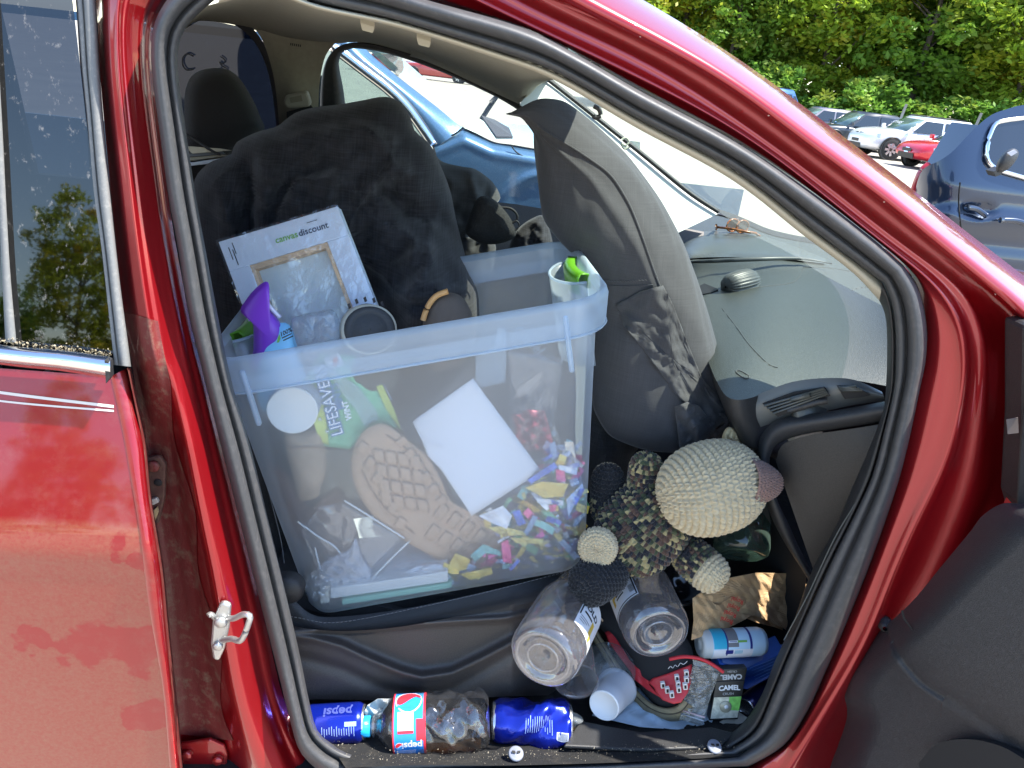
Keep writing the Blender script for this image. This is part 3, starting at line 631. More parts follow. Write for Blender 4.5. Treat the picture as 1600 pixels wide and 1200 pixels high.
# end vents
va = lambda x, y, d=0.0: P(x, y, float(np.interp(x, [1165, 1400], [.235, .115]))-d)
vs = hgrid('vent_surround', [(1168, 622), (1180, 618), (1233, 598), (1283, 591), (1333, 593), (1378, 612)], [(1187, 668), (1205, 662), (1250, 650), (1300, 640), (1340, 632), (1384, 626)], 40, 14, lambda x, y, u, v: va(x, y, .012*math.sin(v*PI)), M('vent_grey_plastic', (.12, .125, .12), .38), car)
for nm, poly in (('vent_opening', ((1191, 630), (1240, 612), (1288, 604), (1296, 617), (1260, 632), (1214, 650))), ('vent_opening', ((1307, 602), (1334, 601), (1359, 616), (1340, 620), (1319, 622)))):
    vo = slab(nm, [va(x, y, .016) for x, y in poly], (0, -1, 0), .004, BLACK, vs)
    a, b = (((1196, 635), (1290, 608)), ((1312, 605), (1345, 606))) if poly[0][0] < 1200 else (((1310, 607), (1350, 609)), ((1316, 616), (1355, 614)))
    for i in range(4 if poly[0][0] < 1200 else 3):
        t = i/3.0
        if poly[0][0] < 1200: p, q = (1194+t*14, 634+t*12), (1288+t*6, 607+t*8)
        else: p, q = (1310+t*5, 606+t*6), (1338+t*14, 604+t*8)
        tube('vent_slat', [va(p[0], p[1], .024), va(q[0], q[1], .024)], .0022, DASH2, vo, n=6)
    if poly[0][0] < 1200:
        tube('slat_tab', [va(1236, 624, .028), va(1266, 617, .028)], .0045, DASH2, vo, n=8)
lathe('vent_dial', va(1262, 645, .0), (-.1, -.9, .35), [(0, .001), (0, .030), (.012, .030), (.02, .026), (.022, .001)], DASH2, vs, n=30)
tube('dial_rib', [va(1232, 641, .02), va(1252, 636, .024), va(1276, 628, .024), va(1292, 626, .02)], .006, BLKP, vs)
# padded shelf over the glovebox and its lid
PT = [(1184, 700), (1190, 678), (1214, 656), (1260, 648), (1300, 642), (1345, 634), (1398, 624)]
PBt = [(1200, 745), (1206, 706), (1226, 688), (1265, 677), (1310, 670), (1350, 664), (1398, 656)]
def gxy(x, y, d=0.0): return P(x, y, float(np.interp(x, [1170, 1400], [.225, .075]))-d)
pad = hgrid('padded_shelf', PT, PBt, 40, 12, lambda x, y, u, v: gxy(x, y, .022*math.sin(v*PI)**.7), DASHD, car) if 'DASHD' in globals() else None
DASHD = M('dark_grained_vinyl', (.030, .032, .036), .45, bump=.5, bs=700)
if pad is None: pad = hgrid('padded_shelf', PT, PBt, 40, 12, lambda x, y, u, v: gxy(x, y, .022*math.sin(v*PI)**.7), DASHD, car)
GLV = M('brown_black_grained_plastic', (.024, .021, .019), .42, bump=.4, bs=800, var=.3, vs=420)
lid = hgrid('glovebox_lid', [(1212, 720), (1224, 694), (1265, 680), (1310, 673), (1350, 667), (1398, 659)], [(1276, 905), (1280, 908), (1288, 905), (1300, 880), (1330, 820), (1375, 720)], 40, 24, lambda x, y, u, v: gxy(x, y, .012+.022*math.sin(min(1, v*1.2)*PI*.5)), GLV, car)
band('glovebox_surround', [[(1184, 700), (1182, 725), (1190, 752), (1202, 800), (1226, 848), (1262, 905), (1268, 930)]], [[(1207, 745), (1209, 760), (1216, 785), (1232, 818), (1252, 862), (1280, 912), (1296, 925)]], [(0, .045), (.1, .0), (.5, -.016), (.9, -.006), (1, .02)], [40], BLKP, car, pr=lambda x, y, d: gxy(x, y, -d))
hgrid('lower_dash_side', [(1105, 560), (1122, 600), (1140, 622), (1160, 660), (1186, 720)], [(1120, 700), (1132, 720), (1145, 740), (1170, 770), (1205, 820)], 20, 8, lambda x, y, u, v: P(x, y, .40-.10*u), BLKP, car)
hgrid('footwell_wall', [(1090, 640), (1150, 700), (1200, 790), (1260, 900)], [(1020, 1000), (1100, 1010), (1200, 1020), (1250, 1010)], 14, 12, lambda x, y, u, v: P(x, y, .56-.3*u), BLACK, car)
# kick trim inside the seal at the front
band('kick_trim', [SEALI[2]], [[(1374, 470), (1383, 492), (1386, 530), (1385, 590), (1380, 640), (1358, 700), (1330, 765), (1305, 825), (1268, 893), (1242, 965), (1212, 1030), (1190, 1085), (1160, 1130), (1120, 1158)]], [(0, .03), (.12, .022), (.4, .03), (.9, .05), (1, .09)], [70], BLKP, car)
tube('trim_seam', [P(x, y, .028) for x, y in cr([(1372, 700), (1345, 770), (1310, 830), (1290, 870), (1262, 930), (1225, 1000)], 30)], .0012, DASH2, car, n=6)

# passenger seat: cushion edge, side valance, backrest, headrest
seat = hgrid('seat_cushion', [(424, 896), (446, 920), (480, 956), (520, 964), (620, 953), (720, 933), (840, 904), (940, 872), (1000, 848)], [(446, 985), (470, 990), (500, 1000), (560, 1003), (640, 993), (740, 972), (840, 948), (930, 925), (1000, 900)], 50, 14, lambda x, y, u, v: P(x, y, .225-.07*math.sin(v*PI*.75)+max(0, x-800)*.0013), SEATC, car)
slab('cushion_top', [P(x, y, Y) for x, y, Y in ((424, 900, .24), (640, 960, .24), (900, 885, .3), (880, 740, .62), (640, 790, .62), (480, 770, .62))], (.2, 0, -1), .06, SEATC, seat)
ST = M('grey_stitch_thread', (.16, .16, .16), .8)
sc = cr([(447, 962), (470, 966), (510, 973), (560, 968), (640, 952), (740, 930), (840, 905), (930, 880)], 150)
for i in range(0, 149, 2):
    e_ = max(0, sc[i][0]-800)*.0013; tube('stitch', [P(*sc[i], .152+e_), P(*((sc[i]+sc[i+1])/2), .1495+e_), P(*sc[i+1], .152+e_)], .0008, ST, seat, n=4)
RID = [(440, 992), (459, 992), (487, 995), (534, 1008), (581, 1030), (628, 1049), (659, 1057), (706, 1050), (752, 1028), (790, 1008), (830, 985), (880, 955), (930, 930)]
rx, ry = zip(*RID)
def valY(x, y):
    r = np.interp(x, rx, ry); th = float(np.interp(x, [440, 490, 600, 660, 760, 900], [26, 30, 30, 24, 14, 8]))
    d = y-r
    Y = .135
    Y += .022*(1/(1+math.exp((d+6)/3.5)))       # recess above the ridge
    Y -= .010*math.exp(-((d-2)/6.0)**2)          # ridge lip
    Y += .020*(1/(1+math.exp(-(d-th)/3.0)))*(1/(1+math.exp((d-th-14)/5.0)))*0.6
    top = np.interp(x, [440, 470, 530, 600, 690, 790, 900], [985, 985, 983, 980, 972, 966, 940])
    Y -= .016*math.exp(-((y-top)/5.0)**2)
    return Y+max(0, x-800)*.0013
hgrid('seat_side_valance', [(438, 972), (480, 982), (540, 986), (620, 980), (700, 966), (800, 945), (900, 915), (980, 890)], [(452, 1100), (490, 1093), (560, 1094), (620, 1094), (700, 1092), (800, 1088), (900, 1085), (980, 1080)], 120, 60, lambda x, y, u, v: P(x, y, valY(x, y)), BRNP, car)
sb = cushion('seat_backrest', [(360, 560), (400, 560), (440, 600), (470, 680), (480, 860), (440, 900), (400, 830), (380, 700)], .42, .09, SEATC, car, n=60, rings=14, wr=.003, wf=5)
lathe('recliner_cover', P(452, 912, .19), (0, -1, 0), [(0, .03), (.02, .03), (.028, .024), (.03, .001)], BLKP, sb)
tube('piping_stitch', [P(x, y, .262) for x, y in cr([(400, 700), (420, 770), (438, 840), (444, 880)], 30)], .001, ST, sb, n=5)
hd = cushion('seat_headrest', [(288, 190), (290, 140), (305, 114), (340, 106), (368, 116), (392, 150), (408, 186), (412, 205), (380, 240), (330, 250), (292, 240)], 1.05, .11, SEATC, car, n=60, rings=16, ctr=(345, 190))
cushion('driver_seat_back', [(270, 235), (330, 215), (400, 205), (430, 260), (450, 400), (400, 600), (300, 600), (262, 400)], 1.10, .10, SEATC, car, n=50, rings=12)

# floor
hgrid('floor_carpet', [(470, 1090), (600, 1092), (800, 1088), (1000, 1040), (1260, 900)], [(540, 1200), (650, 1196), (800, 1196), (1000, 1190), (1180, 1180)], 40, 14, lambda x, y, u, v: PZ(x, y, .285+.070*v**2), CARPET, car)
hgrid('floor_well', [(470, 1090), (600, 1092), (800, 1088), (1000, 1040), (1260, 900)], [(440, 980), (640, 980), (860, 900), (1020, 820), (1250, 760)], 20, 6, lambda x, y, u, v: PZ(x, y, .285-.005*v), CARPET, car)
for x, y, lb_ in ((806, 1178, 'left'), (1116, 1167, 'right')):
    c = PZ(x, y, .358); g = lathe('carpet_grommet', c, (0, -.35, 1), [(0, .0135), (.002, .014), (.004, .012), (.0035, .0095), (.0045, .008), (.005, .0001)], M('slate_grey_plastic', (.20, .215, .26), .5), car, n=28)
    for s in (-1, 1): slab('grommet_slot', [c+np.array(q) for q in ((s*.0012, -.0045, .0058), (s*.0075, -.003, .0060), (s*.0080, .0010, .0072), (s*.002, .0005, .0072))], (0, -.35, 1), .0006, BLACK, g)
slab('carpet_flap', [PZ(x, y, .345) for x, y in ((905, 1130), (1000, 1148), (1110, 1140), (1150, 1150), (1120, 1172), (1000, 1176), (880, 1170))], (0, 0, 1), .008, BLKP, car, bev=.003)

# open front door: inner trim, seen at the lower right
DH = np.array((.86, -.03, .6)); DN = unit((-.955, -.295, 0))
def ondoor(x, y, d=0.0): return PN(x, y, DH+DN*d, DN)
E0 = [(1720, 770), (1640, 782), (1600, 787), (1566, 787), (1535, 806), (1515, 832), (1470, 886), (1425, 940), (1370, 990), (1322, 1032), (1300, 1054), (1295, 1082), (1312, 1102), (1319, 1125), (1308, 1165), (1296, 1200), (1280, 1300)]
E1 = [(1850, 860), (1780, 880), (1720, 900), (1680, 915), (1640, 935), (1610, 955), (1570, 990), (1530, 1030), (1500, 1060), (1480, 1085), (1472, 1100), (1470, 1115), (1470, 1130), (1466, 1145), (1455, 1170), (1440, 1200), (1420, 1300)]
CRS = np.array(cr([(1395, 1005), (1402, 1022), (1425, 1052), (1450, 1075), (1525, 1122), (1600, 1180), (1700, 1260)], 900))
DPL = M('charcoal_door_plastic', (.030, .030, .032), .42, bump=.45, bs=650, var=.3, vs=420, dust=.18, ds=200, dustcol=(.2, .2, .2))
def drelief(x, y, v):
    d = .055*math.sin(min(1, v*2.4)*PI*.5)
    r = np.hypot(CRS[:, 0]-x, CRS[:, 1]-y); j = int(np.clip(np.argmin(r), 1, len(CRS)-2)); k = r[j]; tg = CRS[j+1]-CRS[j-1]
    s = k*(1 if tg[0]*(y-CRS[j, 1])-tg[1]*(x-CRS[j, 0]) < 0 else -1); w = 1/(1+math.exp(-s/3.0))
    d += w*.018*(1-math.exp(-k/28))+(1-w)*(.008*math.exp(-k/18)-.014*(1-math.exp(-k/70)))-.004*math.exp(-(k/5.0)**2)
    return d
fd = hgrid('front_door', E0, E1, 230, 120, lambda x, y, u, v: ondoor(x, y, drelief(x, y, v)), DPL, car)
hgrid('armrest_panel', E1, [(x+260, y+140) for x, y in E1], 80, 20, lambda x, y, u, v: ondoor(x, y, drelief(x, y, 1)+.0), DPL, fd)
sg = [ondoor(x, y, .075) for x, y in cr([(1438, 1205), (1446, 1180), (1465, 1162), (1500, 1155), (1545, 1160), (1590, 1180), (1640, 1230), (1500, 1290)], 40, closed=True)]
slab('door_pocket', sg, -DN, .01, BLACK, fd)
hgrid('trim_joint', [(1408, 954), (1412, 968), (1425, 985)], [(1411, 953), (1415, 967), (1427, 984)], 10, 2, lambda x, y, u, v: ondoor(x, y, .058), BLACK, fd)
box('outer_door_skin', DH+np.array((.06, 0, -.3))-DN*.05, (.29, -.94, 0), -DN*.03, (0, 0, .72), RED, fd)
slab('door_edge_strip', [ondoor(x, y, -.02) for x, y in ((1640, 500), (1720, 470), (1720, 800), (1640, 800), (1590, 790), (1600, 640))], -DN, .02, BLKP, fd)
# ---------------------------------------------------------------- more shape helpers for the clutter
def subd(pts, k=8):
    p = np.asarray(pts, float); out = []
    for i in range(len(p)):
        for t in np.linspace(0, 1, k, endpoint=False): out.append(p[i]*(1-t)+p[(i+1) % len(p)]*t)
    return np.array(out)
def leaf(name, px, Y, mat, parent=None, wr=0.0, wf=10.0, th=0.0008, rings=10, k=8, ctr=None, facet=False, bulge=0.0, smooth_out=False, **kw):
    """thin sheet with a photo outline; Y is a depth or a function of (px, py)"""
    o = cr(px, len(px)*k, closed=True) if smooth_out else subd(px, k); c = np.mean(o, 0) if ctr is None else np.asarray(ctr, float); n = len(o); s0 = rng.random()*9
    yf = Y if callable(Y) else (lambda x, y: Y)
    V = []
    for r in range(rings):
        s = 1-r/(rings-1)
        for q in o:
            p = c+(q-c)*s
            w = wr*fbm(p[0]/100*wf, p[1]/100*wf, s0)
            if facet: w = wr*(abs(((p[0]*.031+p[1]*.017+s0) % 1)-.5)+abs(((p[0]*-.013+p[1]*.041+s0*2) % 1)-.5)+.6*abs(((p[0]*.07-p[1]*.05+s0*3) % 1)-.5)-.9)*2
            V.append(P(p[0], p[1], yf(p[0], p[1])-w-bulge*(1-s*s)))
    ob = mk(name, V, gridf(rings, n, False, True), mat, parent, smooth=not facet, **kw)
    m = ob.modifiers.new('thickness', 'SOLIDIFY'); m.thickness = th; m.offset = 0
    return ob
def facing(A, W):
    u, v, w = frame(W); c = CAMP-np.asarray(A); return math.atan2(np.dot(c, v), np.dot(c, u))
def cyl(A, W, R, a0, lift=0.0006):
    """(arc length s round the barrel from angle a0, height h) -> point"""
    u, v, w = frame(W); A = np.asarray(A, float)
    def fn(s, h):
        r = (R(h) if callable(R) else R); a = a0+s/r
        return A+w*h+(u*math.cos(a)+v*math.sin(a))*(r+lift)
    return fn
def patch(name, fn, s0, s1, h0, h1, mat, parent, ns=14, nh=6, **k):
    return grid(name, [[fn(s, h) for h in np.linspace(h0, h1, nh)] for s in np.linspace(s0, s1, ns)], mat, parent, **k)
def crochet(name, A, W, L, rad, mat, parent, row_h, st_w, colf, amp=.0035, res=6, hint=(0, 0, 1), **k):
    """yarn work: rows of V-shaped stitches wound round an axis; rad(t) for t in 0..1"""
    u, v, w = frame(W, hint); A = np.asarray(A, float)
    ts = np.linspace(0, 1, 160); rs = np.array([rad(t) for t in ts]); arc = np.concatenate([[0], np.cumsum(np.hypot(np.diff(rs), np.diff(ts)*L))])
    rows = max(4, int(round(arc[-1]/row_h))); rmax = rs.max(); na = int(2*PI*rmax/st_w)*res
    V = []; C = []
    ang = np.linspace(0, 2*PI, na, endpoint=False)
    nv = rows*7+1
    for i in range(nv):
        s = i/(nv-1)*arc[-1]; t = np.interp(s, arc, ts); r = np.interp(t, ts, rs)
        dr = (np.interp(min(1, t+.01), ts, rs)-np.interp(max(0, t-.01), ts, rs))/(L*(min(1, t+.01)-max(0, t-.01)))
        nr, na_ = 1/math.hypot(1, dr), -dr/math.hypot(1, dr)
        rw = min(rows-1, int(s/arc[-1]*rows)); b = s/arc[-1]*rows-rw
        rc = np.interp(np.interp((rw+.5)/rows*arc[-1], arc, ts), ts, rs); n = max(5, int(round(2*PI*rc/st_w)))
        ph = ang/(2*PI)*n+.5*(rw % 2)+.13*rw; si = np.floor(ph).astype(int) % n; a = ph-np.floor(ph)
        sk = .26*(b-.5)
        h = np.maximum(np.exp(-((a-.28-sk)/.16)**2), np.exp(-((a-.72+sk)/.16)**2))*(math.sin(PI*min(1, max(0, b)))**.6)
        h = h*amp*min(1, r/(rmax*.2)+.25)
        for j in range(na):
            rr = r+h[j]*nr
            V.append(A+w*(t*L+h[j]*na_)+(u*math.cos(ang[j])+v*math.sin(ang[j]))*rr); C.append(colf(rw/rows, rw, int(si[j])*2+int(a[j] > .5)))
    f = gridf(nv, na, False, True)
    return mk(name, V, f, mat, parent, col=np.array(C), **k)
def _h(*a):
    x = math.sin(sum(q*s for q, s in zip(a, (12.9898, 78.233, 37.719))))*43758.5453; return x-math.floor(x)

# ---------------------------------------------------------------- plastic tote on the passenger seat
BINM = film('frosted_clear_plastic', (.93, .96, 1.0), haze=.25, hazecol=(.80, .87, .94), rough=.33, refl=.11, edge=.40, trl=.55)
BINR = film('frosted_thick_plastic', (.90, .95, 1.0), haze=.42, hazecol=(.72, .83, .94), rough=.2, refl=.06, edge=.3, trl=.5)
GREEN = M('lime_green_plastic', (.11, .32, .015), .35)
bTL, bTR, bBL, bBR = P(326, 563, .17), P(943, 462, .17), P(480, 972, .205), P(920, 892, .205)
bex = unit(((bTR-bTL)*.5+(bBR-bBL)*.5)*np.array((1, 0, 1))); bey = np.array((0, 1.0, 0)); bez = np.cross(bex, bey)
bB, bT = (bBL+bBR)/2, (bTL+bTR)/2
wB, wT = abs(np.dot(bBR-bBL, bex))/2, abs(np.dot(bTR-bTL, bex))/2
hB = np.dot(bT-bB, bez); shx = np.dot(bT-bB, bex)
tote = thing('storage_tote', 'clear plastic storage tote with green handle grips, full of odds and ends on the seat', 'tote', bB+np.array((0, .18, -.0)))
def rrect(hw, d, r, n=8):
    out = []
    for cx, cy, a0 in ((hw-r, r, -PI/2), (hw-r, d-r, 0), (-hw+r, d-r, PI/2), (-hw+r, r, PI)):
        for a in np.linspace(a0, a0+PI/2, n): out.append((cx+r*math.cos(a), cy+r*math.sin(a)))
    res = []
    for i in range(len(out)):
        a, b = np.array(out[i]), np.array(out[(i+1) % len(out)]); m = 6 if np.linalg.norm(b-a) > .08 else 1
        for t in np.linspace(0, 1, m, endpoint=False): res.append(a*(1-t)+b*t)
    return res
def tote_ring(t, grow=0.0, r=.055):
    hw = wB+(wT-wB)*t+grow; d = .33+.06*t+2*grow; o = bB+bex*(shx*t)+bez*(hB*t)+bey*((bT[1]-bB[1])*t-grow)
    return [o+bex*x+bey*y for x, y in rrect(hw, d, r+grow)]
rings = [tote_ring(.0, -.16), tote_ring(.0, -.022), tote_ring(.008, -.008), tote_ring(.04, 0.0), tote_ring(.3, 0), tote_ring(.6, 0), tote_ring(.88, 0), tote_ring(.985, 0)]
shell = grid('tote_wall', rings, BINM, tote, cv=True)
rimr = [tote_ring(.985, 0), tote_ring(1.0, .004), tote_ring(1.005, .010), tote_ring(1.0, .016), tote_ring(.985, .019), tote_ring(.90, .017), tote_ring(.893, .015), tote_ring(.895, .011), tote_ring(.94, .010)]
rim = grid('tote_rim', rimr, BINR, tote, cv=True)
tube('rim_bead', tote_ring(.895, .0175), .0022, BINR, rim, closed=True, n=6)
for px_, t in ((( -.83), 1), (.80, 1)):
    o = bB+bex*(shx*.9+wT*px_)+bez*(hB*.9)+bey*(bT[1]-bB[1]-.020)
    box('moulded_rib', o-bex*.004-bez*.062, bex*.008, bey*.012, bez*.10, BINR, rim, bev=.003)
for s in (-1, 1):
    c = bB+bex*(shx+s*(wT-.004))+bez*(hB*.985)+bey*(bT[1]-bB[1]+.19)
    pts = []
    for a in np.linspace(PI/2*.98, PI*1.5*.98 if s > 0 else -PI/2*.98, 16):
        pts.append([c+bex*(.062*math.cos(a)*(1 if s > 0 else 1))+bey*(.075*math.sin(a))+bez*q for q in (0, -.04, -.12, -.16)])
    pts = []
    for a in np.linspace(-PI/2, PI/2, 18):
        pts.append([c-bex*(s*(.055*math.cos(a)+.004))+bey*(.080*math.sin(a))+bez*q for q in (.0, -.05, -.11, -.16)])
    hs = grid('handle_scoop', pts, BINM, tote, thick=.002)
    tube('scoop_edge', [p[0] for p in pts], .0025, BINR, hs, n=6)
    gp_ = [[c-bex*(s*(.020*math.cos(a)-.012+q))+bey*(.070*math.sin(a)+.012)+bez*z for q, z in ((0, -.02), (0, .006), (.014, .008), (.020, .0), (.020, -.03))] for a in np.linspace(-1.2, 1.2, 14)]
    grid('handle_grip', gp_, GREEN, tote, thick=.003)

# ---------------------------------------------------------------- what is in the tote
def lin(p0, Y0, p1, Y1):
    """depth varying linearly between two photo points"""
    p0, p1 = np.array(p0, float), np.array(p1, float); d = p1-p0
    return lambda x, y: Y0+(Y1-Y0)*float(np.dot(np.array((x, y))-p0, d)/np.dot(d, d))
WRAP = film('glossy_shrink_wrap', (1, 1, 1), haze=.04, refl=.12, edge=.7, rough=.04, bump=.6, bs=38, dust=.05, ds=30, dustcol=(.9, .92, .95))
WOOD = M('raw_pine', (.62, .44, .28), .7, var=.15, vs=40, stretch=(1, 8, 8))
CANV = M('white_canvas', (.66, .74, .86), .8, bump=.2, bs=900)
CANI = M('primed_canvas_back', (.62, .70, .72), .85, bump=.3, bs=700)
LEANY = lin((460, 340), .42, (520, 520), .33)
def cvp(x, y, d=0.0): return P(x, y, LEANY(x, y)-d)
cv0, cv1, cv2, cv3 = (341, 378), (527, 322), (620, 560), (432, 620)
cn = unit(np.cross(cvp(*cv1)-cvp(*cv0), cvp(*cv3)-cvp(*cv0)))
if np.dot(cn, CAMP-cvp(*cv0)) < 0: cn = -cn
print_ = thing('stretched_canvas', 'back of a shrink-wrapped white canvas print leaning out of the tote', 'canvas', cvp(520, 560))
c0, c1, c2, c3 = [cvp(*q) for q in (cv0, cv1, cv2, cv3)]
def cpt(a, b, d=0.0): return (c0*(1-a)+c1*a)*(1-b)+(c3*(1-a)+c2*a)*b+cn*d
slab('canvas_back', [cpt(0, 0, -.022), cpt(1, 0, -.022), cpt(1, 1, -.022), cpt(0, 1, -.022)], -cn, .006, CANI, print_)
for nm, a0, a1, b0, b1 in (('canvas_fold', 0, 1, 0, .19), ('canvas_fold', 0, .17, .19, 1), ('canvas_fold', .82, 1, .19, 1)):
    slab(nm, [cpt(a0, b0), cpt(a1, b0), cpt(a1, b1), cpt(a0, b1)], -cn, .021, CANV, print_, bev=.0015)
for a0, a1, b0, b1 in ((.17, .82, .192, .225), (.17, .20, .225, 1), (.79, .82, .225, 1)):
    slab('stretcher_bar', [cpt(a0, b0, -.001), cpt(a1, b0, -.001), cpt(a1, b1, -.001), cpt(a0, b1, -.001)], -cn, .019, WOOD, print_)
ux_ = unit(cpt(1, .1)-cpt(0, .1)); uy_ = unit(np.cross(cn, ux_))
GRN = M('green_print', (.20, .46, .08), .6)
tf = flat(cpt(.63, .095), ux_, uy_, .0012)
text('printed_name', 'canvas', lambda x, y: tf(x-.0015, y), GRN, print_, size=.0165, bold=.0003, align='RIGHT')
text('printed_name', 'discount', tf, M('navy_print', (.03, .05, .10), .6), print_, size=.0165, bold=.0003, align='LEFT')
slab('printed_rule', [tf(.02, .014), tf(.04, .014), tf(.04, .0150), tf(.02, .0150)], cn, .0003, INK, print_)
for i, (x, y0, y1) in enumerate(((.06, .05, .13), (.10, .03, .10), (.085, .07, .17))):
    slab('staple', [cpt(x, y0, .0003), cpt(x+.006, y0, .0003), cpt(x+.006, y1, .0003), cpt(x, y1, .0003)], cn, .0008, BLACK, print_)
wp = []
for i in range(30):
    row = []
    for j in range(36):
        a, b = -.01+1.02*i/29, -.01+1.02*j/35; inn = (.2 < a < .8) and b > .24
        d = .003+(-.006 if inn else 0)+(.004*fbm(a*9, b*11, 2.0) if inn else .0015*fbm(a*12, b*9, 1.0))+(.004*math.exp(-((a-.35)**2+(b-.45)**2)/.01)+.004*math.exp(-((a-.6)**2+(b-.75)**2)/.012) if inn else 0)
        row.append(cpt(a, b, d))
    wp.append(row)
grid('shrink_wrap', wp, WRAP, print_)

# purple trigger air freshener
PUR = M('purple_plastic', (.20, .045, .52), .38); BLUL = M('pale_blue_label', (.25, .60, .88), .4); LIL = M('lilac_lever', (.55, .55, .70), .4)
ab, at_ = P(452, 600, .28), P(402, 450, .31)
af = thing('air_freshener', 'purple and blue trigger spray bottle standing in the left corner of the tote', 'spray bottle', ab)
YA = .27
cushion('sprayer_head', [(376, 482), (382, 472), (396, 454), (410, 442), (418, 440), (421, 448), (418, 460), (415, 470), (420, 482), (432, 496), (446, 516), (458, 540), (470, 575), (396, 580), (396, 545), (396, 520), (394, 504), (386, 496), (378, 490)], YA, .028, PUR, af, n=90, rings=16, ctr=(422, 530))
cushion('label_body', [(402, 534), (412, 518), (428, 508), (444, 504), (455, 512), (464, 540), (480, 600), (470, 640), (410, 640), (400, 580)], YA-.006, .027, BLUL, af, n=60, rings=12, ctr=(440, 580))
tube('trigger_lever', [P(x, y, YA-.01) for x, y in cr([(414, 462), (418, 474), (430, 488), (438, 496)], 14)], .0035, LIL, af)
fA = flat(P(447, 519, YA-.0345), unit(P(470, 508, YA)-P(447, 519, YA)), unit(P(450, 500, YA)-P(455, 525, YA)))
text('label_print', '100%', fA, INK, af, size=.0105, bold=.0003)
slab('print_line', [fA(-.009, -.0075), fA(.009, -.0075), fA(.009, -.0055), fA(-.009, -.0055)], (0, -1, 0), .0003, INK, af)
slab('print_line', [fA(-.008, -.0125), fA(.011, -.0125), fA(.011, -.0105), fA(-.008, -.0105)], (0, -1, 0), .0003, INK, af)
slab('leaf_emblem', [fA(x, y) for x, y in ((-.020, -.010), (-.016, -.002), (-.012, .002), (-.012, -.006), (-.016, -.011))], (0, -1, 0), .0004, GRN, af)

# crumpled clear tub
CRUMP = film('crinkled_clear_plastic', (.92, .95, .98), haze=.10, refl=.10, edge=.7, rough=.05, bump=.8, bs=60)
tb = cushion('clear_tub', [(455, 500), (470, 492), (500, 486), (520, 484), (530, 500), (534, 522), (520, 560), (480, 570), (456, 540)], .26, .025, CRUMP, None, n=60, rings=12, wr=.004, wf=14)
tag(tb, 'crumpled clear plastic tub between the purple spray bottle and the round black sole', 'tub')
# shoe standing on its toe: round dark sole with cream rim
sh1 = thing('upended_shoe', 'shoe poking up by the canvas, its round black sole ringed in cream rubber', 'shoe', P(575, 560, .28))
sa, sw = P(578, 515, .25), unit((.25, -1, .35))
CREAM = M('cream_rubber', (.62, .60, .50), .6, bump=.3, bs=300); SOLE = M('black_sole_rubber', (.03, .031, .033), .6, bump=.4, bs=250)
lathe('rubber_foxing', sa-sw*.03, sw, [(0, .040), (.004, .046), (.024, .046), (.030, .042)], CREAM, sh1, n=36, wob=lambda h, a: .05*math.cos(2*a))
lathe('outsole', sa-sw*.001, sw, [(0, .042), (.003, .041), (.004, .030), (.003, .029), (.005, .027), (.005, .001)], SOLE, sh1, n=36, wob=lambda h, a: .05*math.cos(2*a))
cushion('shoe_upper', [(536, 520), (536, 495), (550, 482), (575, 474), (600, 485), (615, 510), (620, 600), (560, 640), (530, 600)], .31, .03, M('olive_canvas', (.07, .07, .055), .85, bump=.3, bs=700), sh1, n=50, rings=10, ctr=(575, 540))
for i in range(5):
    a = 1.0+i*.32; u_, v_, w_ = frame(sw); q = sa-sw*.016+(u_*math.cos(a)+v_*math.sin(a))*.0475
    box('foxing_print', q-np.array((.002, 0, .001)), (.004, .0, .003), (0, -.0006, 0), (-.003, 0, .008), INK, sh1)
# brown shoe toe
sh2 = thing('brown_shoe', 'brown cloth shoe toe with a tan rubber edge, tucked against the black comforter', 'shoe', P(700, 560, .27))
cushion('shoe_toe', [(662, 498), (670, 475), (685, 460), (705, 457), (722, 464), (733, 480), (738, 500), (730, 560), (680, 580), (660, 540)], .27, .035, M('brown_canvas', (.095, .075, .062), .85, bump=.4, bs=800), sh2, n=60, rings=14, wr=.001)
tube('tan_welt', [P(x, y, .245) for x, y in cr([(661, 500), (668, 480), (681, 463), (700, 455)], 20)], .005, M('tan_rubber', (.50, .27, .10), .5), sh2)
# paper cup, seen by its base
cupA, cupW = P(457, 641, .225), unit(P(470, 598, .36)-P(457, 641, .225))
cup = thing('paper_cup', 'white paper cup lying base outward behind the clear wall of the tote', 'cup', cupA)
WAXC = M('pale_blue_waxed_card', (.55, .66, .76), .45, trans=.3); CUPB = M('white_card', (.90, .91, .86), .6)
lathe('cup_body', cupA, cupW, [(-.002, .041), (.0, .0425), (.05, .047), (.105, .052), (.108, .055), (.110, .052)], WAXC, cup, n=40)
lathe('cup_base', cupA, cupW, [(-.0025, .0001), (-.0025, .0405), (-.004, .0425), (.0, .0435)], CUPB, cup, n=40)
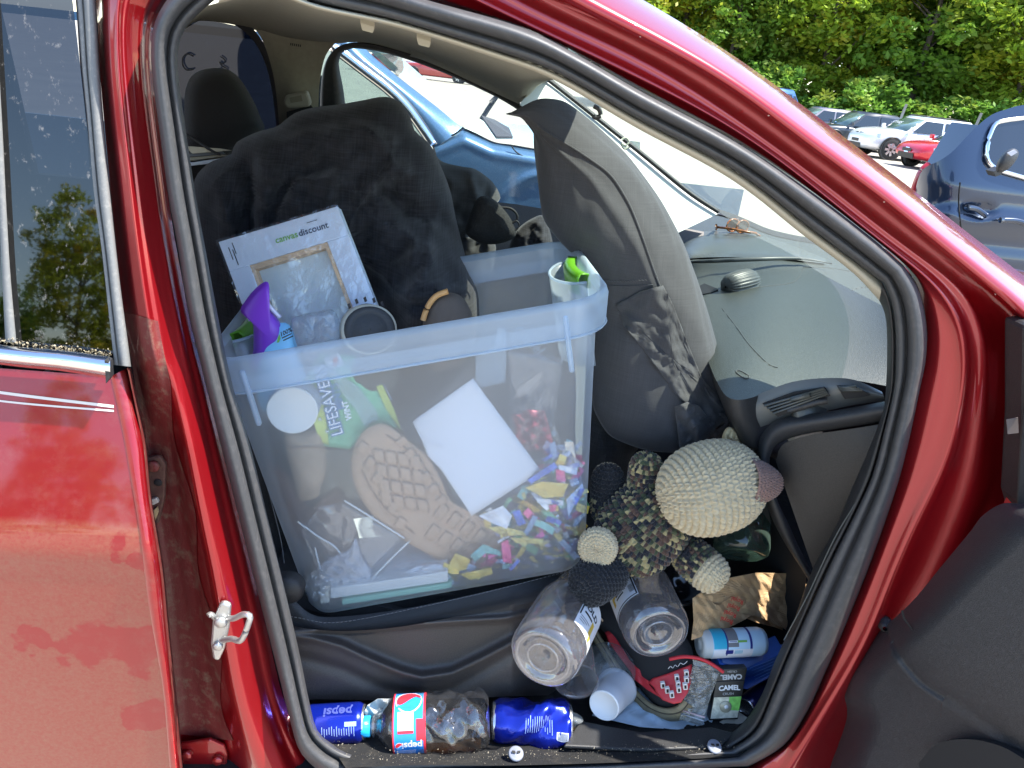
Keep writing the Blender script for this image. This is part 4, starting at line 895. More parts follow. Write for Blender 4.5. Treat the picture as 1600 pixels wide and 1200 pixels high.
# mint packet
MG = M('mint_green_foil', (.16, .55, .30), .35, var=.25, vs=20); MY = M('yellow_green_foil', (.55, .66, .12), .35, var=.2, vs=14)
PKY = lin((480, 600), .27, (620, 640), .30)
pk = thing('mint_packet', 'open green mint packet lettered down its side behind the paper cup', 'sweet packet', P(545, 700, .28))
leaf('packet_front', [(478, 592), (500, 552), (572, 556), (586, 590), (604, 628), (622, 672), (600, 660), (562, 690), (545, 702), (507, 697), (490, 650)], PKY, MG, pk, wr=.004, wf=6)
leaf('packet_side', [(478, 606), (494, 602), (508, 640), (514, 696), (500, 690), (486, 650)], lambda x, y: PKY(x, y)-.004, MY, pk, wr=.002)
leaf('packet_flap', [(572, 556), (586, 600), (604, 640), (628, 676), (616, 640), (592, 590)], lambda x, y: PKY(x, y)-.004, MY, pk, wr=.002)
leaf('clear_pouch', [(508, 575), (524, 580), (560, 604), (588, 640), (592, 655), (570, 668), (556, 640), (530, 610)], lambda x, y: PKY(x, y)-.008, film('milky_film', haze=.35, hazecol=(.75, .85, .92)), pk, wr=.003)
leaf('brand_panel', [(504, 560), (530, 552), (538, 570), (516, 578)], lambda x, y: PKY(x, y)-.006, M('pale_print_panel', (.7, .75, .8), .5), pk)
leaf('red_spot', [(520, 562), (526, 556), (529, 568), (522, 574)], lambda x, y: PKY(x, y)-.0072, M('red_spot_print', (.7, .12, .08), .5), pk)
BLUT = M('blue_outline_print', (.03, .18, .42), .5); WHT = M('white_print', (.82, .88, .92), .5)
def pkt(px0, px1, lift):
    o = P(*px0, PKY(*px0)-lift); ux = unit(P(*px1, PKY(*px1)-lift)-o); n = unit(CAMP-o); uy = unit(np.cross(n, ux)); return flat(o, ux, uy)
f1 = pkt((529, 680), (503, 585), .010)
text('packet_lettering', 'LIFESAVERS', f1, BLUT, pk, size=.029, bold=.0022, align='LEFT')
f1b = pkt((529, 680), (503, 585), .0112)
text('packet_lettering', 'LIFESAVERS', f1b, WHT, pk, size=.029, bold=.0, align='LEFT')
text('packet_lettering', 'MINTS', pkt((533, 640), (519, 585), .010), BLUT, pk, size=.019, bold=.0008, align='LEFT')
text('packet_lettering', 'WINT', pkt((546, 656), (533, 600), .010), WHT, pk, size=.015, bold=.0006, align='LEFT')
for x, y in ((493, 625), (500, 655), (511, 674)):
    c = P(x, y, PKY(x, y)-.008)
    for i in range(4):
        a = i*PI/4; d = np.array((math.cos(a), 0, math.sin(a)))*.0045; tube('snowflake_arm', [c-d, c+d], .0005, WHT, pk, n=4)
# zip edge of the packet
for dx in (0, 8): tube('zip_edge', [P(x+dx, y, PKY(x, y)-.002) for x, y in cr([(552, 552), (574, 572), (590, 598), (604, 625)], 20)], .0014, BINR, pk, n=6)
# boot soles
TANS = M('tan_gum_rubber', (.52, .34, .21), .7, var=.08, vs=20); TAND = M('worn_gum_rubber', (.33, .20, .12), .75)
bt = thing('tan_boot', 'tan shoe with a chequered sole pressed against the middle of the tote wall', 'boot', P(660, 760, .27))
SOL = [(549, 730), (553, 700), (566, 676), (585, 664), (606, 665), (640, 690), (668, 712), (690, 750), (705, 782), (740, 802), (770, 822), (788, 848), (775, 868), (735, 878), (700, 880), (668, 864), (620, 836), (585, 806), (560, 770)]
cushion('boot_upper', [(x+8, y-2) for x, y in SOL], .32, .05, M('dark_tan_upper', (.16, .09, .05), .8), bt, n=60, rings=10, ctr=(650, 770))
SY = lambda x, y: .262+.012*((x-640)/120)**2
leaf('outsole', SOL, SY, TANS, bt, k=6, th=.006, smooth_out=True, ctr=(650, 770))
def tread(poly, h=.004, mat=TANS):
    return leaf('tread_block', poly, lambda x, y: SY(x, y)-.004-h*.5, mat, bt, th=h, rings=3, k=3)
def qd(c, ux, uy, su, sv):
    c, ux, uy = np.array(c, float), np.array(ux, float), np.array(uy, float)
    return [tuple(c-ux*su-uy*sv), tuple(c+ux*su-uy*sv), tuple(c+ux*su+uy*sv), tuple(c-ux*su+uy*sv)]
for i in range(4):
    for j in range(4):
        c = (592+i*19+j*4, 712+j*23+i*3); tread(qd(c, (.98, .16), (.12, .99), 8, 9.5))
for i in range(6):
    t = i/5; tread(qd((566+t*60, 700+t*118), (.55, -.83), (.83, .55), 9, 7)); tread(qd((628+t*62, 690+t*92), (.62, .78), (.78, -.62), 6, 8))
for i in range(5): tread(qd((690+i*20, 800+i*13), (.6, -.8), (.8, .6), 12, 7)); tread(qd((676+i*19, 832+i*11), (.6, -.8), (.8, .6), 12, 7))
tube('sole_rib', [P(x, y, SY(x, y)-.006) for x, y in cr([(604, 680), (650, 715), (685, 765), (700, 800)], 20)], .0012, TAND, bt, n=5)
tube('sole_rib', [P(x, y, SY(x, y)-.006) for x, y in cr([(565, 735), (590, 780), (625, 815), (648, 835)], 20)], .0012, TAND, bt, n=5)
bt2 = thing('tan_glove', 'worn tan leather piece with a torn lower edge, below the paper cup', 'glove', P(480, 730, .28))
cushion('leather_body', [(447, 672), (470, 676), (500, 672), (508, 700), (510, 735), (502, 760), (498, 775), (480, 782), (466, 776), (456, 740), (448, 710)], .285, .022, M('tan_leather', (.40, .29, .19), .75, var=.15, vs=25), bt2, n=60, rings=10, wr=.002, wf=12)
tube('leather_seam', [P(x, y, .262) for x, y in cr([(448, 702), (470, 699), (500, 700), (512, 706)], 14)], .0013, TAND, bt2, n=5)
br = cushion('brown_boot', [(415, 740), (430, 720), (450, 740), (470, 790), (500, 780), (530, 760), (548, 800), (560, 850), (520, 870), (470, 850), (440, 820)], .33, .04, M('dark_brown_suede', (.12, .065, .05), .85, var=.2, vs=18), None, n=60, rings=12, wr=.006, wf=6)
tag(br, 'dark brown suede shoe, dim in the left of the tote under the leather piece', 'shoe')
# clear box with a pale edge leaning in the middle
cb3 = leaf('clear_sleeve', [(538, 785), (630, 843), (574, 900), (500, 905), (470, 830), (500, 790)], lin((540, 785), .27, (560, 900), .245), film('clear_card_sleeve', haze=.06, refl=.10, edge=.5), None, wr=.002)
tag(cb3, 'clear plastic sleeve with pale edges lying below the tan boot in the tote', 'plastic sleeve')
EDGE = M('pale_plastic_edge', (.72, .74, .72), .5)
for c in ([(538, 782), (580, 808), (632, 841)], [(640, 845), (612, 872), (580, 905)], [(465, 815), (500, 840), (524, 855), (545, 885)], [(492, 855), (498, 880), (508, 908)]):
    tube('sleeve_edge', [P(x, y, lin((540, 785), .266, (560, 900), .24)(x, y)) for x, y in cr(c, 14)], .0022, EDGE, cb3, n=5)
# crumpled white bag, tissue and flat folders along the bottom
WB = M('thin_white_plastic_bag', (.74, .76, .80), .5, trans=.35)
wb = cushion('crumpled_bag', [(500, 885), (520, 870), (545, 858), (556, 840), (566, 870), (580, 890), (582, 915), (560, 930), (520, 930), (500, 915)], .25, .02, WB, None, n=70, rings=14, wr=.010, wf=16)
tag(wb, 'crumpled thin white bag in the lower left corner of the tote', 'plastic bag')
lt = text('bag_print', 'O', flat(P(528, 893, .215), unit((1, 0, .35)), unit((-.35, 0, 1))), M('faded_grey_print', (.35, .36, .40), .6), wb, size=.05, bold=.001)
cl = leaf('cellophane', [(480, 900), (500, 885), (515, 905), (512, 930), (490, 940), (476, 925)], .225, film('cellophane', haze=.12, refl=.15, edge=.6, bump=.6, bs=40), None, wr=.006, wf=20)
tag(cl, 'shiny scrap of cellophane in the bottom left corner of the tote', 'wrapping')
ts = cushion('tissue_wad', [(622, 905), (630, 893), (655, 882), (690, 880), (700, 890), (690, 905), (660, 915), (630, 920)], .25, .018, M('white_tissue', (.78, .80, .84), .85, trans=.2), None, n=60, rings=12, wr=.007, wf=18)
tag(ts, 'white tissue wad beside the heel of the tan boot', 'tissue')
def flatpk(name, a, b, th_px, Y, mat, label, cat):
    o = thing(name, label, cat, P(*b, Y)); q = [a, b, (b[0], b[1]+th_px), (a[0], a[1]+th_px)]
    slab('card_edge', [P(x, y, Y) for x, y in q], (0, 1, 0), .24, mat, o, bev=.002); return o
flatpk('white_folder', (516, 920), (700, 893), 16, .222, M('white_card_edge', (.78, .78, .75), .6), 'white card folder lying flat on the bottom of the tote', 'folder')
flatpk('green_folder', (534, 938), (706, 911), 8, .222, M('mint_card', (.30, .62, .45), .6), 'mint green folder lying under the white one on the tote floor', 'folder')
flatpk('cream_box', (500, 918), (515, 916), 26, .226, M('cream_card', (.75, .70, .58), .65), 'narrow cream carton edge left of the two folders in the tote', 'carton')
# papers
p1 = leaf('paper_sheet', [(645, 658), (739, 591), (846, 736), (737, 806), (690, 735), (668, 712), (660, 690)], lambda x, y: .215+.02*((x-745)/100)**2, PAPER, None, wr=.0006, wf=2, k=10)
tag(p1, 'large blank white sheet of paper pressed to the inside of the tote wall', 'paper')
tube('dog_ear', [P(x, y, .216) for x, y in cr([(646, 660), (662, 688), (692, 698)], 10)], .0008, PAPER, p1, n=4)
p2 = leaf('paper_tag', [(778, 512), (790, 514), (791, 560), (790, 598), (752, 606), (742, 598), (743, 556), (772, 540)], .50, M('pale_blue_card', (.66, .74, .78), .6), None, wr=.001)
tag(p2, 'pale blue-white card hanging at the back wall of the tote', 'card')
rw = leaf('red_wrapper', [(798, 648), (812, 648), (822, 640), (850, 642), (858, 668), (866, 700), (838, 706), (810, 700), (804, 670)], .40, M('red_foil', (.42, .03, .06), .35, .2, var=.4, vs=30), None, wr=.006, wf=16)
tag(rw, 'torn red wrapper above the foil scraps in the tote', 'wrapper')
text('wrapper_print', 'NATURAL', flat(P(838, 700, .392), unit((1, 0, .12)), unit((-.12, 0, 1))), M('pale_pink_print', (.6, .35, .4), .6), rw, size=.018)
slab('red_sliver', [P(x, y, .375) for x, y in ((803, 652), (809, 656), (818, 690), (812, 690))], (0, -1, 0), .002, M('bright_red_foil', (.7, .02, .03), .3), rw)
sn = leaf('tan_sticker', [(800, 624), (812, 605), (832, 590), (848, 580), (838, 610), (822, 618)], .45, M('tan_sticker_paper', (.62, .52, .42), .6), None, wr=.001)
tag(sn, 'small tan paper scrap stuck above the red wrapper in the tote', 'paper scrap')
sw_ = leaf('clear_sandwich_bag', [(790, 540), (880, 560), (873, 600), (866, 660), (888, 730), (905, 790), (880, 845), (850, 800), (800, 700)], .36, film('thin_clear_bag', haze=.05, refl=.08, edge=.6, bump=.4, bs=25), None, wr=.006, wf=6)
tag(sw_, 'thin clear sandwich bag in the right side of the tote', 'plastic bag')
cr2 = text('embossed_print', 'Camel', flat(P(826, 532, .46), unit(P(840, 548, .46)-P(812, 522, .46)), unit(P(840, 522, .46)-P(826, 532, .46))), M('faint_blue_print', (.45, .60, .72), .6), sw_, size=.030)

# shredded foil, film and paper scraps in the right of the tote
FOILC = {'yellow': (.72, .52, .10), 'gold': (.75, .62, .18), 'aqua': (.25, .58, .56), 'blue': (.10, .18, .62), 'pale blue': (.42, .55, .78), 'pink': (.80, .10, .28), 'white': (.80, .80, .84), 'green': (.28, .58, .28), 'cream': (.75, .66, .52), 'lilac': (.55, .52, .78)}
FM = {k: M(k.replace(' ', '_')+'_foil', v, .3, .25 if k not in ('white', 'pink', 'yellow', 'cream') else 0.0, var=.25, vs=60) for k, v in FOILC.items()}
BIG = [('yellow', [(702, 880), (712, 864), (735, 874), (728, 890), (716, 892)], 'faceted yellow paper scrap at the left end of the foil heap'), ('yellow', [(718, 897), (768, 887), (770, 897), (735, 906)], 'flat yellow paper scrap along the bottom wall of the tote'),
       ('yellow', [(820, 762), (848, 752), (888, 756), (880, 776), (850, 778)], 'bent yellow paper scrap near the top of the foil heap'), ('pink', [(868, 733), (882, 735), (884, 752), (870, 755)], 'square pink scrap under the little white ribbon'),
       ('pink', [(783, 848), (794, 843), (798, 862), (800, 880), (786, 878)], 'tall pink scrap beside the toe of the tan boot'), ('pink', [(664, 914), (678, 911), (682, 920), (668, 924)], 'small pink scrap at the end of the white folder'),
       ('aqua', [(735, 868), (755, 850), (784, 862), (782, 868), (756, 858), (742, 878)], 'bent aqua strip arched over the boot toe'), ('blue', [(866, 722), (872, 730), (830, 756), (824, 750)], 'long blue strip slanting beside the white sheet'),
       ('blue', [(800, 800), (812, 796), (822, 818), (810, 822)], 'broad blue strip in the middle of the foil heap'), ('blue', [(908, 762), (914, 764), (900, 790), (894, 784)], 'blue sliver by the right wall of the tote'),
       ('cream', [(882, 690), (896, 690), (900, 718), (890, 704), (884, 704)], 'folded cream ribbon high at the right wall of the tote'), ('white', [(872, 726), (894, 730), (892, 738), (874, 734)], 'little white ribbon across the pink square'),
       ('white', [(748, 806), (786, 790), (800, 806), (792, 826), (770, 818)], 'milky film square under the corner of the white sheet'), ('gold', [(762, 824), (784, 822), (816, 830), (822, 836), (786, 838)], 'crinkled gold strip below the milky square'),
       ('gold', [(798, 840), (850, 842), (846, 850), (806, 848)], 'crinkled gold strip low in the foil heap'), ('white', [(838, 778), (880, 782), (880, 790), (840, 786)], 'pale printed band lying across the foil heap'),
       ('pale blue', [(885, 780), (910, 755), (912, 762), (888, 808)], 'pale blue film strip curling up the right wall'), ('pink', [(858, 790), (870, 788), (868, 798), (860, 800)], 'tiny pink scrap in the middle of the foil heap')]
for k, poly, lab in BIG:
    o = leaf('foil_scrap', poly, float(rng.uniform(.222, .235)), FM[k], None, wr=.004, wf=18, k=5, rings=5, facet=True); tag(o, lab, 'paper scrap', 'large coloured scraps heaped in the tote')
HEAPP = [(860, 700), (905, 700), (915, 830), (900, 870), (700, 905), (690, 890), (790, 845), (750, 810), (830, 760)]
def inpoly(x, y, poly):
    c = False; n = len(poly)
    for i in range(n):
        (x1, y1), (x2, y2) = poly[i], poly[(i+1) % n]
        if (y1 > y) != (y2 > y) and x < (x2-x1)*(y-y1)/(y2-y1)+x1: c = not c
    return c
sv, sf, sc_ = [], [], []
while len(sf) < 1050:
    x, y = rng.uniform(685, 918), rng.uniform(700, 906)
    if not inpoly(x, y, HEAPP): continue
    c = P(x, y, rng.uniform(.235, .33)); a = rng.uniform(0, PI); L_, w_ = rng.uniform(.006, .024), rng.uniform(.003, .010)
    d = np.array((math.cos(a), rng.normal(0, .3), math.sin(a))); e = unit(np.cross(d, np.array((rng.normal(0, .5), 1, rng.normal(0, .5))))); n0 = len(sv); bnd = rng.normal(0, .004)
    for i in range(4):
        t = i/3-.5; q = c+d*t*2*L_+np.array((0, bnd*math.cos(t*PI), 0)); sv += [q-e*w_, q+e*w_]
    k = ['aqua', 'blue', 'pale blue', 'gold', 'white', 'green', 'lilac', 'yellow', 'white', 'gold', 'yellow', 'pink'][int(rng.integers(0, 12))]
    for i in range(3): sf.append((n0+2*i, n0+2*i+1, n0+2*i+3, n0+2*i+2)); 
    sc_ += [FOILC[k]]*8
hp_ = mk('shredded_foil', sv, sf, M('shiny_shreds', (.5, .5, .5), .25, .3, attr=True), None, smooth=False, kind='stuff', col=np.array(sc_))
tag(hp_, 'heap of shredded holographic foil and film in the right of the tote', 'foil shreds')
# ---------------------------------------------------------------- bedding and clothes
BLKC = weave(M('black_linen', (.017, .0165, .0195), .9, sheen=.22, var=.15, vs=20), 420, .6, .45, 1.9)
GRYC = weave(M('charcoal_cotton', (.060, .058, .061), .9, sheen=.2, var=.06, vs=25), 5200, .12)
DKC = weave(M('dark_grey_twill', (.040, .040, .040), .9, sheen=.2, var=.1, vs=20), 1400, .3)
def cfold(x, y):
    f = 0
    for (x0, y0, x1, y1, w, a) in ((365, 235.0, 395, 330, 9, .018), (395, 215, 385, 330, 10, -.016), (430, 330, 470, 250, 14, -.012), (500, 350, 540, 200, 18, .012), (560, 330, 620, 230, 16, -.008), (640, 460, 700, 360, 10, .012), (660, 480, 725, 420, 8, -.012), (690, 450, 735, 470, 7, .010), (345, 300, 380, 420, 10, .012), (470, 300, 560, 290, 9, -.008), (450, 215, 590, 185, 12, .010), (600, 300, 690, 330, 14, -.008)):
        p, q, d = np.array((x0, float(y0))), np.array((x1, float(y1))), None
        d = q-p; t = np.clip(np.dot(np.array((x, y))-p, d)/np.dot(d, d), 0, 1); r = np.hypot(*(np.array((x, y))-p-d*t)); f += a*math.exp(-(r/w)**2)
    return f
FC = {}
def ridge(x, y):
    u, v = x/100, y/100; wx = u+.25*math.sin(v*2.1+1)+.12*math.sin(u*5+v*3); wy = v+.22*math.sin(u*2.7)
    a = (1-abs(math.sin(wx*2.6+wy*1.1)))**3; b = (1-abs(math.sin(wy*3.1-wx*1.3+.7)))**4; c = (1-abs(math.sin(wx*5.3-wy*4.1+2)))**5
    f = .022*a+.020*b+.010*c
    for pts, w, am in (([(368, 232), (380, 270), (392, 320), (388, 380)], 13, -.060), ([(400, 225), (418, 260), (424, 320)], 14, .022), ([(425, 345), (440, 300), (470, 270), (520, 258)], 12, -.034), ([(470, 330), (500, 300), (560, 290), (630, 262)], 14, .020), ([(450, 205), (520, 190), (600, 190), (640, 215)], 12, -.022), ([(600, 300), (640, 330), (700, 350)], 12, -.024), ([(650, 400), (690, 395), (730, 430)], 10, .018), ([(330, 270), (345, 320), (350, 380)], 12, .022)):
        q = FC.setdefault(tuple(pts), cr(pts, 40)); r = float(np.min(np.hypot(q[:, 0]-x, q[:, 1]-y))); f += am*math.exp(-(r/w)**2)
    return f
cf = cushion('comforter', [(302, 290), (322, 258), (345, 247), (362, 240), (366, 226), (380, 216), (405, 205), (432, 198), (445, 188), (462, 176), (490, 168), (530, 163), (565, 157), (600, 151), (622, 158), (640, 180), (648, 204), (672, 226), (690, 262), (704, 300), (712, 340), (722, 380), (735, 430), (748, 470), (738, 560), (640, 640), (470, 640), (350, 600), (312, 470), (304, 380)],
             .74, .20, BLKC, None, n=150, rings=44, wr=.016, wf=5.5, ctr=(520, 380), power=.55, fold=lambda x, y: 1.5*cfold(x, y)+ridge(x, y), yf=lambda x, y: .74-.22*float(np.clip((y-340)/120, 0, 1))*float(np.clip((x-575)/70, 0, 1)))
tag(cf, 'rumpled black linen comforter bunched up behind the canvas print', 'comforter')
c2 = cushion('grey_garment', [(670, 235), (690, 252), (720, 260), (742, 264), (765, 280), (775, 292), (782, 308), (776, 318), (760, 330), (745, 345), (735, 380), (760, 378), (775, 384), (768, 430), (758, 480), (740, 520), (690, 480), (690, 330)], .86, .06, DKC, None, n=120, rings=26, wr=.008, wf=9, ctr=(720, 370),
             fold=lambda x, y: .012*math.exp(-((x-(742+(y-300)*.25))/6)**2)-.010*math.exp(-((x-(760+(y-300)*-.2))/5)**2))
tag(c2, 'dark grey folded garment between the comforter and the far window', 'clothing')
mk_ = thing('fleece_mask', 'small black fleece face covering with an ear loop, behind the back rim of the tote', 'mask', P(765, 372, .70))
cushion('fleece_cup', [(728, 362), (735, 335), (745, 312), (756, 306), (772, 312), (790, 330), (802, 350), (806, 368), (790, 378), (765, 382), (742, 376)], .70, .05, M('black_fleece', (.012, .012, .012), .95, bump=.8, bs=300, dust=.25, ds=260, dustcol=(.12, .12, .11)), mk_, n=60, rings=14, wr=.003)
tube('ear_loop', [P(x, y, .70) for x, y in cr([(780, 324), (798, 326), (808, 336), (806, 345), (796, 348)], 24)], .0028, BLACK, mk_)
tube('ear_loop', [P(x, y, .69) for x, y in cr([(800, 350), (806, 345), (811, 350), (808, 358), (802, 360)], 20)], .002, BLACK, mk_)
c3 = cushion('black_shirt', [(800, 372), (812, 355), (830, 342), (848, 336), (856, 350), (864, 385), (858, 420), (800, 400)], .80, .05, BLKC, None, n=60, rings=16, wr=.010, wf=12)
tag(c3, 'black crumpled shirt wedged between the mask and the standing pillow', 'clothing')
c4 = cushion('dark_coat', [(925, 600), (960, 640), (1000, 690), (985, 720), (970, 800), (930, 800), (915, 700)], .52, .05, DKC, None, n=50, rings=12, wr=.006, wf=9)
tag(c4, 'dark cloth in the gap between the tote and the crocheted toy', 'clothing')
# standing pillow with its seam towards us: rings from tip to foot
PS = [((792, 179), (794, 178), (796, 177), .50, .01), ((818, 184), (822, 180), (842, 152), .50, .05), ((838, 206), (852, 207), (882, 156), .49, .10), ((839, 250), (900, 234), (926, 190), .47, .13), ((842, 300), (955, 272), (980, 240), .45, .15), ((848, 345), (985, 322), (1032, 310), .43, .16),
      ((880, 384), (1005, 375), (1068, 380), .41, .17), ((925, 425), (1022, 425), (1090, 440), .40, .17), ((932, 470), (1040, 472), (1108, 500), .39, .17), ((924, 530), (1066, 532), (1122, 550), .38, .17), ((922, 590), (1090, 585), (1134, 600), .37, .16), ((926, 640), (1112, 625), (1141, 640), .36, .14), ((950, 682), (1128, 652), (1143, 662), .36, .11), ((1000, 702), (1118, 676), (1128, 682), .37, .07), ((1050, 706), (1098, 692), (1104, 695), .38, .03)]
K = 90
arr = np.array([[*a, *b, *c, d, e] for a, b, c, d, e in PS]); arr = np.stack([np.interp(np.linspace(0, len(PS)-1, K), np.arange(len(PS)), arr[:, k]) for k in range(8)], 1)
for _ in range(4): arr[2:-2] = (arr[1:-3]+2*arr[2:-2]+arr[3:-1])/4
pr_ = []; pc = []
for i, (lx, ly, sx, sy, rx_, ry_, Y, DP) in enumerate(arr):
    L_, S_, R_ = P(lx, ly, Y+DP*.55), P(sx, sy, Y), P(rx_, ry_, Y+DP*.65)
    row = []; ax = unit(np.cross(R_-L_, (0, 1, 0))); tt = i/(K-1)
    for k, (a, b, bl, m) in enumerate(((L_, S_, .30, 26), (S_, R_, .24, 20), (R_, (L_+R_)/2+np.array((0, DP*.7, 0)), .22, 10), ((L_+R_)/2+np.array((0, DP*.7, 0)), L_, .22, 10))):
        d = b-a; nrm = np.cross(d, np.array((0, 0, 1.0))); nrm = unit(nrm) if np.linalg.norm(nrm) > 1e-6 else np.array((0, -1.0, 0))
        if np.dot(nrm, a+d/2-((L_+R_)/2+np.array((0, DP*.3, 0)))) < 0: nrm = -nrm
        for t in np.linspace(0, 1, m, endpoint=False):
            w = .006*fbm(tt*11+k, t*3.5+k*2, 1.0+k)*math.sin(PI*t)
            if k == 0: w += .010*math.sin(PI*t)**2*math.exp(-((tt-.62+.06*t)/.03)**2)*-1+.007*math.exp(-((t-.86+.10*math.sin(tt*9))/.05)**2)*(tt > .15)
            if k == 0: w += -.012*math.exp(-((t-.70)/.06)**2)*math.exp(-((tt-.86)/.06)**2)+.014*math.exp(-((t-.80)/.06)**2)*math.exp(-((tt-.84)/.07)**2)
            row.append(a+d*t+nrm*(bl*np.linalg.norm(d)*math.sin(PI*t)**.8*(.9 if k else 1.0)*.8+w))
    pr_.append(row)
pw = thing('standing_pillow', 'charcoal pillow standing on end between the tote and the dashboard', 'pillow', P(1040, 690, .45))
grid('pillow_case', pr_, GRYC, pw, cv=True)
tube('case_seam', [r[26]+np.array((0, -.0015, 0)) for r in pr_[10:-6]], .0025, GRYC, pw, n=6)
def on_pillow(i, j): return pr_[i][j]
hem = [pr_[47][j]+np.array((0, -.0012, 0)) for j in range(1, 26)]
tube('case_hem', hem, .0016, GRYC, pw, n=6)
hem_s = M('thread_grey', (.12, .12, .125), .8)
for j in range(2, 24): tube('hem_stitch', [pr_[46][j]*.8+pr_[45][j]*.2+np.array((0, -.0022, 0)), pr_[46][j]*.4+pr_[46][j+1]*.6+np.array((0, -.0022, 0))], .0006, hem_s, pw, n=4)
def proj(p):
    v = np.asarray(p)-CAMP; z = np.dot(v, FW); return 800+FPX*np.dot(v, RT)/z, 600-FPX*np.dot(v, UP)/z
PV = np.array([q for r in pr_ for q in r[:47]]); PX = np.array([proj(q) for q in PV])
def pillowY(x, y):
    d = (PX[:, 0]-x)**2+(PX[:, 1]-y)**2; i = np.argsort(d)[:6]; w = 1/(d[i]+4); return float(np.sum(PV[i, 1]*w)/np.sum(w))
leaf('case_overlap', [(962, 476), (1000, 456), (1036, 446), (1052, 476), (1072, 530), (1096, 588), (1136, 636), (1142, 656), (1118, 672), (1082, 640), (1052, 612), (1030, 580), (1000, 540), (975, 510)], lambda x, y: pillowY(x, y)-.007-.005*math.sin(x*.09+y*.05), GRYC, pw, wr=.005, wf=11, rings=18, k=8, ctr=(1050, 560))
cl_ = leaf('case_flap', [(1054, 636), (1074, 628), (1092, 634), (1104, 650), (1140, 640), (1142, 660), (1120, 690), (1085, 698), (1062, 699), (1058, 668)], lambda x, y: pillowY(x, y)-.016-.008*math.sin((x-1054)/14.), GRYC, pw, wr=.006, wf=14, rings=14)
# ---------------------------------------------------------------- magazines behind the seat
for i, (poly, mt, lab) in enumerate((([(288, 228), (345, 232), (362, 235), (300, 240)], M('pale_magazine', (.55, .50, .38), .6), 'pale-edged magazine at the top of the stack by the black headrest'),
                                     ([(286, 240), (345, 236), (350, 241), (290, 246)], M('dark_magazine', (.10, .11, .12), .5), 'dark-covered magazine below the pale one in the stack'),
                                     ([(286, 247), (340, 241), (358, 243), (292, 252)], M('tan_magazine', (.34, .31, .24), .6), 'tan-edged magazine in the middle of the stack by the headrest'),
                                     ([(290, 255), (325, 250), (346, 247), (328, 256), (296, 259)], M('white_magazine', (.62, .66, .72), .5), 'white-covered magazine at the bottom of the stack by the headrest'))):
    o = slab('magazine', [P(x, y, .78+.01*i) for x, y in poly], (0, .15, -.02), .05 if i == 0 else .12, mt, None, bev=.001)
    tag(o, lab, 'magazine', 'magazines stacked by the headrest')
wr_ = tube('shelf_wire', [P(x, y, .76) for x, y in cr([(288, 208), (310, 222), (335, 238), (345, 241)], 14)], .003, BLKP); tag(wr_, 'thin black wire rail above the stack of magazines', 'rail')

# ---------------------------------------------------------------- crocheted toy
YARN = M('yarn', (1, 1, 1), .9, attr=True, sheen=.3, bump=.6, bs=1500)
KH = (.60, .49, .31); BRN = (.27, .155, .12)
def kh(rw, r, s): k = .9+.2*_h(r, s); return tuple(q*k for q in KH)
def bn(rw, r, s): k = .85+.3*_h(r, s); return tuple(q*k for q in BRN)
CAMO = [(.05, .065, .03), (.42, .34, .16), (.016, .016, .022), (.11, .06, .04), (.08, .09, .045), (.30, .25, .12)]
def camo(rw, r, s):
    i = int((_h(r, (s+r)//3)*.55+.45*_h(r, s, 3))*5.99); k = .8+.4*_h(s, r); return tuple(q*k for q in CAMO[i])
def bk_(rw, r, s): k = .8+.4*_h(r, s); return (.012*k, .012*k, .014*k)
doll = thing('crocheted_toy', 'crocheted toy with a khaki head, brown nose and camouflage body, lying under the pillow', 'toy', P(1030, 880, .36))
ha, hb = P(1036, 784, .165), P(1186, 740, .19)
HL = np.linalg.norm(hb-ha); hw = unit(hb-ha)
def hrad(t): return .080*max(0, 1-abs((t-.5)/.5)**2.35)**.5+.0006
crochet('toy_head', ha, hw, HL, hrad, YARN, doll, .0118, .0150, kh, amp=.0085, res=9)
na_, nb_ = P(1164, 752, .150), P(1218, 756, .160)
crochet('toy_nose', na_, unit(nb_-na_), np.linalg.norm(nb_-na_), lambda t: .041*math.sqrt(max(0, 1-t**1.5))+.0005, YARN, doll, .0080, .0090, bn, amp=.0045, res=6)
ya = P(1112, 690, .33); fz = cushion('yarn_tuft', [(1128, 684), (1136, 668), (1150, 672), (1158, 690), (1170, 700), (1150, 706), (1130, 702)], .25, .02, M('cream_yarn', (.60, .47, .27), .95, bump=1, bs=400), doll, n=40, rings=8, wr=.01, wf=40)
ba, bb_ = P(958, 818, .33), P(1060, 842, .31)
ba, bb_ = P(1054, 772, .235), P(956, 874, .225)
crochet('toy_body', ba, unit(bb_-ba), np.linalg.norm(bb_-ba), lambda t: .078*max(0, 1-abs((t-.5)/.5)**2.8)**.5+.0006, YARN, doll, .0105, .0125, camo, amp=.0080, res=8)
def capsule(nm, p, q, r, colf, par=doll, **k):
    p, q = np.asarray(p), np.asarray(q); d = unit(q-p); p = p-d*r*.8; q = q+d*r*.8
    return crochet(nm, p, d, np.linalg.norm(q-p), lambda t: r*max(0, 1-abs((t-.5)/.5)**4)**.5+.0005, YARN, par, k.pop('rh', .0092), k.pop('sw', .0105), colf, amp=.0058, **k)
capsule('toy_ear', P(1010, 728, .25), P(1006, 760, .25), .029, camo)
capsule('toy_arm', P(950, 745, .30), P(948, 800, .29), .030, lambda rw, r, s: bk_(rw, r, s) if rw < .5 else camo(rw, r, s))
ta = P(1078, 868, .20); tb2 = P(1110, 896, .16)
capsule('toy_leg', ta, tb2, .036, lambda rw, r, s: (kh(rw, r, s) if rw > .58 else camo(rw, r, s)))
fa_, fb_ = P(948, 895, .17), P(922, 912, .14)
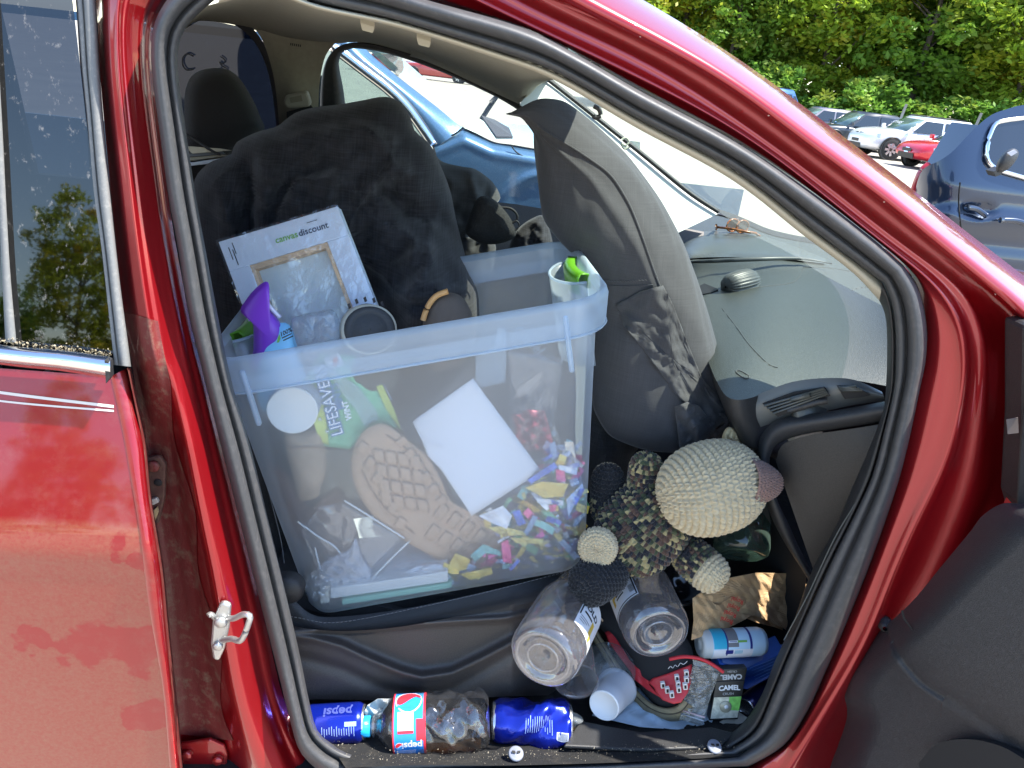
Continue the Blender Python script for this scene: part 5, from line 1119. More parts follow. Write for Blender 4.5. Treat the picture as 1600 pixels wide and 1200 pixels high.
capsule('toy_leg', fa_, fb_, .040, lambda rw, r, s: (bk_(rw, r, s) if rw > .22 else camo(rw, r, s)))
da = P(934, 855, .165); dw = unit((-.35, -1, .25))
crochet('toy_foot', da-dw*.012, dw, .030, lambda t: .034*math.sqrt(max(0, 1-(max(0, t-.35)/.65)**4))*(1 if t > .02 else .5)+.0004, YARN, doll, .0068, .0090, kh, amp=.0045, res=7)

# ---------------------------------------------------------------- footwell clutter
PET = film('clear_pet', (.975, .97, .98), haze=.10, hazecol=(.88, .86, .90), refl=.17, edge=.95, rough=.03, bump=.12, bs=40)
LABW = M('white_label', (.76, .78, .82), .5); GOLD = M('mustard_print', (.62, .42, .06), .5)
def jar(nm, lab, base_px, Yb, end_px, Ye, R, L, punt=.0):
    A = P(*base_px, Yb); W = unit(P(*end_px, Ye)-A); j = thing(nm, lab, 'jar', A)
    prof = [(.010, .0005), (.010, R*.10), (.006, R*.16), (.008, R*.30), (.005, R*.38), (.010, R*.50), (.004, R*.58), (.001, R*.70), (-.001, R*.78), (.004, R*.90), (.014, R*.975), (.024, R), (.030, R*.985), (.034, R*1.0), (L*.62, R), (L*.66, R*.985), (L*.72, R*.97), (L*.82, R*.86), (L*.88, R*.72), (L*.90, R*.70), (L, R*.70)]
    lathe('jar_body', A, W, prof, PET, j, n=64, wob=lambda h, a: .010*math.sin(a*2+h*30)+.004*math.sin(5*a+h*90))
    lathe('jar_rim', A+W*L, W, [(0, R*.70), (.003, R*.74), (.006, R*.70)], PET, j, n=40)
    for q in (.40, .72): lathe('base_ring', A, W, [(.0035, R*q), (.001, R*(q+.03)), (.0035, R*(q+.06))], PET, j, n=48)
    return j, A, W, facing(A, W)
j1, A1, W1, f1_ = jar('snack_jar', 'clear plastic jar with a white label, its base resting over the crushed blue can', (847, 1030), .030, (906, 920), .235, .065, .215)
fnA = cyl(A1, W1, .065, f1_, .0012)
sgn = 1 if np.dot(fnA(.02, .1)-fnA(0, .1), RT) > 0 else -1
def lab1(s, h): return fnA(sgn*s, h)
def lab_lift(fn, A, W, l):
    def g(s, h):
        p = fn(s, h); c = np.asarray(A)+np.asarray(W)*np.dot(p-np.asarray(A), W); return p+unit(p-c)*l
    return g
patch('jar_label', lab1, .018, .120, .055, .150, LABW, j1, 24)
l1 = lab_lift(lab1, A1, W1, .0005)
patch('label_border', l1, .0195, .0225, .085, .148, INK, j1, 3, 8); patch('label_bar', l1, .028, .052, .098, .103, INK, j1, 8, 3)
text('label_lettering', 'OLD', lambda x, y: l1(.027+x, .117+y), INK, j1, size=.019, bold=.0006, align='LEFT')
[patch('print_line', l1, .024, .050-.006*i, .084-i*.006, .0855-i*.006, INK, j1, 6, 2) for i in range(3)]
gl_ = patch('gold_flourish', l1, .054, .064, .070, .104, GOLD, j1, 5, 6)
patch('gold_flourish', l1, .060, .068, .058, .074, GOLD, j1, 4, 4)
j2, A2, W2, f2_ = jar('snack_jar', 'clear plastic jar with a white label, its base hanging over the red and black sneaker', (1030, 992), .10, (985, 889), .30, .064, .22)
fnB = cyl(A2, W2, .064, f2_, .0012); sg2 = 1 if np.dot(fnB(.02, .1)-fnB(0, .1), RT) > 0 else -1
lab2 = lambda s, h: fnB(sg2*s, h)
patch('jar_label', lab2, -.105, -.004, .052, .150, LABW, j2, 24)
l2_ = lab_lift(lab2, A2, W2, .0005)
patch('label_border', l2_, -.0085, -.0055, .055, .148, INK, j2, 3, 8); patch('label_border', l2_, -.10, -.006, .0545, .0570, INK, j2, 14, 2)
patch('label_bar', l2_, -.045, -.022, .118, .123, INK, j2, 8, 3)
for i in range(5): patch('print_line', l2_, -.056+.004*_h(i), -.026-.006*_h(i, 2), .110-i*.008, .1135-i*.008+.001*_h(i, 5), INK, j2, 8, 2)
for i in range(16): patch('barcode_bar', l2_, -.019+i*.0007, -.0187+i*.0007, .066+.0, .086, INK, j2, 2, 2)
patch('gold_flourish', l2_, -.062, -.050, .090, .130, GOLD, j2, 5, 6); patch('gold_flourish', l2_, -.070, -.062, .075, .10, GOLD, j2, 4, 5)
# clear tumbler below the first jar
A3 = P(900, 1066, .075); W3 = unit(P(898, 985, .22)-A3); c3_ = thing('clear_cup', 'clear plastic tumbler lying mouth outward beneath the first jar', 'cup', A3)
lathe('tumbler', A3, W3, [(0, .041), (.002, .0425), (.005, .041), (.007, .039), (.03, .038), (.07, .036), (.11, .033), (.112, .001)], PET, c3_, n=48)
# white foam cup
A4 = P(944, 1102, .085); W4 = unit(P(985, 1045, .22)-A4); c4_ = thing('white_cup', 'small white plastic cup lying base outward beside the sneaker toe', 'cup', A4)
MILK = M('milky_plastic', (.66, .68, .72), .4, trans=.3)
lathe('cup_body', A4, W4, [(0, .028), (.001, .030), (.03, .034), (.075, .038), (.078, .041), (.080, .038)], MILK, c4_, n=40)
lathe('cup_base', A4, W4, [(-.001, .0001), (-.001, .027), (-.0035, .0285), (.0, .0305)], WHITE, c4_, n=40)
# clear lid and pale blue napkin under the sneaker
lid_ = thing('domed_cup_cover', 'clear domed plastic cup cover between the tumbler and the sneaker sole', 'cup cover', P(950, 1045, .26))
lathe('dome', P(950, 1048, .175), unit((-.1, -.6, .8)), [(0, .055), (.003, .056), (.004, .048), (.02, .044), (.028, .03), (.03, .001)], film('hazy_clear_plastic', haze=.2, hazecol=(.62, .70, .72), refl=.08, edge=.6), lid_, n=40)
np_ = leaf('napkin', [(925, 1118), (960, 1060), (1000, 1075), (1060, 1090), (1120, 1105), (1112, 1130), (1060, 1140), (1000, 1136)], lambda x, y: PZ(x, y, .326)[1], M('pale_blue_tissue', (.55, .68, .78), .8, trans=.2), None, wr=.006, wf=12, rings=14)
tag(np_, 'pale blue paper napkin spread under the sneaker toe', 'napkin')
wd = thing('round_cup_cover', 'flat round translucent cup cover at the edge of the pale blue napkin', 'cup cover', P(1082, 1128, .12))
lathe('disc_lid', P(1080, 1124, .125), unit((0, -.5, .85)), [(0, .018), (.002, .019), (.003, .016), (.002, .012), (.003, .001)], film('frosted_lid', haze=.35, hazecol=(.7, .78, .85), refl=.08), wd, n=30)
# tablet bottle cap by the crushed can
A5 = P(893, 1136, .07); pb = thing('small_vial', 'tiny clear vial with an amber base beside the crushed blue can', 'vial', A5)
lathe('vial', A5, unit((.25, .2, .9)), [(0, .007), (.012, .008), (.018, .014), (.022, .016), (.024, .010), (.025, .001)], film('vial_plastic', haze=.3, hazecol=(.7, .75, .75), refl=.1), pb, n=24)
lathe('vial_base', A5, unit((.25, .2, .9)), [(-.006, .001), (-.006, .007), (.001, .0075)], M('amber_plastic', (.45, .30, .06), .4), pb, n=20)
# sneaker
sk = thing('sneaker', 'red and black sneaker with a tan sole, toe down at the front of the clutter', 'sneaker', P(1040, 1115, .13))
SKB = M('black_knit', (.018, .018, .020), .85, bump=.6, bs=900); SKR = M('red_leather', (.55, .03, .04), .45, bump=.25, bs=500, dust=.2, ds=60, dustcol=(.45, .2, .17))
SOLT = M('grubby_tan_sole', (.26, .205, .115), .7, var=.25, vs=60, dust=.6, ds=120, dustcol=(.12, .09, .06), bump=.5, bs=300, stretch=(1, 1, 1))
SKY_ = lin((925, 950), .33, (1050, 1110), .115)
cushion('shoe_upper', [(918, 958), (940, 935), (990, 925), (1040, 960), (1080, 1010), (1080, 1060), (1072, 1096), (1058, 1108), (1030, 1106), (1000, 1076), (972, 1034), (945, 990)], 0, .04, SKB, sk, n=90, rings=18, yf=SKY_, ctr=(1015, 1020))
so_ = [(914, 962), (930, 990), (952, 1025), (972, 1058), (992, 1084), (1014, 1104), (1040, 1114), (1062, 1111), (1074, 1098)]
pth = cr(so_, 60); sa_ = []
for i, (x, y) in enumerate(pth):
    t = i/59; d = pth[min(59, i+1)]-pth[max(0, i-1)]; nrm = unit(np.array((-d[1], d[0]))); w = np.interp(t, [0, .3, .6, .8, .92, 1], [10, 11, 12, 14, 18, 17])
    Yc = SKY_(x, y)
    sa_.append([P(*(np.array((x, y))+nrm*w*s), Yc+dd) for s, dd in ((-.55, .03), (-.55, -.012), (-.35, -.02), (.55, -.016), (.8, -.008), (.8, .035))])
grid('shoe_sole', sa_, SOLT, sk)
tube('sole_line', [r[2]*.55+r[3]*.45+np.array((0, -.001, 0)) for r in sa_], .0012, M('dark_groove', (.06, .045, .03), .8), sk, n=5)
def skp(poly, nm='red_overlay', mat=SKR, lift=.036, par=sk, **k):
    return leaf(nm, poly, lambda x, y: SKY_(x, y)-lift+.020*((x-1030)/60)**2*(1 if x > 1000 else .2), mat, par, th=.003, rings=8, smooth_out=False, **k)
skp([(946, 988), (954, 985), (963, 1000), (976, 1024), (996, 1044), (1014, 1056), (1018, 1066), (1012, 1070), (1032, 1090), (1012, 1078), (992, 1062), (986, 1050), (968, 1026), (952, 1004)], lift=.034)
tcap = skp([(1013, 1066), (1020, 1060), (1045, 1052), (1070, 1042), (1081, 1038), (1080, 1062), (1075, 1082), (1064, 1098), (1052, 1100), (1036, 1094), (1028, 1086), (1022, 1074)], lift=.040)
for x, y in ((1036, 1072), (1043, 1080), (1050, 1087), (1058, 1061), (1060, 1071), (1061, 1079), (1073, 1054), (1073, 1064), (1071, 1074)):
    b_ = lambda dx, dy, l: P(x+dx, y+dy, SKY_(x, y)-l)
    fr = slab('vent_rim', [b_(-3.6, -4.2, .047), (b_(3.2, -5.2, .047)), b_(4, 3.6, .047), b_(-2.8, 4.4, .047)], (0, 1, 0), .006, M('white_rubber', (.72, .70, .66), .5) if 'WRUB' not in globals() else WRUB, tcap, bev=.0006)
    WRUB = fr.data.materials[0]
    slab('vent_hole', [b_(-1.6, -2.4, .0478), b_(1.6, -2.8, .0478), b_(2, 2, .0478), b_(-1.2, 2.4, .0478)], (0, 1, 0), .002, BLACK, fr)
tube('lace', [P(x, y, Y) for (x, y), Y in zip(cr([(1046, 1030), (1070, 1026), (1096, 1030), (1116, 1040), (1130, 1050)], 24), np.linspace(.11, .085, 24))], .0035, M('red_lace', (.50, .02, .03), .6), sk)
tube('tongue_script', [P(x, y, .096) for x, y in cr([(1044, 1045), (1048, 1041), (1051, 1044), (1055, 1039), (1059, 1042), (1063, 1036), (1068, 1038), (1074, 1033)], 30)], .0007, M('pale_print', (.6, .6, .6), .5), sk, n=4)
# pack of straws / splinters left of the sneaker
for i, c in enumerate(([(922, 958), (936, 972), (944, 980)], [(934, 962), (948, 976)])):
    o = tube('wooden_stick', [P(x, y, .28-.005*i) for x, y in cr(c, 8)], .0022, WOOD); tag(o, ('longer' if i == 0 else 'shorter')+' thin wooden stick between the two jars', 'stick')
# zip bag
zb = thing('zip_bag', 'clear zip bag with creases leaning between the sneaker toe and the cigarette pack', 'plastic bag', P(1080, 1125, .10))
ZBF = film('creased_clear_film', (.97, .97, .95), haze=.26, hazecol=(.74, .72, .66), refl=.12, edge=.7, rough=.08, bump=1.0, bs=70, stretch=(.35, 1, 1.6))
ZY = lin((1100, 1035), .12, (1080, 1130), .085)
leaf('bag_film', [(1083, 1040), (1124, 1052), (1110, 1090), (1097, 1134), (1062, 1124), (1070, 1084)], ZY, ZBF, zb, wr=.003, wf=14, rings=14)
leaf('bag_back', [(1082, 1030), (1122, 1042), (1124, 1052), (1083, 1040)], lambda x, y: ZY(x, y)+.004, ZBF, zb, wr=.002)
tube('zip_strip', [P(x, y, ZY(x, y)-.003) for x, y in ((1066, 1110), (1101, 1121))], .0016, M('pinkish_zip', (.62, .45, .45), .4), zb, n=6); tube('zip_strip', [P(x, y, ZY(x, y)-.003) for x, y in ((1064, 1115), (1099, 1126))], .0014, MILK, zb, n=6)
for i in range(7):
    y = 1055+i*8.5; tube('film_crease', [P(1078-i*1.3, y, ZY(1080, y)-.003), P(1092-i, y+3.5, ZY(1090, y)-.004)], [.0011, .0002], M('crease_edge', (.30, .29, .26), .5) if i == 0 else crs_, zb, n=4); crs_ = D.materials['crease_edge']
# cigarette pack
cgo = P(1108, 1126, .095); cgx = P(1153, 1124, .09)-cgo; cgy = P(1122, 1047, .13)-cgo
cgn = unit(np.cross(cgx, cgy)); cgn = cgn if np.dot(cgn, CAMP-cgo) > 0 else -cgn
cg = thing('cigarette_pack', 'black and green cigarette pack with a camel name, standing by the zip bag', 'cigarette pack', cgo)
CBK = M('black_gloss_card', (.012, .012, .012), .35); CGN = M('green_card', (.20, .52, .10), .4, var=.3, vs=90); CSL = M('silver_print', (.55, .54, .44), .4, .3, var=.3, vs=120)
box('pack_body', cgo-cgn*.022, cgx, cgy*.77, cgn*.022, CBK, cg, bev=.001)
box('flip_lid', cgo-cgn*.021+cgy*.775, cgx, cgy*.24, cgn*.0215, CBK, cg, bev=.001)
cx_, cy_ = unit(cgx), unit(cgy-unit(cgx)*np.dot(cgy, unit(cgx))); CW, CH = np.linalg.norm(cgx), np.linalg.norm(cgy)
def cgp(x, y, l=.0006): return cgo+cgx*x+cgy*y+cgn*l
slab('silver_panel', [cgp(.03, .04), cgp(.97, .04), cgp(.97, .46), cgp(.03, .46)], cgn, .0003, CSL, cg)
slab('green_panel', [cgp(.60, .20, .0011), cgp(.97, .18, .0011), cgp(.97, .46, .0011), cgp(.55, .46, .0011)], cgn, .0003, CGN, cg)
lathe('round_emblem', cgp(.48, .27, .0010), cgn, [(0, .012), (.001, .012), (.0012, .010), (.0016, .0095), (.0016, .0001)], M('olive_ring', (.40, .37, .27), .4, .3), cg, n=30)
lathe('emblem_hub', cgp(.5, .27, .0027), cgn, [(0, .004), (.001, .0035), (.0015, .0001)], WHITE, cg, n=18)
text('pack_name', 'CAMEL', lambda x, y: cgp(.5, .64)+cx_*x+cy_*(y-(x/CW)**2*.012), WHITE, cg, size=.0135, bold=.0006)
text('pack_name', 'CRUSH', lambda x, y: cgp(.5, .52)+cx_*x+cy_*(y-(x/CW)**2*.008), M('grey_print', (.45, .45, .45), .5), cg, size=.007)
text('pack_name', 'CAMEL', lambda x, y: cgp(.5, .86, .0012)-cx_*x-cy_*y, M('grey_print', (.5, .5, .5), .5), cg, size=.0135, bold=.0006)
text('pack_name', 'CRUSH', lambda x, y: cgp(.5, .965, .0012)-cx_*x-cy_*y, M('grey_print', (.45, .45, .45), .5), cg, size=.006)
# wipes bottle
A6 = P(1096, 1006, .175); W6 = unit(P(1232, 1000, .19)-A6); wpb = thing('wipes_canister', 'white and teal canister lying on its side under the brown paper bag', 'canister', A6)
f6 = facing(A6, W6); LBL = M('pale_blue_wrap', (.50, .70, .86), .4); TEAL = M('teal_band', (.04, .42, .60), .35); NAVY = M('navy_band', (.02, .03, .20), .4)
R6 = .029
lathe('canister_body', A6, W6, [(.012, R6*.96), (.014, R6), (.125, R6), (.135, R6*.9), (.137, .001)], LBL, wpb, n=40)
lathe('canister_cap', A6, W6, [(-.006, .0001), (-.007, R6*.35), (-.003, R6*.45), (-.006, R6*.6), (-.005, R6*.82), (0, R6*.97), (.013, R6*1.01)], M('frosted_cap', (.62, .66, .66), .4, trans=.2), wpb, n=40)
k6 = cyl(A6, W6, R6, f6, .0004)
s6 = 1 if np.dot(k6(.02, .05)-k6(0, .05), UP) > 0 else -1
w6 = lambda s, h, l=.0: k6(s6*s, h)
def full(nm, s0, s1, h0, h1, mat, l=.0004):
    kk = cyl(A6, W6, R6, f6, l); return patch(nm, lambda s, h: kk(s6*s, h), s0, s1, h0, h1, mat, wpb, 18, 4)
full('teal_panel', -.012, .04, .014, .042, TEAL); full('navy_stripe', -.028, .045, .042, .045, NAVY, .0006); full('grey_panel', -.009, .04, .045, .068, M('grey_panel_print', (.20, .20, .21), .4)); full('navy_stripe', -.02, .04, .093, .098, NAVY)
full('white_panel', -.045, -.014, .014, .10, LABW); full('navy_block', -.024, -.015, .040, .056, NAVY, .0007)
for i in range(8): full('print_line', -.024, -.016, .060+i*.0022, .061+i*.0022, TEAL, .0007)
full('caption_strip', -.0005, .0035, .046, .066, LABW, .0008); full('green_tab', -.0005, .0035, .066, .086, GRN, .0008)
full('caption_line', .001, .002, .048, .064, NAVY, .0012)
# blue carton and dark blue can below it
bxo = P(1124, 1066, .16); bx_ = thing('blue_carton', 'crushed blue carton lying below the teal and white canister', 'carton', bxo)
BCB = M('royal_blue_card', (.02, .09, .38), .4, var=.2, vs=20)
slab('carton_side', [P(x, y, Y) for x, y, Y in ((1124, 1036, .15), (1165, 1046, .14), (1226, 1018, .20), (1226, 1046, .20), (1168, 1078, .14), (1122, 1068, .15))], (0, 1, 0), .05, BCB, bx_, bev=.002)
slab('carton_top', [P(x, y, Y) for x, y, Y in ((1126, 1024, .17), (1228, 1012, .22), (1166, 1044, .139), (1130, 1036, .149))], (0, 1, .1), .01, M('worn_blue_card', (.10, .16, .36), .5), bx_)
for i in range(6):
    x0, y0 = 1172+i*2, 1044+i*4.4; tube('fine_print', [P(x0, y0, .137), P(x0+38-i*2, y0-15, .165)], .0004, M('light_blue_print', (.2, .35, .7), .5), bx_, n=4)
def can(nm, lab, a, Ya, b, Yb, r, mat, L=None, wob=None, end=True):
    A = P(*a, Ya); B = P(*b, Yb); W = unit(B-A); L = L or np.linalg.norm(B-A); o = thing(nm, lab, 'can', A)
    lathe('can_body', A, W, [(.004, r*.86), (.010, r*.97), (.014, r)]+[(h, r) for h in np.linspace(.02, L-.02, 14)]+[(L-.012, r*.96), (L-.004, r*.84)], mat, o, n=48, wob=wob)
    lathe('can_end', A, W, [(.006, .0001), (.006, r*.74), (.002, r*.78), (.0, r*.82), (.002, r*.86), (.006, r*.87)], ALU, o, n=40)
    lathe('can_end', B, -W, [(.006, .0001), (.006, r*.74), (.002, r*.78), (.0, r*.82), (.002, r*.86), (.006, r*.87)], ALU, o, n=40)
    return o, A, W
ALU = M('brushed_aluminium', (.70, .71, .73), .25, .95)
CANB = M('cobalt_metallic', (.006, .022, .38), .22, .55, .5)
CAND = M('navy_metallic', (.01, .02, .12), .28, .5, .3)
cn1, _, _ = can('drink_can', 'dark navy can lying on its side behind the cigarette pack', (1163, 1108), .13, (1222, 1060), .26, .024, CAND)
# bottom row: blue can, cola bottle, crushed can
cn2, A7, W7 = can('drink_can', 'bright blue soft drink can at the far left of the floor, against the seat trim', (572, 1128), .085, (470, 1134), .09, .037, CANB)
f7 = facing(A7, W7); k7 = cyl(A7, W7, .037, f7, .0006)
s7 = 1 if np.dot(k7(.02, .05)-k7(0, .05), UP) > 0 else -1
BLP = M('pale_blue_print', (.30, .42, .80), .4)
text('can_lettering', 'pepsi', lambda x, y: k7(s7*(.022-y), .048+x), M('ghost_blue_print', (.06, .08, .30), .4), cn2, size=.026, bold=.0008)
for i in range(14):
    patch('fine_print', lambda s, h: k7(s7*s, h), -.024+_h(i)*.006, -.004-_h(i, 3)*.006, .016+i*.0045, .0172+i*.0045, BLP, cn2, 6, 2)
patch('print_panel', lambda s, h: k7(s7*s, h), -.006, .002, .012, .034, BLP, cn2, 4, 4)
def crush(h, a): return .22*math.sin(3*a+h*60)*math.exp(-((h-.05)/.045)**2)+.16*(abs(math.sin(2*a+h*95))-.5)*math.exp(-((h-.06)/.05)**2)-.10*math.exp(-((a-2.2)/.5)**2)*(1 if .02 < h < .08 else 0)+.03*math.sin(7*a+h*120)
cn3, A8, W8 = can('drink_can', 'crushed bright blue can lying right of the cola bottle', (892, 1130), .075, (768, 1126), .085, .041, CANB, wob=crush)
f8 = facing(A8, W8); k8 = cyl(A8, W8, lambda h: .0345, f8, .004); s8 = 1 if np.dot(k8(.02, .05)-k8(0, .05), UP) > 0 else -1
k8c = lambda s, h: A8+W8*h+(lambda u, v, a: (u*math.cos(a)+v*math.sin(a))*(.041*(1+crush(h, a % (2*PI)))+.0008))(*frame(W8)[:2], f8+s8*s/.041)
WP = M('can_white_print', (.62, .66, .78), .4)
for i in range(13): patch('fine_print', k8c, -.022+.004*_h(i), .014-.010*_h(i, 2), .040+i*.0042, .0411+i*.0042, BLP, cn3, 10, 2)
patch('barcode_panel', k8c, -.030, -.016, .010, .032, WP, cn3, 8, 8)
for i in range(12): patch('barcode_bar', lambda s, h: k8c(s, h)+np.array((0, -.0005, 0)), -.029, -.017, .0115+i*.0016, .0121+i*.0016, INK, cn3, 6, 2)
# cola bottle
A9 = P(560, 1136, .072); W9 = unit(P(766, 1124, .066)-A9); L9 = np.linalg.norm(P(766, 1124, .066)-A9)
bo = thing('cola_bottle', 'crumpled clear cola bottle with a blue cap and red-edged label on the sill', 'bottle', A9)
R9 = .053
def bw(h, a): return (.05*math.sin(2*a+h*50)+.06*math.sin(3*a-h*85+1)+.05*math.sin(5*a+h*130)+.03*math.sin(9*a-h*190))*np.clip((h-.105)/.03, 0, 1)
lathe('bottle_body', A9, W9, [(.014, .0135), (.03, .0140), (.036, .018), (.044, .030), (.054, .043), (.062, .050), (.070, R9)]+[(h, R9) for h in np.linspace(.073, L9-.02, 34)]+[(L9-.01, R9*.92), (L9-.002, R9*.7), (L9-.006, R9*.3), (L9-.006, .0005)], film('clear_cola_pet', (.985, .98, .98), haze=.03, hazecol=(.85, .82, .80), refl=.14, edge=.9, rough=.03, bump=.15, bs=60), bo, n=64, wob=bw)
lathe('bottle_cap', A9, W9, [(-.004, .0001), (-.004, .0165), (-.002, .0185), (.022, .0185), (.023, .0155)], M('bright_blue_cap', (.02, .38, .75), .35), bo, n=48, wob=lambda h, a: .03*(1 if int(a*20/PI) % 2 else 0))
lathe('neck_ring', A9, W9, [(.026, .0145), (.027, .0185), (.030, .0185), (.031, .0145)], PET, bo, n=30)
f9 = facing(A9, W9); k9 = lambda l: cyl(A9, W9, R9, f9, l); s9 = 1 if np.dot(k9(.0)(.02, .1)-k9(.0)(0, .1), UP) > 0 else -1
def lp(nm, s0, s1, h0, h1, mat, l, ns=30): kk = k9(l); return patch(nm, lambda s, h: kk(s9*1.3*s, .068+(h-.076)*1.2), s0, s1, h0, h1, mat, bo, ns, 4)
LBB = M('cola_label_blue', (.02, .20, .62), .35, col2=(.03, .36, .72), vs=18); LRD = M('cola_label_red', (.75, .03, .05), .4)
lp('bottle_label', -.085, .085, .078, .124, LBB, .0012, 50); lp('label_edge', -.085, .085, .076, .0785, LRD, .0016, 50); lp('label_edge', -.085, .085, .1225, .126, LRD, .0016, 50)
lp('label_red_block', -.022, .006, .112, .1225, LRD, .0018, 12); lp('barcode_field', -.008, .016, .084, .108, LABW, .0018, 10)
for i in range(14): lp('barcode_bar', -.006, .014, .0856+i*.0016, .0863+i*.0016, M('blue_ink', (.05, .1, .35), .5) if i == 0 else D.materials['blue_ink'], .0022, 6)
lp('label_red_block', -.012, -.008, .084, .108, LRD, .0018, 6)
def globe(par, ctr_s, ctr_h, r, l):
    kk = k9(l); g = lambda x, y: kk(s9*(ctr_s+y), ctr_h+x); pts = lambda f, l2: [k9(l2)(s9*(ctr_s+y), ctr_h+x) for x, y in f]
    an = np.linspace(0, 2*PI, 40, endpoint=False)
    mk('globe_disc', pts([(r*1.12*math.cos(a), r*1.12*math.sin(a)) for a in an], l), [tuple(range(40))], LABW, par, smooth=False)
    red = [(r*math.cos(a), r*math.sin(a)) for a in np.linspace(.25, PI-.05, 20)]+[(x*r, (.05+.25*x+.28*math.sin(x*2.2))*r) for x in np.linspace(-.95, .95, 12)]
    mk('globe_red', pts(red, l+.0004), [tuple(range(len(red)))], LRD, par, smooth=False)
    blu = [(r*math.cos(a), r*math.sin(a)) for a in np.linspace(PI+.35, 2*PI-.1, 20)]+[(x*r, (-.32+.2*x+.2*math.sin(x*2.2))*r) for x in np.linspace(.95, -.95, 12)]
    mk('globe_blue', pts(blu, l+.0004), [tuple(range(len(blu)))], LBB, par, smooth=False)
globe(bo, .043, .097, .022, .0020); globe(bo, -.038, .080, .0065, .0020)
text('label_lettering', 'pepsi', lambda x, y: k9(.0022)(s9*(-.037-y), .103-x), LABW, bo, size=.018, bold=.0005)
for i in range(6): lp('fine_print', -.038-i*.0025, -.037-i*.0025, .082, .110, LABW, .0018, 3)
# cola left in the bottle
lathe('cola_dregs', A9, W9, [(.075, .0001), (.075, R9*.93)]+[(h, R9*.93) for h in np.linspace(.08, L9-.02, 12)]+[(L9-.015, .0001)], film('cola', (.50, .22, .06), haze=.12, hazecol=(.35, .15, .04), refl=.05), bo, n=24, arc=(f9+s9*-1.9, f9+s9*-.75), wob=bw)
# white wrapper behind the bottle neck, foil bit, floor debris
wr2 = leaf('white_wrapper', [(565, 1120), (574, 1102), (590, 1092), (612, 1092), (600, 1110), (585, 1130), (583, 1160), (576, 1164), (566, 1150), (570, 1135)], .095, M('pale_wrapper', (.62, .66, .66), .5, trans=.2), None, wr=.004, wf=16, facet=True)
tag(wr2, 'white plastic wrapper folded behind the neck of the cola bottle', 'wrapper')
fb = leaf('clear_fragment', [(764, 1156), (790, 1164), (784, 1172), (772, 1172)], .060, CRUMP, None, wr=.006, wf=30, facet=True); tag(fb, 'clear plastic fragment in front of the crushed blue can', 'plastic scrap')
dv, df = [], []
for i in range(700):
    x = rng.uniform(520, 1190); y = np.interp(x, [520, 560, 620, 760, 1190], [1160, 1176, 1184, 1180, 1165])+rng.normal(0, 6); q = PZ(x, y, .356); s = abs(rng.normal(0, .0006))+.0003; n0 = len(dv)
    d1 = unit(rng.normal(size=3)); d2 = unit(rng.normal(size=3)); dv += [q+d1*s, q+d2*s, q-d1*s, q-d2*s, q+np.array((0, 0, s))]; df += [(n0, n0+1, n0+4), (n0+1, n0+2, n0+4), (n0+2, n0+3, n0+4), (n0+3, n0, n0+4)]
db_ = mk('floor_grit', dv, df, M('sandy_grit', (.30, .255, .185), .9), None, smooth=False, kind='stuff'); tag(db_, 'sandy grit scattered along the door sill', 'grit')
# paper bag
bgt = thing('paper_bag', 'crumpled brown paper bag with red printing at the right of the footwell', 'paper bag', P(1170, 980, .27))
KR = M('brown_kraft_paper', (.60, .40, .21), .75, var=.10, vs=12, bump=.15, bs=300, trans=.12)
BY = lin((1090, 960), .19, (1250, 900), .36)
leaf('bag_back', [(1088, 930), (1130, 905), (1180, 895), (1236, 896), (1262, 914), (1258, 950), (1248, 994), (1190, 965), (1150, 955), (1095, 985)], lambda x, y: BY(x, y)*.8+.04, KR, bgt, wr=.005, wf=6, facet=True, rings=16, k=10)
leaf('bag_front', [(1082, 935), (1096, 926), (1112, 944), (1124, 945), (1145, 930), (1166, 926), (1196, 938), (1180, 958), (1164, 968), (1140, 980), (1105, 992), (1080, 1000), (1084, 970)], lambda x, y: BY(x, y)-.012, KR, bgt, wr=.006, wf=6, facet=True, rings=16, k=10)
leaf('bag_flap', [(1196, 932), (1204, 950), (1222, 970), (1242, 992), (1210, 980), (1180, 972), (1168, 967), (1184, 954)], lambda x, y: BY(x, y)-.006, M('bright_kraft_paper', (.68, .43, .20), .75, bump=.15, bs=300, trans=.15), bgt, wr=.004, wf=10, facet=True, rings=10)
RDP = M('red_print', (.55, .03, .02), .6)
for i in range(4):
    x0, y0 = 1152-i*5.5, 938+i*10.5
    o_ = P(x0, y0, BY(x0, y0)-.032); ux2 = unit(P(x0-18, y0-6, BY(x0, y0)-.032)-o_); nn = unit(CAMP-o_); uy2 = unit(np.cross(nn, ux2))
    text('bag_lettering', 'Royal', flat(o_, ux2, uy2), RDP, bgt, size=.0135, bold=.0002)
text('bag_lettering', 'Royal', flat(P(1176, 903, BY(1176, 903)+.006), unit((-1, 0, .05)), unit((0, -.2, -1))), RDP, bgt, size=.014)
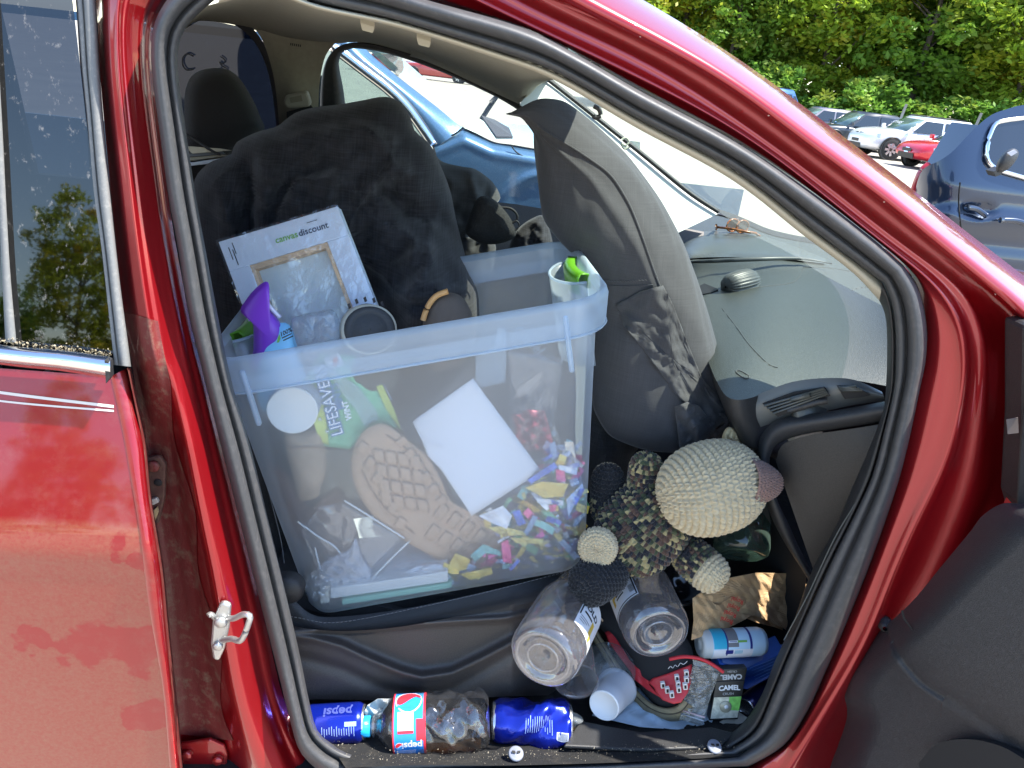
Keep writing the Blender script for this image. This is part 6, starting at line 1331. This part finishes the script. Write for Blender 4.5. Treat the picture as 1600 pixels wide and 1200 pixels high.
# green glass-like jar, dark tub and bright green edge in the footwell shade
GJ = film('green_tinted_plastic', (.45, .58, .50), haze=.22, hazecol=(.22, .33, .27), refl=.10, edge=.8, rough=.05)
A10 = P(1158, 868, .30); W10 = unit((.15, .75, .65)); gj = thing('green_jar', 'dark green clear jar in the shade below the toy head', 'jar', A10)
lathe('jar_body', A10, W10, [(.012, .001), (.012, .012), (.007, .016), (.010, .026), (.004, .034), (.0, .046), (.006, .056), (.02, .060), (.12, .060), (.14, .045), (.16, .045)], GJ, gj, n=48)
nb = slab('navy_bag', [P(x, y, .42) for x, y in ((1195, 862), (1222, 872), (1240, 900), (1195, 905))], (0, 1, 0), .03, M('navy_film', (.02, .02, .12), .4), None, bev=.004); tag(nb, 'navy blue packet beside the dark green jar', 'packet')
tube('bright_edge', [P(x, y, .415) for x, y in cr([(1198, 866), (1222, 876), (1235, 895), (1242, 908)], 20)], .0035, M('vivid_green_edge', (.10, .45, .06), .4), nb)
A11 = P(1066, 908, .26); tbk = thing('dark_tub', 'glossy black plastic tub, its rim curving under the toy leg', 'tub', A11)
lathe('tub_body', A11, unit((-.15, -.75, .6)), [(-.06, .001), (-.06, .036), (-.004, .046), (0, .050), (.004, .050), (.005, .046), (0, .043), (-.05, .034), (-.05, .001)], M('glossy_black_plastic', (.012, .012, .014), .12, 0, .5), tbk, n=48)
# plastic spoon strip, red straw
ws_ = leaf('plastic_strip', [(1124, 1128), (1154, 1112), (1172, 1124), (1188, 1140), (1190, 1150), (1176, 1162), (1168, 1160), (1160, 1148), (1146, 1140)], lambda x, y: .075+(1160-y)*.0008, M('off_white_paper', (.58, .55, .46), .7, trans=.2), None, wr=.002, wf=14); tag(ws_, 'off-white paper straw sleeve lying below the cigarette pack', 'wrapper')
rs = thing('red_straw', 'short bright red straw end by the front corner of the sill', 'straw', P(1196, 1140, .10)); ra, rb = P(1180, 1133, .10), P(1204, 1143, .085)
lathe('straw_tube', ra, unit(rb-ra), [(0, .0045), (np.linalg.norm(rb-ra), .0045), (np.linalg.norm(rb-ra), .0036), (0, .0036)], M('red_straw_plastic', (.75, .03, .02), .35), rs, n=20)
# spectacles on the dash
sgl = thing('sunglasses', 'tortoiseshell sunglasses lying folded on the dashboard by the windscreen', 'glasses', on_dash(1150, 356))
TORT = M('tortoiseshell', (.40, .14, .015), .25, 0, .4, col2=(.10, .03, .01), vs=120)
tube('temple_arm', [on_dash(x, y, h) for x, y, h in ((1119, 352, .030), (1119, 358, .004), (1122, 355, .022), (1140, 357, .022), (1165, 362, .02), (1180, 364, .012), (1187, 369, .004))], .004, TORT, sgl)
tube('temple_arm', [on_dash(x, y, h) for x, y, h in ((1130, 356, .016), (1155, 360, .012), (1172, 362, .01))], .0035, TORT, sgl)
for px_ in ((1145, 352), (1160, 354)):
    c = on_dash(*px_, .022); tube('lens_rim', [c+np.array((.024*math.cos(a), .01*math.cos(a), .020*math.sin(a))) for a in np.linspace(0, 2*PI, 24, endpoint=False)], .0026, TORT, sgl, closed=True)
    mk('lens', [c+np.array((.024*math.cos(a), .01*math.cos(a), .020*math.sin(a))) for a in np.linspace(0, 2*PI, 24, endpoint=False)], [tuple(range(24))], film('smoky_lens', (.6, .5, .4), refl=.1) if px_[0] == 1145 else D.materials['smoky_lens'], sgl)
# ---------------------------------------------------------------- neighbouring blue car, seen through the far window
BLUE = M('light_blue_metallic', (.075, .17, .29), .3, .4, 1.0, dust=.25, ds=160, dustcol=(.45, .52, .58)); DBLUE = M('dark_blue_metallic', (.016, .032, .068), .28, .5, 1.0)
TINT = film('tinted_car_glass', (.12, .14, .15), refl=.14, edge=.9, rough=.02); CLR = film('pale_green_car_glass', (.45, .58, .55), refl=.16, edge=.9, rough=.02)
nb = thing('parked_car', 'light blue car parked close beside, seen through the far side window', 'car', (.4, 3.0, 0))
YB = 2.2
def nbp(x, y, d=0.0): return P(x, y, YB+d)
A_ = [(500, 40), (532, 80), (571, 110), (607, 138), (636, 168), (663, 206), (678, 232), (686, 300), (690, 430), (690, 560)]
B_ = [(532, 30), (575, 80), (607, 108), (650, 142), (686, 170), (712, 192), (726, 200), (770, 222), (860, 250), (980, 280)]
hgrid('front_pillar', A_[:7], B_[:7], 30, 8, lambda x, y, u, v: nbp(x, y, .02-.03*math.sin(v*PI)+.06*v), BLUE, nb)
def fy(x, y):
    d = .0
    top = np.interp(x, [676, 724, 770, 800, 840, 900, 1000], [219, 199, 220, 225, 232, 240, 256]); k = y-top
    d += .10*math.exp(-k/9.0)-.012*math.exp(-((k-18)/9)**2)
    arch = np.hypot((x-860)/75, (y-330)/58); d += -.015*math.exp(-((arch-1)/.12)**2)
    return d
hgrid('front_wing', [(676, 220), (700, 212), (724, 200), (770, 221), (800, 226), (840, 233), (900, 242), (1000, 258)], [(690, 480), (720, 480), (750, 480), (790, 480), (820, 480), (860, 480), (920, 480), (1000, 480)], 60, 50, lambda x, y, u, v: nbp(x, y, fy(x, y)), BLUE, nb)
hgrid('front_door', [(440, 230), (560, 222), (640, 220), (673, 222)], [(440, 480), (560, 480), (660, 480), (688, 480)], 20, 12, lambda x, y, u, v: nbp(x, y, .0), BLUE, nb)
tube('door_seam', [nbp(x, y, -.006) for x, y in cr([(673, 222), (680, 240), (686, 300), (690, 400)], 20)], .004, BLACK, nb, n=6)
tube('wing_seam', [nbp(x, y, .03) for x, y in cr([(676, 219), (700, 214), (714, 207), (724, 199)], 20)], .004, BLACK, nb, n=6)
tube('bonnet_seam', [nbp(x, y, .01) for x, y in cr([(798, 226), (806, 237), (820, 245), (845, 250)], 16)], .003, BLACK, nb, n=6)
tube('chrome_window_trim', [nbp(x, y, -.012) for x, y in cr([(520, 74), (532, 82), (571, 112), (607, 140), (636, 169), (663, 206), (676, 226)], 40)], .020, CHROME, nb, n=8)
tube('window_rubber', [nbp(x, y, .0) for x, y in cr([(535, 78), (575, 108), (611, 136), (640, 165), (667, 203), (680, 226)], 40)], .010, SEAL, nb, n=8)
hgrid('side_window', [(440, 60), (520, 80), (571, 114), (607, 142), (640, 174), (672, 224)], [(440, 226), (500, 224), (560, 223), (600, 222), (640, 221), (670, 226)], 14, 8, lambda x, y, u, v: nbp(x, y, .02), CLR, nb)
slab('roof_panel', [(-2.3, 2.32, 1.46), (-.30, 2.30, 1.49), (-.12, 3.6, 1.49), (-2.3, 3.6, 1.46)], (0, 0, 1), .03, BLUE, nb)
slab('far_side', [(-2.3, 3.78, .3), (2.0, 3.78, .3), (2.0, 3.78, .95), (-2.3, 3.78, .95)], (0, .03, 0), 1, BLUE, nb)
slab('floor_pan', [(-2.3, 2.3, .25), (2.2, 2.3, .25), (2.2, 3.75, .25), (-2.3, 3.75, .25)], (0, 0, 1), .05, BLACK, nb)
scn = [(540, 62), (575, 78), (607, 106), (650, 140), (686, 168), (712, 190), (726, 199)]; scf = [(600, 66), (625, 88), (667, 125), (708, 160), (735, 178), (752, 190), (773, 216)]
hgrid('windscreen', scn, scf, 24, 8, lambda x, y, u, v: nbp(x, y, .08+1.2*v), film('sky_blue_glass', (.55, .68, .70), refl=.38, edge=.9, rough=.02), nb)
slab('screen_sticker', [nbp(x, y, .55) for x, y in ((605, 97), (620, 104), (622, 109), (607, 103))], (0, 1, 0), .002, M('red_white_sticker', (.6, .25, .22), .5), nb)
hgrid('bonnet', [(724, 199), (770, 219), (800, 225), (840, 231), (900, 240), (1000, 255)], [(750, 186), (790, 192), (820, 195), (845, 200), (900, 208), (1000, 222)], 30, 10, lambda x, y, u, v: nbp(x, y, .06+1.1*v), BLUE, nb)
cw = slab('cowl_grille', [nbp(x, y, d) for x, y, d in ((752, 184, .35), (772, 190, .5), (795, 203, .35), (801, 217, .14), (775, 217, .10))], (0, 0, 1), .01, M('grey_black_plastic', (.06, .06, .065), .6, bump=.8, bs=120), nb)
tube('wiper_arm', [nbp(x, y, .42) for x, y in ((752, 187), (764, 168), (777, 149))], .011, BLKP, nb); tube('wiper_blade', [nbp(x, y, .40) for x, y in ((766, 160), (780, 146))], .008, BLKP, nb)
for cx in (1.25, -1.5): wheel(nb, (cx, 2.32, .33), .33, .2)
slab('headrest', [(-.62, 2.7, 1.1), (-.5, 2.7, 1.1), (-.5, 2.7, 1.36), (-.62, 2.7, 1.36)], (0, .3, 0), 1, BLACK, nb, bev=.03)

# ---------------------------------------------------------------- dark blue car ahead at the right
db = thing('parked_car', 'dark blue car at the right edge, its rear corner and side window in view', 'car', (4.2, 4.0, 0))
YD = 3.0
rl = [(2000, 150), (1850, 148), (1700, 152), (1600, 164), (1575, 170), (1550, 179), (1528, 196), (1508, 216), (1488, 237), (1468, 251), (1450, 259), (1440, 268), (1433, 285), (1428, 310)]
bt_ = [(2000, 620), (1850, 620), (1700, 620), (1660, 620), (1640, 620), (1610, 620), (1580, 620), (1550, 620), (1520, 620), (1500, 620), (1480, 620), (1466, 620), (1452, 620), (1440, 620)]
def dby(x, y, u, v):
    d = .28*math.exp(-(x-1428)/26.0) if x > 1428 else .28
    z = P(x, y, YD)[2]
    d += .34*max(0, z-1.18)**1.1
    cz = np.interp(x, [1430, 1500, 1560, 1620, 1700], [.62, .86, 1.06, 1.02, 1.0])
    d += .03*math.exp(-((z-1.02)/.05)**2)*-1
    d += .035*(1/(1+math.exp((z-.93)/.015)))-.03*math.exp(-((z-.80)/.10)**2)
    dx, dy = (x-1527)/27, (y-331)/13; d += .03*math.exp(-(dx*dx+dy*dy)**2)
    return P(x, y, YD+d)
hgrid('rear_side', rl, bt_, 110, 90, dby, DBLUE, db)
def onb(x, y, l): return dby(x, y, 0, 0)+np.array((0, -l, 0))
wn_ = cr([(1700, 170), (1600, 184), (1570, 188), (1553, 193), (1545, 208), (1540, 228), (1540, 248), (1552, 262), (1580, 272), (1700, 305)], 60)
mk('side_window', [onb(x, y, .012) for x, y in wn_], [tuple(range(60))], M('black_privacy_glass', (.010, .013, .02), .03, coat=1.0), db, smooth=False)
tube('chrome_surround', [onb(x, y, .014) for x, y in wn_[6:]], .012, CHROME, db, n=8)
mr_ = cushion('door_mirror', [(1556, 264), (1560, 250), (1572, 236), (1584, 232), (1592, 238), (1588, 250), (1576, 264), (1562, 270)], 2.62, .05, BLKP, db, n=40, rings=8)
slab('mirror_cap_mark', [P(x, y, 2.56) for x, y in ((1574, 239), (1585, 234), (1590, 238), (1580, 244))], (0, 1, 0), .004, GREYP, mr_)
slab('mirror_arm', [P(x, y, 2.70) for x, y in ((1552, 268), (1566, 262), (1566, 272), (1556, 276))], (0, .06, 0), 1, BLKP, mr_)
TLM = M('red_tail_lamp', (.5, .02, .03), .2, coat=.5)
tube('tail_lamp', [P(x, y, YD+.28) for x, y in cr([(1452, 257), (1441, 267), (1433, 284), (1428, 300)], 16)], .022, TLM, db, n=8)
for x0, y0, x1, y1 in ((1504, 322, 1536, 336), (1556, 342, 1608, 352)):
    h = tube('door_handle', [onb(x, y, .035) for x, y in cr([(x0, y0), ((x0+x1)/2, (y0+y1)/2-4), (x1, y1)], 10)], .016, DBLUE, db, n=8)
tube('shoulder_seam', [onb(x, y, .001) for x, y in cr([(1500, 285), (1498, 320), (1504, 380)], 10)], .004, BLACK, db, n=5)
slab('body_core', [(3.2, 3.4, .3), (4.9, 3.4, .3), (4.9, 3.4, .85), (3.2, 3.4, .85)], (0, 1.2, 0), 1, DBLUE, db); slab('cabin_core', [(3.5, 3.55, .85), (4.8, 3.55, .85), (4.7, 3.55, 1.5), (3.7, 3.55, 1.5)], (0, .9, 0), 1, DBLUE, db)
for cx in (3.6, 4.75): wheel(db, (cx, 3.12, .34), .34, .2)

# ---------------------------------------------------------------- cars parked across the lot
LAMP = M('headlamp_lens', (.45, .48, .5), .08, .2, 1.0); GRL = M('black_grille', (.015, .015, .016), .4)
def make_car(lab, col, L=4.5, W=1.8, H=1.5, suv=False, grille='bar', tagm=False, nm='parked_car', group='cars parked in a row across the lot', pickup=False):
    root = thing(nm, lab, 'car' if not pickup else 'pickup truck', (0, 0, 0), group)
    pm = M('paint', col, .3, .3, 1.0)
    w = W/2; hd = .95 if suv else .80; bl = 1.0 if suv else .88
    st = [(-L/2, .35, .75, .45), (-L/2+.08, .28, bl, .80), (-L/2+.5, .24, bl+.05, .95), (-L*.15, .22, bl, 1), (L*.14, .22, bl-.02, 1), (L*.22, .22, hd+.10, 1), (L/2-.6, .24, hd+.04, .97), (L/2-.2, .26, hd-.06, .88), (L/2-.04, .30, hd-.20, .72), (L/2, .36, hd-.34, .60)]
    rgs = []
    for x, zl, zt, kw in st:
        ww = w*kw; rgs.append([(x, -ww*.94, zl), (x, -ww, zl+.18), (x, -ww, (zl+zt)/2+.08), (x, -ww*.97, zt-.06), (x, -ww*.86, zt), (x, -ww*.4, zt+.03), (x, ww*.4, zt+.03), (x, ww*.86, zt), (x, ww*.97, zt-.06), (x, ww, (zl+zt)/2+.08), (x, ww, zl+.18), (x, ww*.94, zl)])
    a = np.array(rgs); v = a.reshape(-1, 3); n = 12
    f = gridf(len(st), n, False, True)+[tuple(range(n)), tuple(range((len(st)-1)*n, len(st)*n))[::-1]]
    body = mk('body', v, f, pm, root)
    md = body.modifiers.new('round', 'SUBSURF'); md.levels = 1; md.render_levels = 1
    xb0, xr0, xr1, xb1 = L*.24, L*.06, (-L*.34 if suv else -L*.24), (-L*.47 if suv else -L*.40)
    if pickup: xr1, xb1 = -L*.10, -L*.14
    gz0, gz1 = bl-.06, H
    q = []
    for t in np.linspace(0, 1, 5):
        z = gz0+(gz1-.05-gz0)*t; a0, a1 = xb0+(xr0-xb0)*t, xb1+(xr1-xb1)*t; ww = w*(.93-.16*t)
        q.append([(a1, -ww, z), (a1*.5+a0*.5, -ww*1.015, z), (a0-.12, -ww, z), (a0, -ww*.55, z), (a0+.05, 0, z), (a0, ww*.55, z), (a0-.12, ww, z), (a1*.5+a0*.5, ww*1.015, z), (a1, ww, z), (a1-.08, 0, z)])
    q.append([(x*.96+(xr0+xr1)/2*.04, y*.9, gz1) for x, y, z in q[-1]]); g = np.array(q); m = 10
    cab = mk('cabin', g.reshape(-1, 3), gridf(6, m, False, True)+[tuple(range(50, 60))], pm, root)
    gm = M('dark_car_glass', (.02, .025, .03), .05, coat=1.0) if 'dark_car_glass' not in D.materials else D.materials['dark_car_glass']
    sg_ = M('pale_screen_glass', (.10, .16, .15), .05, coat=1.0) if 'pale_screen_glass' not in D.materials else D.materials['pale_screen_glass']
    def gl(nm_, x0b, x1b, x0t, x1t, s, t0=.14, t1=.86, mat=gm):
        def pt(xb, xt, t): return (xb+(xt-xb)*t, s*(w*(.93-.16*t)*1.015+.012), gz0+(gz1-.05-gz0)*t)
        return slab(nm_, [pt(x0b, x0t, t0), pt(x1b, x1t, t0), pt(x1b, x1t, t1), pt(x0b, x0t, t1)], (0, s, 0), .008, mat, root)
    mid = (xb0+xb1)/2*.9
    for s in (-1, 1):
        gl('side_window', xb0-.30, mid+.06, xr0-.12, mid+.04, s)
        if not pickup: gl('side_window', mid-.05, xb1*.80, mid-.05, xr1*.92, s); 
        if suv: gl('side_window', xb1*.83, xb1*.95, xr1*.95, xr1*1.0, s, .2, .8)
    o = []
    for t in (.10, .92):
        z = gz0+(gz1-.05-gz0)*t; a0 = xb0+(xr0-xb0)*t+.02; ww = w*(.93-.16*t)
        o.append([(a0-.10, -ww*.93, z), (a0+.02, -ww*.5, z), (a0+.06, 0, z), (a0+.02, ww*.5, z), (a0-.10, ww*.93, z)])
    grid('windscreen', np.array(o), sg_, root, thick=.01)
    for s in (-1, 1):
        mk_o = cushion
        box('door_mirror', (xb0-.34, s*(w*.94)-(.0 if s > 0 else .16), gz0+.10), (.10, 0, 0), (0, .16, 0), (0, 0, .14), pm, root, bev=.03)
        slab('headlamp', [(L/2-.10, s*w*.48, hd-.20), (L/2-.44, s*w*.93, hd-.10), (L/2-.44, s*w*.95, hd-.24), (L/2-.06, s*w*.52, hd-.30)], (.03, s*.02, .01), 1, LAMP, root)
        slab('fog_lamp', [(L/2-.14, s*w*.62, .44), (L/2-.22, s*w*.76, .44), (L/2-.22, s*w*.76, .54), (L/2-.14, s*w*.62, .54)], (.04, 0, 0), 1, GRL, root)
    slab('lower_grille', [(L/2-.02, -w*.45, .30), (L/2-.02, w*.45, .30), (L/2-.0, w*.42, .46), (L/2-.0, -w*.42, .46)], (.02, 0, 0), 1, GRL, root)
    if grille == 'twin':
        for s in (-1, 1): slab('kidney_grille', [(L/2-.07, s*.04, hd-.34), (L/2-.10, s*.32, hd-.32), (L/2-.14, s*.34, hd-.14), (L/2-.12, s*.05, hd-.13)], (.05, 0, 0), 1, GRL, root, bev=.02)
    else:
        gq = slab('front_grille', [(L/2-.06, -w*.5, hd-.32), (L/2-.06, w*.5, hd-.32), (L/2-.12, w*.52, hd-.20), (L/2-.12, -w*.52, hd-.20)], (.05, 0, 0), 1, GRL, root)
        if grille == 'badge': slab('front_badge', [(L/2-.0, -.10, hd-.33), (L/2-.0, .10, hd-.33), (L/2-.03, .09, hd-.18), (L/2-.03, -.09, hd-.18)], (.02, 0, 0), 1, CHROME, gq)
    r = .36 if suv else .32
    for x in (L*.30, -L*.29):
        for s in (-1, 1):
            wheel(root, (x, s*(w-.09), r), r, .2, (0, s*-1.0, 0), spokes=7)
            lathe('wheel_arch', (x, s*(w+.006), r+.02), (0, s, 0), [(-.02, r*1.16), (0, r*1.16), (.002, r*.98), (-.02, r*.98)], GRL, root, n=28)
    if suv:
        for s in (-1, 1): tube('roof_rack', [(xr0-.2, s*w*.68, H+.03), (xr1+.2, s*w*.68, H+.03)], .018, GRL, root)
    if tagm:
        slab('lot_sticker', [(mid-.26, -(w*.90), gz0+.14), (mid-.02, -(w*.90), gz0+.14), (mid-.02, -(w*.86), gz0+.34), (mid-.26, -(w*.86), gz0+.34)], (0, -.05, 0), 1, PAPER, root)
        text('screen_number', '577185', lambda x, y: (xb0+(xr0-xb0)*(.55+y)+.07, -.25+x, gz0+(gz1-gz0)*(.55+y)), WHITE, root, size=.2)
    slab('number_plate_holder', [(L/2+.005, -.22, .50), (L/2+.005, .22, .50), (L/2+.005, .22, .60), (L/2+.005, -.22, .60)], (.01, 0, 0), 1, GRL, root)
    return root
def place(o, x, y, deg, s=1.0):
    o.location = (x, y, 0); o.rotation_euler = (0, 0, math.radians(deg)); o.scale = (s, s, s); return o
def copy_tree(o, parent=None):
    c = o.copy(); COL.objects.link(c)
    if parent is not None: c.parent = parent
    for ch in list(o.children): copy_tree(ch, c)
    return c
place(make_car('white crossover with twin black grilles and a sticker on its side window, across the lot', (.80, .81, .82), 4.5, 1.8, 1.55, True, 'twin', True), 17.35, 26.3, 180)
place(make_car('red hatchback with a badge on its black grille, front of the row across the lot', (.60, .012, .03), 4.3, 1.8, 1.42, False, 'badge'), 17.1, 22.9, 183)
place(make_car('dark grey saloon parked between the white crossover and the pale grey one', (.05, .055, .06), 4.7, 1.8, 1.48, False, 'bar'), 17.3, 30.2, 180)
place(make_car('pale mauve grey saloon with a sticker on its window, behind the dark grey one', (.30, .27, .28), 4.6, 1.8, 1.45, False, 'bar', True), 17.4, 34.0, 180)
place(make_car('black estate car farthest back under the hedge', (.012, .013, .018), 4.8, 1.9, 1.60, True, 'bar'), 21.3, 37.4, 180)
place(make_car('silver car half hidden behind the white crossover and the dark blue car', (.45, .46, .44), 4.4, 1.8, 1.46, False, 'bar'), 23.0, 30.0, 180)
place(make_car('red pickup truck far across the lot, seen over the bonnet of the light blue car', (.45, .06, .05), 5.4, 1.95, 1.85, True, 'bar', False, 'pickup_truck', 'vehicles far across the lot', True), .2, 58.0, 172)
place(make_car('dark red truck beside the far pickup, mostly hidden by it', (.22, .03, .03), 5.4, 1.95, 1.9, True, 'bar', False, 'pickup_truck', 'vehicles far across the lot', True), -3.6, 60.5, 172)
place(make_car('blue van whose roof shows over the red screen pillar below the trees', (.06, .16, .42), 4.9, 1.9, 2.0, True, 'bar', False, 'parked_van', 'cars parked in a row across the lot'), 14.2, 34.6, 180)
# cars behind the viewer, mirrored in the rear door glass
rc = make_car('dark grey car standing behind the viewer, mirrored in the rear door glass', (.08, .085, .09), 4.7, 1.85, 1.6, True, 'bar', group='cars mirrored in the rear door glass'); place(rc, -16.5, -30, 20)
rc2 = copy_tree(rc); place(rc2, -24.0, -33, 15); rc2['label'] = 'dark grey car standing farther left behind the viewer, mirrored in the glass'

# ---------------------------------------------------------------- trees and hedge
LEAF = M('leaf', (1, 1, 1), .5, attr=True, trans=.5, spec=.3); BARK = M('grey_bark', (.11, .085, .065), .9, bump=1, bs=20)
def leaf_cloud(ncl, per, rx, ry, rz, cz, size, base, seed, clr=.9):
    r = np.random.default_rng(seed); V = []; C = []
    d = r.normal(size=(ncl, 3)); d /= np.linalg.norm(d, axis=1)[:, None]; rad = r.uniform(.25, 1, ncl)**.5
    lump = 1+.22*np.sin(d[:, 0]*4+seed)*np.cos(d[:, 2]*5+seed*2)
    cc = d*(rad*lump)[:, None]*np.array((rx, ry, rz))+np.array((0, 0, cz))
    for c in cc:
        s = r.uniform(.5, 1.3)*clr; t = base*(.75+.5*r.random())*np.array((1+.5*r.random()*(r.random() < .35), 1, .8))
        n = int(per*r.uniform(.6, 1.3)); p = r.normal(size=(n, 3)); p /= np.linalg.norm(p, axis=1)[:, None]; p = c+p*(r.random((n, 1))**.4)*s*np.array((1, 1, .65))
        a = r.normal(size=(n, 3)); a[:, 2] *= .5; a /= np.linalg.norm(a, axis=1)[:, None]; b = np.cross(a, r.normal(size=(n, 3))); b /= np.linalg.norm(b, axis=1)[:, None]
        z = size*r.uniform(.6, 1.4, (n, 1)); q = np.stack([p-a*z, p+b*z*.5, p+a*z, p-b*z*.5], 1).reshape(-1, 3); V.append(q)
        C.append(np.repeat(t*(.8+.4*r.random((n, 1))), 4, 0))
    V = np.concatenate(V); C = np.concatenate(C); n = len(V)//4
    return V, np.arange(n*4).reshape(n, 4), C
def big_mesh(nm, V, F, C, mat):
    me = D.meshes.new(nm); me.vertices.add(len(V)); me.vertices.foreach_set('co', V.ravel()); me.loops.add(F.size); me.loops.foreach_set('vertex_index', F.ravel().astype(np.int32))
    me.polygons.add(len(F)); me.polygons.foreach_set('loop_start', np.arange(0, F.size, 4, dtype=np.int32)); me.materials.append(mat)
    me.update(calc_edges=True); ca = me.color_attributes.new('tint', 'FLOAT_COLOR', 'POINT'); c4 = np.ones((len(V), 4)); c4[:, :3] = C; ca.data.foreach_set('color', c4.ravel().astype(np.float32)); return me
def limbs(h, seed, spread):
    r = np.random.default_rng(seed); V = []; F = []
    def seg(path, r0, r1):
        nonlocal V, F
        n = 8; p = np.array(path)
        for i, q in enumerate(p):
            t = i/(len(p)-1); rr = r0+(r1-r0)*t
            for k in range(n): V.append(q+np.array((math.cos(2*PI*k/n)*rr, math.sin(2*PI*k/n)*rr, 0)))
        o = len(V)-len(p)*n; F += gridf(len(p), n, False, True, o)
    seg([(0, 0, 0), (.1, .05, h*.25), (-.05, .1, h*.5), (.1, 0, h*.85)], .24, .05)
    for i in range(9):
        z = h*r.uniform(.22, .65); a = r.uniform(0, 2*PI); l = spread*r.uniform(.6, .95); d = np.array((math.cos(a), math.sin(a), .55))
        seg([(0, 0, z), tuple(np.array((0, 0, z))+d*l*.5+(0, 0, .2)), tuple(np.array((0, 0, z))+d*l+(0, 0, .6))], .09, .02)
    return V, F
KINDS = []
for k, (base, h, sp) in enumerate((((.27, .38, .04), 13, 3.4), ((.17, .30, .04), 12, 3.2), ((.38, .44, .045), 14, 3.6), ((.19, .33, .055), 11, 3.0))):
    V_, F_, C_ = leaf_cloud(210, 62, sp, sp, h*.47, h*.52, .17, np.array(base), 20+k); KINDS.append((big_mesh('crown', V_, F_, C_, LEAF), limbs(h, 40+k, sp)))
TRUNKS = [None]*4
KL = ['mid green', 'dark green', 'yellow green', 'deep green']
def tree(k, x, y, rot, s, lab, group):
    o = thing('broadleaf_tree', lab, 'tree', (0, 0, 0), group)
    if TRUNKS[k] is None: t = mk('trunk', KINDS[k][1][0], KINDS[k][1][1], BARK, o); TRUNKS[k] = t.data
    else: t = link('trunk', TRUNKS[k], o)
    link('crown', KINDS[k][0], o); o.location = (x, y, 0); o.rotation_euler = (0, 0, rot); o.scale = (s, s, s); return o
ORD = ['first', 'second', 'third', 'fourth', 'fifth', 'sixth', 'seventh', 'eighth', 'ninth', 'tenth', 'eleventh', 'twelfth']
FR = [(11.0, 45.5, 0), (14.2, 46.5, 2), (16.0, 43.2, 1), (18.6, 44.8, 3), (20.6, 41.4, 0), (23.0, 43.2, 2), (24.6, 39.2, 1), (27.2, 40.8, 3), (28.4, 36.4, 0), (31.2, 37.8, 2), (33.5, 33.6, 1), (36.5, 31.0, 3)]
BR = [(12.5, 50.5, 3), (15, 55, 0), (19.5, 49, 2), (22.5, 53, 1), (26, 47, 1), (30, 50, 3), (32, 43, 0), (36, 46, 1)]
for i, (x, y, k) in enumerate(FR):
    tree(k, x, y, i*1.7, .95+.12*math.sin(i*2.3), KL[k]+' leafy tree, '+ORD[i]+' from the left in the front of the wood', 'trees along the front of the wood')
for i, (x, y, k) in enumerate(BR):
    tree(k, x, y, 2+i*1.9, 1.02+.12*math.sin(i*1.3), KL[k]+' leafy tree, '+ORD[i]+' from the left in the shaded depth of the wood', 'trees deeper in the wood')
for i, (x, y, k) in enumerate([(-42, -46, 1), (-36, -50, 0), (-30, -47, 3), (-25.5, -51, 1), (-20, -47, 2), (-48, -45, 2), (-54, -46, 0), (-14, -50, 0), (-8, -49, 3), (-60, -44, 1)]):
    tree(k, x, y, i*2.1, .62+.16*math.sin(i*1.9), KL[k]+' tree mirrored in the rear door glass, '+ORD[sorted([-42, -36, -30, -25.5, -20, -48, -54, -14, -8, -60]).index(x)]+' of the line behind the viewer', 'trees mirrored in the door glass')
V_, F_, C_ = leaf_cloud(60, 70, 1.9, 1.3, 1.25, 1.25, .12, np.array((.17, .32, .055)), 77, .55); BUSH = big_mesh('foliage', V_, F_, C_, LEAF)
for i in range(2, 10):
    t = i/12; b = thing('hedge_bush', 'dense low green bush, '+ORD[i-2]+' from the left in the hedge below the wood', 'bush', (0, 0, 0), 'bushes of the hedge below the wood'); link('foliage', BUSH, b)
    b.location = (11.0+t*24, 41.8-t*12.5, 0); b.rotation_euler = (0, 0, i*1.3); b.scale = (1.25, 1.1, 1.0+.25*math.sin(i*2.7))
FP = M('weathered_post', (.32, .34, .36), .7)
for i, (x, y, lab) in enumerate(((20.6, 33.2, 'left grey fence post leaning against the hedge above the white crossover'), (23.4, 32.0, 'right grey fence post leaning against the hedge above the white crossover'))):
    o = tube('fence_post', [(x, y, 0), (x+.25, y, 2.0)], .06, FP); tag(o, lab, 'post', 'grey posts in front of the hedge')
